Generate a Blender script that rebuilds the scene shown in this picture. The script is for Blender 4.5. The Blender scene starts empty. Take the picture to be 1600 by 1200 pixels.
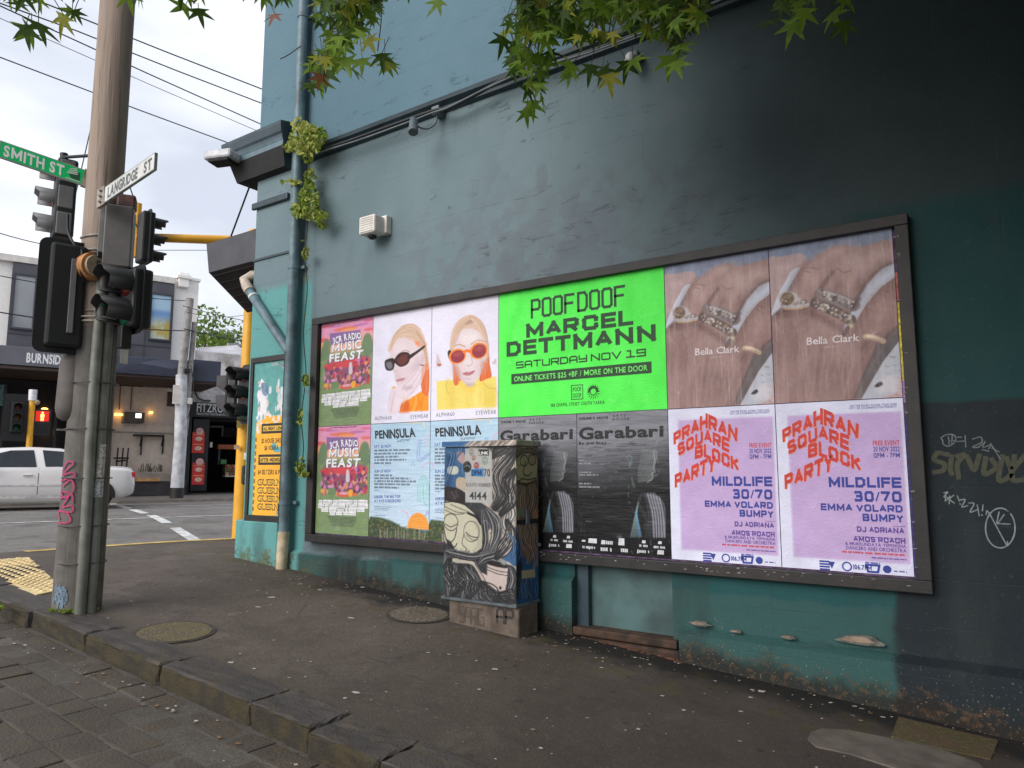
import bpy, bmesh, math, random
import numpy as np
from mathutils import Vector, Matrix
rnd = random.Random(7); nr = np.random.default_rng(7)
S = bpy.context.scene; COL = S.collection
R = math.radians

# ---------------------------------------------------------------- camera, sky, sun, exposure
CAM = np.array([6.458, -5.471, 1.60]); FPX = 1122.4; YAW = -.6046; PIT = .1189
cd = bpy.data.cameras.new('camera'); cam = bpy.data.objects.new('camera', cd); COL.objects.link(cam)
cd.sensor_fit = 'HORIZONTAL'; cd.sensor_width = 36; cd.lens = 36*FPX/1600
cd.clip_start = .05; cd.clip_end = 2000
cam.location = CAM; cam.rotation_euler = (math.pi/2+PIT, 0, -YAW)
S.camera = cam

wd = bpy.data.worlds.new('World'); S.world = wd; wd.use_nodes = True
wt = wd.node_tree; wt.nodes.clear()
SUN_EL, SUN_AZ = R(30), R(190)          # azimuth clockwise from +Y
sky = wt.nodes.new('ShaderNodeTexSky'); sky.sky_type = 'NISHITA'; sky.sun_disc = False
sky.sun_elevation = SUN_EL; sky.sun_rotation = SUN_AZ; sky.air_density = 1.2; sky.dust_density = 3
tc = wt.nodes.new('ShaderNodeTexCoord')
mp = wt.nodes.new('ShaderNodeMapping'); mp.inputs['Scale'].default_value = (1, 1, 2.6)
nz = wt.nodes.new('ShaderNodeTexNoise'); nz.inputs['Scale'].default_value = 2.2; nz.inputs['Detail'].default_value = 6
cr = wt.nodes.new('ShaderNodeValToRGB')
cr.color_ramp.elements[0].position = .38; cr.color_ramp.elements[0].color = (4.0, 4.25, 4.9, 1)
cr.color_ramp.elements[1].position = .64; cr.color_ramp.elements[1].color = (6.6, 6.7, 6.95, 1)
mx = wt.nodes.new('ShaderNodeMix'); mx.data_type = 'RGBA'; mx.inputs[0].default_value = .88
bg = wt.nodes.new('ShaderNodeBackground'); bg.inputs['Strength'].default_value = .1
wo = wt.nodes.new('ShaderNodeOutputWorld')
L = wt.links.new
L(tc.outputs['Generated'], mp.inputs[0]); L(mp.outputs[0], nz.inputs['Vector']); L(nz.outputs[0], cr.inputs[0])
L(sky.outputs[0], mx.inputs[6]); L(cr.outputs[0], mx.inputs[7]); L(mx.outputs[2], bg.inputs[0]); L(bg.outputs[0], wo.inputs[0])

sd = bpy.data.lights.new('sun', 'SUN'); sd.energy = 1.3; sd.angle = R(40); sd.color = (1, .98, .96)
so = bpy.data.objects.new('sun', sd); COL.objects.link(so)
sv = Vector((math.sin(SUN_AZ)*math.cos(SUN_EL), math.cos(SUN_AZ)*math.cos(SUN_EL), math.sin(SUN_EL)))
so.rotation_euler = (-sv).to_track_quat('-Z', 'Y').to_euler(); so.location = (0, -8, 20)
S.view_settings.view_transform = 'Standard'; S.view_settings.look = 'None'
S.view_settings.gamma = 1; S.view_settings.use_curve_mapping = False
S.view_settings.exposure = .95

# ---------------------------------------------------------------- measuring: a pixel of the photograph onto a real plane
_f = np.array([math.sin(YAW)*math.cos(PIT), math.cos(YAW)*math.cos(PIT), math.sin(PIT)])
_r = np.array([math.cos(YAW), -math.sin(YAW), 0.]); _u = np.cross(_r, _f)
def ray(px, py): return _f*FPX+_r*(px-800)-_u*(py-600)
def onY(px, py, y=0.): d = ray(px, py); return CAM+d*(y-CAM[1])/d[1]
def onX(px, py, x=0.): d = ray(px, py); return CAM+d*(x-CAM[0])/d[0]
def onZ(px, py, z=0.): d = ray(px, py); return CAM+d*(z-CAM[2])/d[2]
def at(px, py, dist): d = ray(px, py); return CAM+d*dist/math.hypot(d[0], d[1])
def gx(x): return .455-.072*x if x > -2 else .599+.045*(1-math.exp((x+2)/.63))
def zf(x, y): return gx(x)+.02*min(y, 0)                   # footpath height
def onG(px, py, off=0.):
    z = .3
    for _ in range(120):
        p = onZ(px, py, z); z = .7*z+.3*(zf(p[0], p[1])+off)
    return p

# ---------------------------------------------------------------- materials
def lin(c):
    a = np.asarray(c, float)/255.
    return np.where(a <= .04045, a/12.92, ((a+.055)/1.055)**2.4)
class NT:
    def __init__(s, name):
        s.m = bpy.data.materials.new(name); s.m.use_nodes = True; s.t = s.m.node_tree
        s.b = s.t.nodes['Principled BSDF']
    def n(s, ty, **k):
        x = s.t.nodes.new(ty)
        for a, b in k.items(): setattr(x, a, b)
        return x
    def l(s, a, b): s.t.links.new(a, b)
    def pos(s):
        if not hasattr(s, '_p'): s._p = s.n('ShaderNodeNewGeometry').outputs['Position']
        return s._p
    def xyz(s):
        if not hasattr(s, '_x'):
            x = s.n('ShaderNodeSeparateXYZ'); s.l(s.pos(), x.inputs[0]); s._x = x.outputs
        return s._x
    def noise(s, scale, detail=4, stretch=None, rough=.55):
        x = s.n('ShaderNodeTexNoise'); x.inputs['Scale'].default_value = scale
        x.inputs['Detail'].default_value = detail; x.inputs['Roughness'].default_value = rough
        v = s.pos()
        if stretch:
            m = s.n('ShaderNodeMapping'); m.inputs['Scale'].default_value = stretch; s.l(v, m.inputs[0]); v = m.outputs[0]
        s.l(v, x.inputs['Vector']); return x.outputs[0]
    def math(s, op, a, b=0., clamp=False):
        x = s.n('ShaderNodeMath', operation=op, use_clamp=clamp)
        for i, q in enumerate((a, b)):
            if hasattr(q, 'links'): s.l(q, x.inputs[i])
            else: x.inputs[i].default_value = q
        return x.outputs[0]
    def step(s, v, a, b):                                    # 0 at a, 1 at b
        x = s.n('ShaderNodeMapRange', interpolation_type='SMOOTHSTEP'); x.inputs[1].default_value = a; x.inputs[2].default_value = b
        s.l(v, x.inputs[0]); return x.outputs[0]
    def mul(s, *a):
        v = a[0]
        for q in a[1:]: v = s.math('MULTIPLY', v, q)
        return v
    def mix(s, fac, a, b):
        x = s.n('ShaderNodeMix', data_type='RGBA')
        for i, q in ((0, fac), (6, a), (7, b)):
            if hasattr(q, 'links'): s.l(q, x.inputs[i])
            elif i == 0: x.inputs[0].default_value = q
            else: x.inputs[i].default_value = (*lin(q), 1)
        return x.outputs[2]
    def out(s, col, rough=.7, bump=None, bs=.3, bd=.01, spec=None, metal=0):
        if hasattr(col, 'links'): s.l(col, s.b.inputs['Base Color'])
        else: s.b.inputs['Base Color'].default_value = (*lin(col), 1)
        if hasattr(rough, 'links'): s.l(rough, s.b.inputs['Roughness'])
        else: s.b.inputs['Roughness'].default_value = rough
        s.b.inputs['Metallic'].default_value = metal
        if spec is not None: s.b.inputs['Specular IOR Level'].default_value = spec
        if bump is not None:
            x = s.n('ShaderNodeBump'); x.inputs['Strength'].default_value = bs; x.inputs['Distance'].default_value = bd
            s.l(bump, x.inputs['Height']); s.l(x.outputs[0], s.b.inputs['Normal'])
        return s.m
MATS = {}
def mat(name, col, rough=.6, var=.12, scale=9., bs=.15, metal=0., dirt=None, emit=0.):
    """worn painted / plain surface: colour varied by two noises, fine bump"""
    if name in MATS: return MATS[name]
    t = NT(name); c = np.array(col, float)
    a = t.noise(scale, 5); b = t.noise(scale*7, 3)
    k = t.mix(t.step(a, .3, .7), np.clip(c*(1-var), 0, 255), np.clip(c*(1+var*.7), 0, 255))
    if dirt is not None: k = t.mix(t.mul(t.step(t.noise(scale*.6, 7, (1, 1, .45)), .5, .72), .75), k, dirt)
    m = t.out(k, rough, b, bs, .004, metal=metal)
    if emit:
        t.b.inputs['Emission Color'].default_value = (*lin(col), 1); t.b.inputs['Emission Strength'].default_value = emit
    MATS[name] = m; return m

# ---------------------------------------------------------------- mesh builder
class MB:
    def __init__(s, M=None): s.v = []; s.f = []; s.mi = []; s.sm = []; s.mats = []; s.M = M
    def k(s, m):
        if m not in s.mats: s.mats.append(m)
        return s.mats.index(m)
    def add(s, vs, fs, m, sm=False):
        o = len(s.v); i = s.k(m)
        for p in vs:
            q = Vector(p)
            s.v.append(s.M @ q if s.M is not None else q)
        for f in fs: s.f.append([o+a for a in f]); s.mi.append(i); s.sm.append(sm)
        return s
    def poly(s, pts, m): return s.add(pts, [list(range(len(pts)))], m)
    def box(s, x0, x1, y0, y1, z0, z1, m, bev=0.):
        b = bmesh.new(); bmesh.ops.create_cube(b, size=1)
        bmesh.ops.scale(b, vec=(x1-x0, y1-y0, z1-z0), verts=b.verts); bmesh.ops.translate(b, vec=((x0+x1)/2, (y0+y1)/2, (z0+z1)/2), verts=b.verts)
        if bev: bmesh.ops.bevel(b, geom=b.edges[:], offset=bev, segments=2, profile=.5, affect='EDGES')
        b.verts.index_update()
        s.add([v.co.copy() for v in b.verts], [[v.index for v in f.verts] for f in b.faces], m); b.free(); return s
    def bar(s, p0, p1, w, h, m, up=(0, 0, 1)):               # rectangular bar between two points
        p0, p1 = Vector(p0), Vector(p1); d = (p1-p0).normalized(); a = d.cross(Vector(up))
        if a.length < 1e-4: a = d.cross(Vector((1, 0, 0)))
        a.normalize(); b = a.cross(d)
        c = [(-w/2, -h/2), (w/2, -h/2), (w/2, h/2), (-w/2, h/2)]
        vs = [p+a*x+b*y for p in (p0, p1) for x, y in c]
        return s.add(vs, [(3, 2, 1, 0), (4, 5, 6, 7)]+[(i, (i+1) % 4, 4+(i+1) % 4, 4+i) for i in range(4)], m)
    def tube(s, pts, r, m, n=10, caps=True):
        P = [Vector(p) for p in pts]; rs = r if isinstance(r, (list, tuple)) else [r]*len(P)
        vs = []; pa = None
        for i, p in enumerate(P):
            d = (P[min(i+1, len(P)-1)]-P[max(i-1, 0)]).normalized()
            if pa is None:
                pa = d.cross(Vector((0, 0, 1)) if abs(d.z) < .9 else Vector((1, 0, 0))).normalized()
            else: pa = (pa-d*pa.dot(d)).normalized()
            pb = d.cross(pa)
            vs += [p+(pa*math.cos(2*math.pi*j/n)+pb*math.sin(2*math.pi*j/n))*rs[i] for j in range(n)]
        fs = [(i*n+j, i*n+(j+1) % n, (i+1)*n+(j+1) % n, (i+1)*n+j) for i in range(len(P)-1) for j in range(n)]
        s.add(vs, fs, m, True)
        if caps: s.add(vs[:n], [list(range(n))[::-1]], m); s.add(vs[-n:], [list(range(n))], m)
        return s
    def ext(s, pts, d, m):                                   # extrude a planar polygon along d
        P = [Vector(p) for p in pts]; n = len(P); d = Vector(d)
        return s.add(P+[p+d for p in P], [list(range(n))[::-1], list(range(n, 2*n))]+[(i, (i+1) % n, n+(i+1) % n, n+i) for i in range(n)], m)
    def ell(s, c, r, m, nu=14, nv=9):
        c = Vector(c); vs = []; fs = []
        for i in range(nv+1):
            a = math.pi*i/nv
            for j in range(nu):
                t = 2*math.pi*j/nu; vs.append(c+Vector((r[0]*math.sin(a)*math.cos(t), r[1]*math.sin(a)*math.sin(t), r[2]*math.cos(a))))
        fs = [(i*nu+j, (i+1)*nu+j, (i+1)*nu+(j+1) % nu, i*nu+(j+1) % nu) for i in range(nv) for j in range(nu)]
        return s.add(vs, fs, m, True)
    def build(s, name, parent=None, origin=None):
        o0 = Vector(origin) if origin is not None else (parent.matrix_basis.translation.copy() if parent else Vector((0, 0, 0)))
        if parent and parent.parent: o0 = o0 + parent.parent.matrix_basis.translation
        me = bpy.data.meshes.new(name)
        me.from_pydata([tuple(v-o0) for v in s.v], [], s.f)
        for m in s.mats: me.materials.append(m)
        me.polygons.foreach_set('material_index', s.mi); me.polygons.foreach_set('use_smooth', s.sm); me.update()
        ob = bpy.data.objects.new(name, me); COL.objects.link(ob)
        if parent: ob.parent = parent
        else: ob.location = o0
        return ob
class Print(MB):
    """print on a sheet: every line of lettering, row of small print and emblem becomes a part of its own"""
    def __init__(s): s.parts = []; s.cur = MB(); s.parts.append(['emblem', s.cur]); s.v = []
    def start(s, name): s.cur = MB(); s.parts.append([name, s.cur])
    def add(s, *a, **k): s.cur.add(*a, **k); return s
    def build(s, name, parent):
        for n, m in s.parts:
            if m.v: m.build(n, parent)
def tag(o, label=None, cat=None, group=None, kind=None):
    for k, v in (('label', label), ('category', cat), ('group', group), ('kind', kind)):
        if v: o[k] = v
    return o
def thing(name, loc, label, cat, group=None):
    o = bpy.data.objects.new(name, None); COL.objects.link(o); o.empty_display_size = .2
    o.location = Vector(loc); return tag(o, label, cat, group)
def structure(o): o['kind'] = 'structure'; return o
def copy_tree(o, loc, label, parent=None):
    c = o.copy(); COL.objects.link(c)
    if parent: c.parent = parent
    else: c.location = loc; c['label'] = label
    for ch in [x for x in bpy.data.objects if x.parent == o]: copy_tree(ch, None, None, c)
    return c
def rotz(origin, ang): return Matrix.Translation(Vector(origin)) @ Matrix.Rotation(ang, 4, 'Z')

# ---------------------------------------------------------------- lettering
GL = {}
def load_glyphs():
    chars = 'ABCDEFGHIJKLMNOPQRSTUVWXYZabcdefghijklmnopqrstuvwxyz0123456789$&/-+.,!:'
    tmp = []
    for w, off in ((0, 0.), (1, .016), (2, .038)):
        for c in chars:
            cu = bpy.data.curves.new('glyph', 'FONT'); cu.body = c; cu.offset = off; cu.resolution_u = 3
            ob = bpy.data.objects.new('glyph', cu); COL.objects.link(ob); tmp.append((w, c, ob, cu))
    dg = bpy.context.evaluated_depsgraph_get(); dg.update()
    for w, c, ob, cu in tmp:
        e = ob.evaluated_get(dg); me = e.to_mesh()
        GL[w, c] = (np.array([v.co[:2] for v in me.vertices]).reshape(-1, 2), [tuple(p.vertices) for p in me.polygons])
        e.to_mesh_clear()
    for w, c, ob, cu in tmp: bpy.data.objects.remove(ob); bpy.data.curves.remove(cu)
load_glyphs()
_o = [(.16, 0), (0, .2), (0, .8), (.16, 1), (.84, 1), (1, .8), (1, .2), (.84, 0), (.16, 0)]
BF = {'A': (1.1, [[(0, 0), (.5, 1), (1, 0)], [(.2, .3), (.8, .3)]]), 'B': (1, [[(0, 0), (0, 1), (.8, 1), (.95, .9), (.95, .6), (.8, .5), (0, .5)], [(.8, .5), (1, .4), (1, .1), (.85, 0), (0, 0)]]),
'C': (1, [[(1, .72), (1, .85), (.84, 1), (.16, 1), (0, .8), (0, .2), (.16, 0), (.84, 0), (1, .15), (1, .28)]]), 'D': (1, [[(0, 0), (0, 1), (.7, 1), (1, .75), (1, .25), (.7, 0), (0, 0)]]), 'E': (.9, [[(1, 1), (0, 1), (0, 0), (1, 0)], [(0, .5), (.92, .5)]]),
'F': (.88, [[(1, 1), (0, 1), (0, 0)], [(0, .5), (.92, .5)]]), 'H': (1, [[(0, 0), (0, 1)], [(1, 0), (1, 1)], [(0, .5), (1, .5)]]), 'I': (.0, [[(0, 0), (0, 1)]]), 'J': (.8, [[(1, 1), (1, .18), (.84, 0), (.16, 0), (0, .2)]]), 'K': (1, [[(0, 0), (0, 1)], [(1, 1), (.1, .45)], [(.35, .6), (1, 0)]]),
'L': (.85, [[(0, 1), (0, 0), (1, 0)]]), 'M': (1.25, [[(0, 0), (0, 1), (.5, .22), (1, 1), (1, 0)]]), 'N': (1.05, [[(0, 0), (0, 1), (1, 0), (1, 1)]]), 'O': (1.05, [_o]), 'Q': (1.05, [_o, [(.6, .3), (1, -.05)]]), 'P': (.95, [[(0, 0), (0, 1), (.82, 1), (1, .88), (1, .55), (.82, .42), (0, .42)]]),
'R': (1, [[(0, 0), (0, 1), (.82, 1), (1, .88), (1, .56), (.82, .44), (0, .44)], [(.5, .44), (1, 0)]]), 'S': (.98, [[(.96, .8), (.8, 1), (.18, 1), (.02, .88), (.02, .62), (.18, .52), (.82, .48), (1, .36), (1, .12), (.82, 0), (.16, 0), (0, .2)]]), 'T': (1, [[(0, 1), (1, 1)], [(.5, 1), (.5, 0)]]),
'U': (1, [[(0, 1), (0, .2), (.16, 0), (.84, 0), (1, .2), (1, 1)]]), 'V': (1.1, [[(0, 1), (.5, 0), (1, 1)]]), 'Y': (1.05, [[(0, 1), (.5, .45), (1, 1)], [(.5, .45), (.5, 0)]]), 'W': (1.4, [[(0, 1), (.25, 0), (.5, .8), (.75, 0), (1, 1)]]),
'0': (1, [_o]), '3': (.95, [[(0, .85), (.15, 1), (.8, 1), (.95, .85), (.95, .62), (.8, .52), (.35, .52)], [(.8, .52), (1, .38), (1, .15), (.84, 0), (.14, 0), (0, .16)]]), '7': (.95, [[(0, 1), (1, 1), (.35, 0)]]), '/': (.5, [[(0, -.05), (1, 1.05)]])}
def load_block():
    t = .25
    for c, (w, lines) in BF.items():
        V = []; F = []; wd_ = w*.72
        for ln in lines:
            P = [np.array([t/2+x*wd_, t/2+y*(1-t)])*CAP0 for x, y in ln]; th = t*CAP0*(.55 if c == '/' else 1)
            for i in range(len(P)-1):
                a, b = P[i], P[i+1]; d = b-a; d = d/np.hypot(*d); n = np.array([-d[1], d[0]])*th/2
                ax = abs(d[0]) < .02 or abs(d[1]) < .02; e0 = th/2 if (i > 0 or ax and len(P) > 99) else (th/2 if ax else 0.); e1 = th/2 if (i < len(P)-2 or ax) else 0.
                k = len(V); V += [a-d*e0-n, b+d*e1-n, b+d*e1+n, a-d*e0+n]; F.append((k, k+1, k+2, k+3))
        V = np.array(V); V[:, 1] = np.clip(V[:, 1], -.02 if c not in 'Q/' else -.06, CAP0+(.06 if c == '/' else 0)); GL[3, c] = (V, F)
CAP0 = .729; load_block()
for w_ in (1, 2):
    for c_ in 'MW': GL[w_, c_] = GL[3, c_]
CAP = .729
class Plane:                                                  # 2-D drawing plane: wall (x,z), side (y,z) or free
    def __init__(s, O, U, V): s.O, s.U, s.V = map(Vector, (O, U, V)); s.N = s.U.cross(s.V)
    def p(s, a, b, lift=0.): return s.O+s.U*a+s.V*b+s.N*lift
def poly_at(line, t):
    xs = np.linspace(0, 1, len(line)) if len(line[0]) == 2 else None
    a = np.array([q[:2] for q in line], float); L_ = np.r_[0, np.cumsum(np.hypot(*np.diff(a, axis=0).T))]; L_ /= L_[-1]
    return np.stack([np.interp(t, L_, a[:, 0]), np.interp(t, L_, a[:, 1])], -1)
def text(mb, pl, s, bot, top, m, w=1, lift=.0012, gap=.075, cap=CAP, shear=0.):
    """letters laid between two polylines given in plane coordinates"""
    if hasattr(mb, 'start'): mb.start('lettering')
    cur = 0.; items = []
    for c in s:
        if c == ' ': cur += .33; continue
        if (w, c) not in GL: continue
        V, F = GL[w, c]
        x0, x1 = V[:, 0].min(), V[:, 0].max()
        items.append((V+[cur-x0, 0], F)); cur += x1-x0+gap
    cur -= gap
    for V, F in items:
        t = V[:, 0]/cur; q = (V[:, 1]/cap)[:, None]
        B = poly_at(bot, np.clip(t, 0, 1)); T = poly_at(top, np.clip(t, 0, 1))
        P = B+(T-B)*q
        if len(F) > 0 and len(F[0]) == 4 and all(len(f) == 4 for f in F):
            for k, f in enumerate(F): mb.add([pl.p(*P[i], lift+.00012*(k % 7)) for i in f], [(0, 1, 2, 3)], m)
        else: mb.add([pl.p(a, b, lift) for a, b in P], F, m)
def tbox(mb, pl, s, x0, y0, x1, y1, m, w=1, **k): text(mb, pl, s, [(x0, y0), (x1, y0)], [(x0, y1), (x1, y1)], m, w, **k)
SF = {  # squared single-line letters on a unit cell
'A': [[(0, 0), (0, .8), (.2, 1), (.8, 1), (1, .8), (1, 0)], [(0, .4), (1, .4)]], 'B': [[(0, 0), (0, 1), (.8, 1), (1, .85), (1, .6), (.8, .5), (1, .4), (1, .15), (.8, 0), (0, 0)]],
'C': [[(1, 1), (0, 1), (0, 0), (1, 0)]], 'D': [[(0, 0), (0, 1), (.75, 1), (1, .8), (1, .2), (.75, 0), (0, 0)]], 'E': [[(1, 1), (0, 1), (0, 0), (1, 0)], [(0, .5), (.9, .5)]],
'F': [[(0, 0), (0, 1), (1, 1)], [(0, .52), (.85, .52)]], 'G': [[(1, 1), (0, 1), (0, 0), (1, 0), (1, .5), (.6, .5)]], 'I': [[(.5, 0), (.5, 1)]], 'K': [[(0, 0), (0, 1)], [(1, 1), (0, .5), (1, 0)]],
'L': [[(0, 1), (0, 0), (1, 0)]], 'M': [[(0, 0), (0, 1), (.5, .3), (1, 1), (1, 0)]], 'N': [[(0, 0), (0, 1), (1, 0), (1, 1)]], 'O': [[(.2, 0), (0, .1), (0, .9), (.2, 1), (.8, 1), (1, .9), (1, .1), (.8, 0), (.2, 0)]],
'P': [[(0, 0), (0, 1), (.8, 1), (1, .88), (1, .55), (.8, .45), (0, .45)]], 'R': [[(0, 0), (0, 1), (1, 1), (1, .45), (0, .45)], [(.5, .45), (1, 0)]], 'S': [[(1, 1), (0, 1), (0, .5), (1, .5), (1, 0), (0, 0)]],
'T': [[(0, 1), (1, 1)], [(.5, 1), (.5, 0)]], 'U': [[(0, 1), (0, .15), (.15, 0), (1, 0), (1, 1)]], 'V': [[(0, 1), (.5, 0), (1, 1)]], 'Y': [[(0, 1), (0, .45), (1, .45)], [(1, 1), (1, 0), (0, 0)]], 'Z': [[(0, 1), (1, 1), (0, 0), (1, 0)]],
'1': [[(.1, 1), (.5, 1), (.5, 0)], [(0, 0), (1, 0)]], '9': [[(1, .5), (0, .5), (0, 1), (1, 1), (1, 0), (0, 0)]]}
def strokes(mb, pl, line, th, m, lift=.0012):
    """a bent line of given thickness lying on a drawing plane"""
    for i in range(len(line)-1):
        a, b = np.array(line[i], float), np.array(line[i+1], float); d = b-a; n_ = np.hypot(*d)
        if n_ < 1e-6: continue
        d /= n_; n = np.array([-d[1], d[0]])*th/2; a = a-d*th*.45; b = b+d*th*.45
        mb.poly([pl.p(*q, lift+.00012*(i % 5)) for q in (a-n, b-n, b+n, a+n)], m)
def stext(mb, pl, s, x0, y0, x1, y1, th, m, gap=.3, lift=.0012):
    if hasattr(mb, 'start'): mb.start('lettering')
    n = sum(.55 if c == ' ' else 1 for c in s); W = n+gap*(len(s)-1); u = (x1-x0)/W; cur = x0
    for c in s:
        if c == ' ': cur += u*(.55+gap); continue
        for ln in SF.get(c, []):
            strokes(mb, pl, [(cur+a*u, y0+th/2+b*(y1-y0-th)) for a, b in ln], th, m, lift)
        cur += u*(1+gap)

# ---------------------------------------------------------------- printed pictures: a fine grid of coloured points
def smooth(pts, n=6):
    P = np.array(pts, float); N = len(P); o = []
    for i in range(N):
        a, b, c, d = P[i-1], P[i], P[(i+1) % N], P[(i+2) % N]
        for t in np.linspace(0, 1, n, endpoint=False):
            o.append(.5*(2*b+(c-a)*t+(2*a-5*b+4*c-d)*t*t+(3*b-a-3*c+d)*t**3))
    return np.array(o)
def smooth_open(pts, n=6):
    P = np.array(pts, float)
    if len(P) < 3: return P
    P = np.vstack([2*P[0]-P[1], P, 2*P[-1]-P[-2]]); o = []
    for i in range(1, len(P)-2):
        a, b, c, d = P[i-1:i+3]
        for t in np.linspace(0, 1, n, endpoint=False): o.append(.5*(2*b+(c-a)*t+(2*a-5*b+4*c-d)*t*t+(3*b-a-3*c+d)*t**3))
    o.append(P[-2]); return np.array(o)
class Art:
    def __init__(s, u0, u1, v0, v1, res=.006, base=(220, 220, 230)):
        s.b = (u0, u1, v0, v1); s.nu = max(2, int(abs(u1-u0)/res)+1); s.nv = max(2, int((v1-v0)/res)+1)
        s.U, s.V = np.meshgrid(np.linspace(u0, u1, s.nu), np.linspace(v0, v1, s.nv))
        s.C = np.ones(s.U.shape+(3,))*np.array(base, float); s.res = res
    def _win(s, p, pad):
        u0, v0 = p.min(0)-pad; u1, v1 = p.max(0)+pad
        us = s.U[0]; vs = s.V[:, 0]
        j = np.where((us >= u0) & (us <= u1))[0]; i = np.where((vs >= v0) & (vs <= v1))[0]
        if not len(i) or not len(j): return None
        return slice(i[0], i[-1]+1), slice(j[0], j[-1]+1)
    def _blend(s, w, a, col):
        a = a[..., None]; s.C[w] = s.C[w]*(1-a)+np.array(col, float)*a
    def _dist(s, U, V, p, closed):
        D = np.full(U.shape, 1e9); ins = np.zeros(U.shape, bool); N = len(p)
        for k in range(N if closed else N-1):
            a, b = p[k], p[(k+1) % N]; d = b-a; l2 = d@d
            if l2 < 1e-14: continue
            t = np.clip(((U-a[0])*d[0]+(V-a[1])*d[1])/l2, 0, 1)
            D = np.minimum(D, (U-a[0]-t*d[0])**2+(V-a[1]-t*d[1])**2)
            if closed and abs(d[1]) > 1e-12:
                c = ((a[1] > V) != (b[1] > V)) & (U < a[0]+(V-a[1])*d[0]/d[1]); ins ^= c
        return np.sqrt(D), ins
    def poly(s, pts, col, soft=None, alpha=1., sm=True):
        p = smooth(pts) if sm else np.array(pts, float); soft = soft or s.res*.7
        w = s._win(p, soft*2)
        if w is None: return
        D, ins = s._dist(s.U[w], s.V[w], p, True)
        s._blend(w, np.clip(.5+np.where(ins, D, -D)/(2*soft), 0, 1)*alpha, col)
    def line(s, pts, th, col, alpha=1., soft=None, sm=True):
        p = smooth_open(pts) if sm else np.array(pts, float); soft = soft or s.res*.6
        w = s._win(p, th+soft*2)
        if w is None: return
        D, _ = s._dist(s.U[w], s.V[w], p, False)
        s._blend(w, np.clip(.5+(th/2-D)/(2*soft), 0, 1)*alpha, col)
    def ell(s, c, rx, ry, col, rot=0., alpha=1., soft=None, ring=None):
        p = np.array([[c[0]+rx*math.cos(t)*math.cos(rot)-ry*math.sin(t)*math.sin(rot), c[1]+rx*math.cos(t)*math.sin(rot)+ry*math.sin(t)*math.cos(rot)] for t in np.linspace(0, 2*math.pi, 28, endpoint=False)])
        if ring: s.line(np.vstack([p, p[:1]]), ring, col, alpha, soft, False)
        else: s.poly(p, col, soft, alpha, False)
    def grad(s, fn, col, alpha=1.):
        s._blend((slice(None), slice(None)), np.clip(fn(s.U, s.V), 0, 1)*alpha, col)
    def noise(s, cell, amt, oct=3, sx=1., sy=1.):
        A = 0
        for k in range(oct):
            c = cell/2**k; nu = int(abs(s.b[1]-s.b[0])/(c*sx))+3; nv = int((s.b[3]-s.b[2])/(c*sy))+3
            g = nr.uniform(-1, 1, (nv, nu)); x = np.linspace(0, nu-1.001, s.nu); y = np.linspace(0, nv-1.001, s.nv)
            xi = x.astype(int); yi = y.astype(int); fx = x-xi; fy = (y-yi)[:, None]; fx = fx*fx*(3-2*fx); fy = fy*fy*(3-2*fy)
            A = A+(g[np.ix_(yi, xi)]*(1-fx)*(1-fy)+g[np.ix_(yi, xi+1)]*fx*(1-fy)+g[np.ix_(yi+1, xi)]*(1-fx)*fy+g[np.ix_(yi+1, xi+1)]*fx*fy)/1.7**k
        s.C += (A*amt)[..., None]; return A
    def build(s, name, pl, m, lift=0., parent=None, origin=None, bulge=0.):
        o0 = Vector(origin) if origin is not None else (parent.matrix_basis.translation if parent else Vector((0, 0, 0)))
        n = s.nu*s.nv; O = np.array(pl.O+pl.N*lift-o0)
        P = O+s.U.ravel()[:, None]*np.array(pl.U)+s.V.ravel()[:, None]*np.array(pl.V)
        i = np.arange(s.nv-1)[:, None]*s.nu+np.arange(s.nu-1)[None]; q = np.stack([i, i+1, i+s.nu+1, i+s.nu], -1).reshape(-1, 4)
        me = bpy.data.meshes.new(name); me.vertices.add(n); me.vertices.foreach_set('co', P.ravel())
        me.loops.add(len(q)*4); me.loops.foreach_set('vertex_index', q.ravel().astype(np.int32))
        me.polygons.add(len(q)); me.polygons.foreach_set('loop_start', np.arange(len(q), dtype=np.int32)*4)
        me.update(calc_edges=True); me.materials.append(m)
        ca = me.color_attributes.new('print', 'FLOAT_COLOR', 'POINT')
        ca.data.foreach_set('color', np.c_[lin(np.clip(s.C, 0, 255).reshape(-1, 3)), np.ones(n)].ravel())
        ob = bpy.data.objects.new(name, me); COL.objects.link(ob)
        if parent: ob.parent = parent
        else: ob.location = o0
        return ob
def print_mat(name, rough=.55, wr=(3, 1, 3), amt=.25, streak=0., gain=1.0, spec=.3):
    t = NT(name); a = t.n('ShaderNodeAttribute', attribute_name='print')
    n1 = t.noise(5, 6, wr); n2 = t.noise(40, 4, wr)
    hsv = t.n('ShaderNodeHueSaturation'); t.l(a.outputs[0], hsv.inputs['Color'])
    v = t.math('ADD', t.math('MULTIPLY', n1, .14), gain-.07); t.l(v, hsv.inputs['Value'])
    c = hsv.outputs[0]
    if streak:
        c = t.mix(t.mul(t.step(t.noise(16, 3, (1.2, 1, .05)), .6, .74), streak), c, (215, 200, 205))
    n4 = t.noise(2.6, 2, (1, 1, .4)); wv = t.math('ABSOLUTE', t.math('SUBTRACT', n4, .5)); crease = t.mul(t.step(wv, .009, .0), t.step(n1, .48, .62))
    c = t.mix(t.mul(crease, .10), c, (236, 234, 238))
    return t.out(c, rough, t.math('ADD', t.math('ADD', n1, t.math('MULTIPLY', n2, .35)), t.math('MULTIPLY', crease, .18)), amt, .03, spec=spec)
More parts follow.
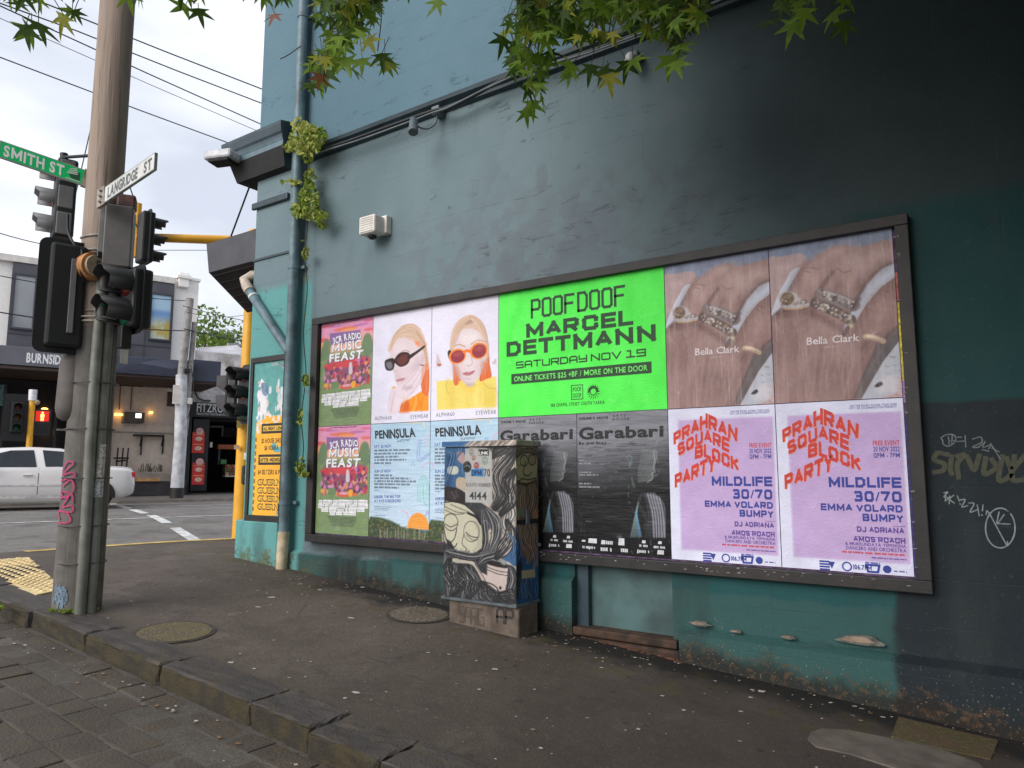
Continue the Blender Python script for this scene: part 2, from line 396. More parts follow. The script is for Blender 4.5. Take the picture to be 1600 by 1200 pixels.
# ================================================================ THE SETTING
DD = np.array([.334, .943, 0.]); NO = np.array([.943, -.334, 0.])     # along Smith Street / from the far shops towards us
FO = CAM+26.5*np.array([-.853, .522, 0.]); FO[2] = 0
def qn(x, y): return -((x+3.)*NO[0]+y*NO[1])                            # metres past the near kerb of the cross street
def sstep(a, b, v): t = min(1, max(0, (v-a)/(b-a))); return t*t*(3-2*t)
def zroad(x, y):
    q = qn(x, y); k = sstep(-1, 6, q)
    return (gx(max(x, -2.5))-.2)*(1-k)+.68*k

def asphalt(name, c0, c1, moss=0., stain=True, cracks=True):
    t = NT(name); n1 = t.noise(1.1, 6); n2 = t.noise(95, 3, rough=.7); n3 = t.noise(3.2, 7)
    k = t.mix(t.step(n1, .32, .68), c0, c1)
    k = t.mix(t.mul(t.step(n2, .57, .68), .4), k, (146, 138, 130)); k = t.mix(t.mul(t.step(n2, .46, .33), .6), k, (30, 27, 25)); n6 = t.noise(1.9, 7); k = t.mix(t.mul(t.step(n6, .54, .64), .4), k, (60, 50, 42)); k = t.mix(t.mul(t.step(n6, .44, .36), .3), k, (116, 104, 94)); n5 = t.noise(28, 4); k = t.mix(t.mul(t.step(n5, .57, .66), .35), k, (56, 49, 44)); k = t.mix(t.mul(t.step(n5, .42, .36), .2), k, (128, 118, 108))
    k = t.mix(t.mul(t.step(n3, .56, .7), .35), k, (58, 50, 42))
    if stain:
        x = t.xyz(); Y = x[1]
        k = t.mix(t.mul(t.step(t.math('ADD', x[0], t.math('MULTIPLY', n1, 2.)), 2.6, 6.6), .6), k, (52, 44, 38))   # darker and browner towards the right-hand end
        d = t.math('ADD', Y, t.math('MULTIPLY', n3, .75))
        d2 = t.math('ADD', Y, t.math('MULTIPLY', t.noise(2.3, 6), 1.9))
        ms = t.mul(t.step(d2, .1, .5), t.step(t.noise(6, 7), .5, .64)); k = t.mix(t.mul(ms, .65), k, (76, 70, 34))
        wet = t.mul(t.step(d, -.16, .18), t.step(x[0], -.2, 1.0)); k = t.mix(t.mul(wet, .95), k, (15, 13, 12))
        d3 = t.math('ADD', t.math('MULTIPLY', Y, -1), t.math('MULTIPLY', n1, .7))
        k = t.mix(t.mul(t.step(d3, 2.45, 2.95), .6), k, (66, 57, 45))
    vg = t.n('ShaderNodeTexVoronoi'); vg.inputs['Scale'].default_value = 3.1; t.l(t.pos(), vg.inputs['Vector']); k = t.mix(t.mul(t.step(vg.outputs['Distance'], .10, .07), .45), k, (34, 30, 28))
    pa = t.mul(t.step(t.math('ABSOLUTE', t.math('SUBTRACT', t.noise(.8, 4), .5)), .010, .003), .2); k = t.mix(pa, k, (48, 42, 38))
    bmp = t.math('ADD', n2, t.math('MULTIPLY', n3, 1.5))
    if cracks:
        v = t.n('ShaderNodeTexVoronoi', feature='DISTANCE_TO_EDGE'); v.inputs['Scale'].default_value = .55; v.inputs['Randomness'].default_value = 1
        ad = t.n('ShaderNodeMixRGB'); ad.inputs[0].default_value = .12; nn = t.n('ShaderNodeTexNoise'); nn.inputs['Scale'].default_value = 4
        t.l(t.pos(), ad.inputs[1]); t.l(nn.outputs[1], ad.inputs[2]); t.l(t.pos(), nn.inputs[0]); t.l(ad.outputs[0], v.inputs['Vector'])
        cm = t.mul(t.step(v.outputs[0], .008, .002), t.step(n1, .56, .66)); k = t.mix(t.mul(cm, .4), k, (25, 23, 22))
    return t.out(k, t.math('ADD', .62, t.math('MULTIPLY', n3, .3)), bmp, .6, .010)
M_foot = asphalt('footpath_asphalt', (76, 66, 58), (90, 79, 70))
M_road = asphalt('road_asphalt', (108, 104, 101), (124, 120, 116), stain=False)
M_lane = asphalt('side_road_asphalt', (80, 74, 67), (92, 86, 78), stain=False)

def bluestone(name, c0, c1):
    t = NT(name); n = t.noise(2.6, 6); f = t.noise(55, 4); k = t.mix(t.step(n, .35, .65), c0, c1)
    z = t.xyz()[2]; y = t.xyz()[1]
    k = t.mix(t.mul(t.step(t.noise(7, 7), .48, .66), .5), k, (84, 72, 52)); k = t.mix(t.mul(t.step(f, .55, .72), .4), k, (44, 42, 40))
    gi = t.n('ShaderNodeObjectInfo')
    return t.out(k, .75, t.math('ADD', f, n), .6, .012)
M_stone = bluestone('bluestone', (80, 71, 62), (68, 60, 52))
M_kerb = bluestone('kerb_bluestone', (72, 66, 63), (60, 55, 52))
tk = NT('mossy_kerb_face'); kk = tk.mix(tk.step(tk.noise(9, 7), .4, .62), (60, 52, 32), (46, 41, 32)); M_moss = tk.out(kk, .9, tk.noise(60, 4), .7, .015)

def sheet(name, xs, ys, fn, m, keep=None, dz=0.):
    mb = MB(); V = [(x, y, fn(x, y)+dz) for y in ys for x in xs]; n = len(xs)
    F = [(j*n+i, j*n+i+1, (j+1)*n+i+1, (j+1)*n+i) for j in range(len(ys)-1) for i in range(n-1)
         if keep is None or keep((xs[i]+xs[i+1])/2, (ys[j]+ys[j+1])/2)]
    mb.add(V, F, m, True); return structure(mb.build(name))
xs = list(np.r_[np.linspace(-300, -40, 12), np.linspace(-34, -4, 31), np.linspace(-3.5, 8, 47), np.linspace(9, 25, 12), np.linspace(40, 300, 9)])
ys = list(np.r_[np.linspace(-200, -20, 8), np.linspace(-16, -2.5, 28), np.linspace(-2, 12, 29), np.linspace(14, 50, 19), np.linspace(70, 400, 9)])
sheet('road', xs, ys, lambda x, y: zroad(min(x, 14), y), M_road)
# lighter lane asphalt of the side street beyond the stone gutter
sheet('side_road', list(np.linspace(-2.2, 14, 30)), list(np.linspace(-9, -2.6, 14)), lambda x, y: zroad(x, y)+.022, M_lane)

def footpath():
    mb = MB()
    for ya, yb, ny, xr, nx in ((-2.45, .3, 24, lambda y: 16., 70), (.3, 60, 40, lambda y: -1.2+.354*y, 8)):
        V = []; yy = np.linspace(ya, yb, ny)
        for y in yy:
            x0 = -3.06+.354*y
            for t in np.linspace(0, 1, nx): x = x0+(xr(y)-x0)*t; V.append((x, y, zf(x, y)))
        mb.add(V, [(j*nx+i, j*nx+i+1, (j+1)*nx+i+1, (j+1)*nx+i) for j in range(ny-1) for i in range(nx-1)], M_foot, True)
    # outer kerb face towards the cross street
    for y in np.linspace(-2.45, 58, 60):
        y2 = y+1.03; x, x2 = -3.06+.354*y, -3.06+.354*y2
        mb.poly([(x, y, zf(x, y)), (x2, y2, zf(x2, y2)), (x2-.02, y2, zf(x2, y2)-.25), (x-.02, y, zf(x, y)-.25)], M_kerb)
    return structure(mb.build('footpath'))
footpath()

def kerb():
    mb = MB(); x = -3.9; k = 0
    while x < 12:
        ln = rnd.uniform(.62, 1.25)
        if abs(x-2.9) < .3: ln = .55
        a, b = x+.006, x+ln-.006; j = rnd.uniform(-.018, .018); zj = rnd.uniform(-.004, .005)
        bm = bmesh.new(); bmesh.ops.create_cube(bm, size=1)
        for v in bm.verts:
            xx = b if v.co.x > 0 else a
            v.co = Vector((xx, (-2.38 if v.co.y > 0 else -2.70+j), (gx(xx)-.040+zj if v.co.z > 0 else gx(xx)-.36)))
        bmesh.ops.bevel(bm, geom=bm.edges[:], offset=.02, segments=2, profile=.5, affect='EDGES')
        bmesh.ops.subdivide_edges(bm, edges=[e for e in bm.edges if e.calc_length() > .2], cuts=5, use_grid_fill=True)
        for v in bm.verts: v.co += Vector((rnd.uniform(-.006, .006), rnd.uniform(-.008, .008), rnd.uniform(-.006, .006)))
        bm.normal_update(); bm.verts.index_update()
        top = [f for f in bm.faces if f.normal.y > -.6]; sid = [f for f in bm.faces if f.normal.y <= -.6]
        vs = [v.co.copy() for v in bm.verts]
        mb.add(vs, [[v.index for v in f.verts] for f in top], M_kerb); mb.add(vs, [[v.index for v in f.verts] for f in sid], M_moss)
        bm.free(); x += ln
    return structure(mb.build('kerb'))
kerb()
def gutter():
    mb = MB()
    y = -2.72
    for row in range(5):
        dep = rnd.uniform(.19, .24); x = -3.2-rnd.random()*.3
        while x < 11:
            ln = rnd.uniform(.2, .42); zz = rnd.uniform(-.005, .007); bm = bmesh.new(); bmesh.ops.create_cube(bm, size=1)
            tl = rnd.uniform(-.005, .005)
            for v in bm.verts:
                xx = x+ln-.003 if v.co.x > 0 else x+.003; yy = y-.003 if v.co.y > 0 else y-dep+.003
                v.co = Vector((xx+rnd.uniform(-.012, .012), yy+rnd.uniform(-.012, .012), (zroad(xx, yy)+.027+zz+(tl if v.co.x > 0 else -tl)-(.006 if row == 1 else 0)) if v.co.z > 0 else zroad(xx, yy)-.1))
            bmesh.ops.bevel(bm, geom=bm.edges[:], offset=.012, segments=2, profile=.6, affect='EDGES'); bm.verts.index_update()
            mb.add([v.co.copy() for v in bm.verts], [[v.index for v in f.verts] for f in bm.faces], M_stone, False); bm.free(); x += ln
        y -= dep
    return structure(mb.build('gutter'))
gutter()

M_line = mat('road_marking_paint', (205, 205, 203), .7, .18, 6, .1)
M_yel = mat('yellow_marking_paint', (200, 168, 92), .7, .2, 6, .1)
def marking(name, pts, m, zfn, lift, label, cat, group=None):
    mb = MB(); P = [(x, y, zfn(x, y)+lift) for x, y in pts]; mb.ext(P, (0, 0, .004), m)
    o = mb.build(name); o['kind'] = 'structure'; return o
def sub(a, b, n): return [tuple(np.array(a)+(np.array(b)-np.array(a))*t) for t in np.linspace(0, 1, n)]
a, b = np.array([-4.06, 1.117]), np.array([-10.1, 3.31]); u = (b-a)/np.linalg.norm(b-a); n = np.array([-u[1], u[0]])*.09
for k in range(6):
    p = a+u*(k*2.45); q = p+u*1.75
    mb = MB(); pts = sub(p-n, q-n, 5)+sub(q+n, p+n, 5)
    for i in range(4):
        mb.poly([(x, y, zroad(x, y)+.007) for x, y in (pts[i], pts[i+1], pts[8-i], pts[9-i])], M_line)
    structure(mb.build('crossing_marking'))
mb = MB()
for i in range(30):
    y0, y1 = -1.5+i*.35, -1.5+(i+1)*.35
    A = [(-3.05+.354*y0, y0), (-2.9+.354*y0, y0), (-2.9+.354*y1, y1), (-3.05+.354*y1, y1)]
    mb.poly([(x, y, zf(x, y)+.005) for x, y in A], M_yel)
structure(mb.build('yellow_kerb_marking'))
mb = MB()      # pale tram-lane line on the cross street
for i in range(60):
    y0, y1 = -12+i, -11+i
    for off, w in ((9.3, .12), (4.9, .1)):
        A = [(-3.05+.354*y0-off/.943, y0), (-3.05+.354*y0-off/.943+w, y0), (-3.05+.354*y1-off/.943+w, y1), (-3.05+.354*y1-off/.943, y1)]
        mb.poly([(x, y, zroad(x, y)+.008) for x, y in A], M_line)
structure(mb.build('lane_line'))

def tactile():
    M = mat('tactile_paving_yellow', (222, 198, 146), .7, .08, 5, .15, dirt=(200, 180, 138))
    loc = (-1.9, -2.15, zf(-1.9, -2.15)); mb = MB()
    a, b, c, d = np.array([-.86, -2.43]), np.array([-.94, -2.17]), np.array([-2.83, -1.72]), np.array([-3.1, -2.43])
    P = [a, b, c, d]; mb.ext([(x, y, zf(x, y)+.002) for x, y in P], (0, 0, .012), M)
    for i in range(26):
        for j in range(9):
            x = -3.0+i*.085; y = -2.42+j*.085
            inside = all((q[0]-p[0])*(y-p[1])-(q[1]-p[1])*(x-p[0]) > .02*np.linalg.norm(q-p) for p, q in zip(P, P[1:]+P[:1]))
            if inside: mb.tube([(x, y, zf(x, y)+.012), (x, y, zf(x, y)+.024)], [.03, .02], M, 8)
    o = mb.build('tactile_paving', origin=loc)
    tag(o, 'yellow studded tactile paving set in the footpath beside the wooden pole', 'tactile paving')
tactile()

# ================================================================ CORNER BUILDING WITH THE POSTER WALL
def wall_mat():
    t = NT('painted_brick_wall'); x = t.xyz(); X, Z = x[0], x[2]
    n1 = t.noise(.9, 6); n2 = t.noise(4.5, 7); n3 = t.noise(26, 5); ns = t.noise(3.0, 5, (1, 1, .22))
    wob = t.math('MULTIPLY', t.math('SUBTRACT', n2, .5), .10)
    k = t.mix(t.step(n1, .3, .7), (106, 125, 130), (115, 133, 138))
    k = t.mix(t.mul(t.step(Z, 5.38, 5.42), 1), k, (92, 121, 134))                       # bluer coat above the band
    # lilac grey overpainted patches round and above the billboard
    pz = t.mul(t.step(Z, 4.55, 3.9), t.step(X, .7, 1.9), t.step(X, 5.2, 4.2), t.step(n2, .42, .56)); k = t.mix(t.mul(pz, .5), k, (108, 112, 120))
    ob = t.math('ADD', t.math('ADD', X, t.math('MULTIPLY', n1, 1.8)), t.math('MULTIPLY', Z, .3)); k = t.mix(t.mul(t.step(ob, 5.0, 8.0), .9), k, (40, 51, 51))   # darker towards the upper right
    pz = t.mul(t.step(t.noise(1.6, 7), .52, .58), t.step(Z, 4.9, 4.5), t.step(X, 2.0, 2.8), t.step(X, 5.0, 4.0)); k = t.mix(t.mul(pz, .45), k, (98, 103, 110))
    Xw = t.math('ADD', X, wob); Zw = t.math('ADD', Z, wob)
    teal = (31, 66, 67)
    k = t.mix(t.mul(t.step(Xw, -.20, -.26), t.step(Zw, 3.9, 3.75)), k, (98, 156, 154))       # pier, lower coat
    k = t.mix(t.mul(t.step(Xw, 5.5, 5.7), t.step(Zw, 3.5, 3.35)), k, teal)                 # right of the billboard
    k = t.mix(t.mul(t.step(Zw, .95, .9), t.step(X, .9, 1.3)), k, (34, 78, 79))                     # below the billboard
    k = t.mix(t.mul(t.step(Zw, .69, .65), t.step(X, -.3, -.2)), k, (50, 84, 82))
    k = t.mix(t.mul(t.step(Xw, 5.72, 5.78), t.step(Zw, 2.06, 2.02)), k, (34, 42, 47))       # slate patch over graffiti
    k = t.mix(t.mul(t.step(n3, .62, .72), .3), k, (80, 92, 94))
    # grime: vertical runs and splash zone near the ground
    low = t.step(t.math('ADD', Z, t.math('MULTIPLY', X, .072)), 1.15, .45)
    k = t.mix(t.mul(t.step(ns, .5, .68), .5, t.step(Z, 1.6, .5)), k, (44, 52, 50))
    base = t.math('ADD', Z, t.math('ADD', t.math('MULTIPLY', X, .072), t.math('MULTIPLY', n2, -.28)))
    k = t.mix(t.mul(t.step(base, .50, .36), t.step(X, .1, .7), .9), k, (40, 36, 32))
    k = t.mix(t.mul(t.step(base, .54, .44), t.step(n3, .5, .66), .6), k, (92, 70, 50))
    k = t.mix(t.mul(t.step(base, .58, .42), t.step(X, .2, -.3), t.step(n2, .46, .6), .7), k, (92, 88, 42))
    k = t.mix(t.mul(t.step(base, .8, .5), t.step(t.noise(70, 2), .66, .72), .6), k, (160, 150, 135))
    k = t.mix(t.mul(t.step(ns, .57, .75), .16), k, (66, 76, 78))
    run = t.mul(t.step(t.noise(5, 5, (1, 1, .12)), .44, .6), t.step(Z, .95, .55), t.step(X, .0, .4), t.step(X, 4.4, 3.3)); k = t.mix(t.mul(run, .75), k, (40, 46, 44))
    k = t.mix(t.mul(t.step(Zw, .99, .93), t.step(Zw, .66, .72), t.step(X, 3.2, 2.6), t.step(X, -.3, .1), .8), k, (72, 76, 76))
    wv = t.noise(1.4, 3); fl = t.noise(110, 2)
    k = t.mix(t.mul(t.step(fl, .74, .78), .5), k, (190, 192, 190))
    br = t.n('ShaderNodeTexBrick'); br.inputs['Scale'].default_value = 1; br.inputs['Brick Width'].default_value = .62; br.inputs['Row Height'].default_value = .30
    br.inputs['Mortar Size'].default_value = .006; br.inputs['Mortar Smooth'].default_value = .6
    cx = t.n('ShaderNodeCombineXYZ'); t.l(X, cx.inputs[0]); t.l(t.math('ADD', Z, t.math('MULTIPLY', n1, .02)), cx.inputs[1]); t.l(cx.outputs[0], br.inputs['Vector'])
    joint = t.mul(br.outputs['Fac'], t.step(t.noise(1.7, 4), .42, .6))
    k = t.mix(t.mul(joint, .12), k, (62, 72, 74)); ck = t.mul(t.step(t.math('ABSOLUTE', t.math('SUBTRACT', t.noise(1.3, 6, (.22, 1, 1.4)), .5)), .006, .001), t.step(n2, .5, .58)); k = t.mix(t.mul(ck, .45), k, (52, 60, 62))
    h = t.math('ADD', t.math('MULTIPLY', joint, -.14), t.math('ADD', t.math('MULTIPLY', n2, .8), t.math('MULTIPLY', n3, .25)))
    return t.out(k, t.math('ADD', .5, t.math('MULTIPLY', n2, .3)), h, .45, .02, spec=.2)
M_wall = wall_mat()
M_trim = mat('dark_teal_trim', (44, 62, 70), .45, .15, 5, .1)
M_trim2 = mat('blue_grey_trim', (96, 118, 128), .5, .1, 5, .1)
M_dark = mat('near_black', (26, 26, 28), .8, .2)  # near-black of the cornice underside, awning ribs, rods, lenses and wheel arches
YW = .035
bl = thing('corner_building', (5, YW, gx(5)), 'blue-grey painted brick corner building carrying the long poster billboard', 'building')
mb = MB()
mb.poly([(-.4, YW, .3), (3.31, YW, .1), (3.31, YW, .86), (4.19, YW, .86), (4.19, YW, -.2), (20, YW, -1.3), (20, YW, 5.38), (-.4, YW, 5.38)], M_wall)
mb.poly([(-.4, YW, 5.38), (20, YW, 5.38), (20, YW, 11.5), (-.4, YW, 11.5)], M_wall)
mb.box(3.31, 4.19, YW, YW+.16, .86, .9, M_wall)
for x in (3.31, 4.19): mb.poly([(x, YW, -.2), (x, YW+.12, -.2), (x, YW+.12, .9), (x, YW, .9)][::(1 if x < 4 else -1)], M_wall)
mb.poly([(20, YW, -2), (20, 14, -2), (20, 14, 11.5), (20, YW, 11.5)], M_wall)
mb.poly([(-.4, YW, 11.5), (20, YW, 11.5), (20, 14, 11.5), (3.7, 14, 11.5)], M_wall)
mb.poly([(3.7, 14, 0), (-1.2, .1, 0), (-1.2, .1, 11.5), (3.7, 14, 11.5)], M_wall)
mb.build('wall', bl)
mb = MB()      # corner pier, a little proud of the wall
mb.box(-1.285, -.52, -.03, .3, .62, 11.5, M_wall, .012)
mb.build('pier', bl)
mb = MB()      # pier plinth
mb.box(-1.36, -.56, -.08, .28, .36, 1.0, M_wall, .02); mb.build('pier_base', bl)
mb = MB()      # band course
prof = [(0, 5.33), (-.05, 5.35), (-.055, 5.38), (-.11, 5.41), (-.12, 5.45), (0, 5.47)]
mb.ext([(-.42, YW+p, z+.0) for p, z in prof], (20, 0, 0), M_trim); mb.build('band_course', bl)
mb = MB()      # cornice returning round the corner
pr = [(.0, 5.28), (.30, 5.30), (.42, 5.56), (.42, 5.62), (.47, 5.66), (.47, 5.70), (.52, 5.73), (.56, 5.82), (.56, 5.86), (.0, 5.9)]
def ringpt(p, z): return [(-1.285-p, 3.5, z), (-1.285-p, -.03-p*.32, z), (-.62, -.03-p*.32, z)]
for i in range(len(pr)-1):
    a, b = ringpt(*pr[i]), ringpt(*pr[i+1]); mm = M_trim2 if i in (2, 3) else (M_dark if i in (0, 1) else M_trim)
    for j in range(2): mb.poly([a[j], a[j+1], b[j+1], b[j]], mm)
mb.poly([ringpt(p, z)[2] for p, z in pr], M_trim)
mb.build('cornice', bl)
mb = MB()      # string mouldings on the pier
mb.box(-1.33, -.62, -.075, -.028, 4.9, 4.985, M_trim, .012); mb.build('moulding', bl); mb = MB(); mb.box(-1.30, -.53, -.045, -.029, 4.215, 4.25, M_trim, .006); mb.build('moulding', bl)
mb = MB()      # plinth ledges
def ledge(x0, x1, z, d):
    mb.add([(x0, YW-d, -.9), (x1, YW-d, -.9), (x1, YW-d, z-.03), (x0, YW-d, z-.03), (x0, YW, z+.01), (x1, YW, z+.01), (x1, YW, -.9), (x0, YW, -.9)],
           [(0, 1, 2, 3), (3, 2, 5, 4), (0, 3, 4, 7), (1, 6, 5, 2)], M_wall)
ledge(-.40, 3.31, .685, .06); ledge(4.27, 20, .385, .09); mb.build('plinth', bl)
M_panel = mat('old_blue_grey_panel', (66, 92, 92), .55, .22, 3, .2, dirt=(34, 40, 40))
M_rust = mat('rusty_sill', (66, 48, 36), .85, .35, 9, .6, dirt=(48, 36, 28))
mb = MB(); mb.box(3.42, 4.18, .13, .17, .2, .86, M_panel); mb.box(3.31, 3.42, .07, .17, .0, .86, M_trim); mb.build('blocked_opening', bl)
mb = MB(); mb.box(3.31, 4.24, -.02, .15, .22, .285, M_rust, .012); mb.box(3.28, 4.26, -.035, .12, .0, .21, M_rust, .02); mb.build('sill', bl)
M_pl = mat('bare_plaster', (140, 122, 106), .9, .2, 14, .6, dirt=(104, 88, 74))
M_pb = mat('broken_plaster_grey', (96, 98, 92), .9, .25, 20, .6)
def chip(cx, cz, w, h, y):
    mb = MB(); n = 13; o = []; 
    for i in range(n):
        a = 2*math.pi*i/n; k = rnd.uniform(.75, 1.1); o.append((cx+w*k*math.cos(a), cz+h*k*math.sin(a)*(1 if math.sin(a) > 0 else .6)))
    mb.ext([(x, y-.001, z) for x, z in o], (0, .02, 0), M_pb)
    mb.ext([(cx+(x-cx)*.7-.02, y-.003, cz+(z-cz)*.6+h*.12) for x, z in o], (0, .003, 0), M_pl); mb.build('broken_plaster', bl)
for px, py, w, h in ((1093, 976, .10, .035), (1345, 1003, .19, .06), (1232, 997, .07, .022), (1150, 988, .05, .018)):
    p = onY(px, py, YW-.06); chip(p[0], p[2], w*.85, h*.8, YW-.05)

# awning end over the cross-street corner
M_awn = mat('awning_fascia', (62, 62, 68), .45, .12, 4, .08); M_sof = mat('awning_soffit', (44, 38, 37), .8, .2, 6)
mb = MB(); v = [(-1.27, -.03, 4.24), (-2.27, -.03, 4.24), (-2.36, -.03, 4.655), (-1.27, -.03, 4.655), (-.95, .75, 3.85), (-2.46, .72, 3.85), (-2.52, .72, 4.655), (-.95, .75, 4.655)]
mb.add(v, [(0, 3, 2, 1), (1, 2, 6, 5), (3, 7, 6, 2), (4, 5, 6, 7)], M_awn); mb.add(v, [(0, 1, 5, 4)], M_sof)
for i in range(6):
    t = (i+.5)/6; p = np.array(v[0])*(1-t)+np.array(v[4])*t; q = np.array(v[1])*(1-t)+np.array(v[5])*t; mb.bar(p+[-.03, 0, -.004], q+[.03, 0, -.004], .02, .012, M_dark)
mb.build('awning', bl)
mb = MB(); p0 = onY(361, 369, .1); p1 = onY(393, 283, -.05); mb.tube([p0, p1], .012, M_dark, 6); mb.build('awning_stay', bl)

# ---- drain pipes on the pier
M_pipe = mat('painted_pipe', (98, 122, 130), .45, .16, 7, .1, dirt=(60, 70, 74)); M_pvc = mat('ivory_plastic_pipe', (196, 180, 150), .55, .12, 10, .15, dirt=(120, 100, 76))
M_pale = mat('pale_elbow', (186, 172, 156), .6, .1, 8)
dp = thing('drainpipe', (-.45, -.06, zf(-.45, 0)), 'blue-grey vertical drainpipe with ivory bottom length beside the corner pier', 'drainpipe')
mb = MB(); px_ = -.445; mb.tube([(px_, -.07, .9), (px_, -.07, 11.4)], .062, M_pipe, 16)
mb.build('pipe', dp)
for z in (1.2, 3.98, 5.0, 7.2):
    mb = MB(); mb.tube([(px_, -.07, z), (px_, -.07, z+.05)], .07, M_pipe, 16); mb.box(px_-.12, px_+.12, -.02, .03, z+.005, z+.045, M_pipe, .006); mb.build('bracket', dp)
mb = MB(); mb.tube([(px_-.005, -.085, .46), (px_+.0, -.075, .90)], .066, M_pvc, 16); mb.build('bottom_length', dp)
a, b = (-1.33, -.085, 3.89), (-.47, -.075, 2.98)
br = tag(MB().tube([(-1.42, .03, 3.97), (-1.41, -.04, 3.95), a, b], [.06, .06, .058, .055], M_pipe, 14).build('branch_pipe', origin=(-.9, -.08, 3.4)),
         'diagonal blue-grey pipe crossing the pier to the vertical drainpipe', 'pipe')
mb = MB(); mb.tube([(-1.24, .12, 4.07), (-1.36, .0, 4.06), (-1.42, -.06, 4.0), (-1.33, -.085, 3.90), (-1.27, -.084, 3.83)], .066, M_pale, 14); mb.build('elbow', br)
mb = MB(); mb.tube([(-1.2, -.083, 3.76), (-1.18, -.083, 3.735)], .062, mat('white_tape', (205, 205, 200)), 14); mb.build('tape', br)

# ---- cables and small fittings along the band
M_cab = mat('black_cable', (30, 31, 33), .5, .1); M_cab2 = mat('grey_cable', (104, 112, 116), .5, .1)
def sagline(pts, y): return [(p[0], y, p[2]) for p in (onY(a, b, y) for a, b in pts)]
cb = tag(MB().tube(smooth_open(sagline([(482, 240), (540, 222), (620, 193), (680, 172), (700, 170), (740, 150), (790, 122), (840, 106), (950, 70), (1100, 12), (1180, -25)], -.105), 5), .018, M_cab, 8)
   .build('bundled_cable', origin=onY(680, 172, -.1)), 'black cable run slung under the dark band course of the wall', 'cable')
MB().tube(smooth_open(sagline([(482, 243), (560, 219), (640, 190), (676, 176), (700, 168), (760, 138), (830, 108), (950, 72), (1180, -22)], -.145), 5), .009, M_cab2, 6).build('thin_cable', cb)
fl = at(672, 195, 10.0); p = onY(672, 197, -.3); lamp = thing('wall_lamp', onY(682, 172, 0), 'small grey spotlight on a curved arm under the band course', 'lamp')
q = onY(683, 176, -.05)
MB().tube(smooth_open([q, q+[.0, -.02, -.12], q+[-.02, -.12, -.22], q+[-.07, -.2, -.22], q+[-.1, -.24, -.17]], 5), .009, M_cab2, 8).build('arm', lamp)
MB().tube([q+[-.08, -.22, -.18], q+[-.10, -.245, -.16], q+[-.055, -.30, -.31], q+[-.05, -.305, -.325]], [.02, .042, .052, .05], mat('lamp_grey', (92, 102, 108), .4), 14).build('lamp_head', lamp)
mb = MB(); mb.box(q[0]-.05, q[0]+.05, -.09, .03, q[2]-.03, q[2]+.06, M_cab2, .01); mb.build('junction_box', lamp)
c = onY(585, 357, -.07); M_white = mat('white_plastic', (222, 216, 208), .45, .06, 6)
sn = thing('wall_box', (c[0], 0, c[2]), 'white louvred alarm box fixed alone on the wall above the billboard', 'alarm box')
mb = MB(); mb.box(c[0]-.11, c[0]+.13, -.20, -.02, c[2]-.09, c[2]+.11, M_white, .02)
for i in range(7): mb.box(c[0]-.08, c[0]+.10, -.206, -.19, c[2]-.07+i*.025, c[2]-.06+i*.025, M_white)
mb.build('housing', sn); MB().box(c[0]+.06, c[0]+.16, -.05, YW, c[2]-.07, c[2]+.13, M_white, .01).build('back_plate', sn)
MB().ell((c[0]-.0, -.1, c[2]-.1), (.05, .05, .035), mat('dark_lens', (40, 38, 36), .3)).build('sounder', sn)
# clear glass bulb near the leaves
p = onY(985, 92, -.12); wl = thing('bulkhead_light', (p[0], 0, p[2]), 'small pale glass bulkhead light half hidden by the leaves', 'lamp')
MB().ell(p, (.05, .05, .06), mat('frosted_glass', (190, 190, 186), .2)).build('glass', wl); MB().box(p[0]-.05, p[0]+.05, -.08, YW, p[2]+.02, p[2]+.1, M_cab2, .02).build('base', wl)
# floodlight at the cornice
c = at(343, 247, 9.6); fd = thing('floodlight', c, 'pale floodlight on a short arm beside the end of the cornice', 'floodlight')
T = rotz(c, R(200)); mb = MB(T); mb.box(-.24, .16, -.12, .12, -.05, .07, mat('floodlight_grey', (196, 196, 198), .4), .03); mb.build('housing', fd)
mb = MB(T); mb.box(-.2, .1, -.1, .1, -.085, -.05, M_dark, .01); mb.build('lens', fd); MB().tube([c+[.1, .1, .03], c+[.3, .35, .06], c+[.55, .6, .0]], .02, M_cab2, 8).build('arm', fd)
# ================================================================ BILLBOARD AND ITS POSTERS
WL = Plane((0, 0, 0), (1, 0, 0), (0, 0, 1))
PW, PH, ZT = .841, 1.185, 3.2705
def zm(x0, y0, f, ax=(0, 2), pf=onY, c=0.):
    def g(*pts):
        if len(pts) == 1 and isinstance(pts[0], (list, tuple)) and not np.isscalar(pts[0][0]): pts = pts[0]
        o = [tuple(pf(x0+f*a, y0+f*b, c)[list(ax)]) for a, b in pts]
        return o
    return g
M_frame = mat('black_billboard_timber', (36, 33, 32), .55, .25, 6, .3, dirt=(56, 47, 41))
M_back = mat('old_paper_layers', (84, 64, 92), .8, .4, 16, .4, dirt=(40, 36, 60))
bb = thing('billboard', (2.94, 0, .8), 'long black timber billboard frame on the wall holding thirteen posters', 'billboard')
X0, X1, Z0, Z1 = -.115, 5.99, .805, 3.345
for n_, b in (('top_rail', (X0, X1, ZT-.005, Z1)), ('bottom_rail', (X0, X1, Z0, ZT-2*PH-.012)), ('side_rail', (X0, -.008, ZT-2*PH-.012, ZT-.005)), ('side_rail', (5.905, X1, ZT-2*PH-.012, ZT-.005))):
    MB().box(b[0], b[1], -.05, YW+.01, b[2], b[3], M_frame, .006).build(n_, bb)
MB().box(-.02, 5.92, .006, .03, ZT-2*PH-.03, ZT+.01, M_back).build('backing_board', bb)
mb = MB()                          # torn scraps of older posters left on the frame
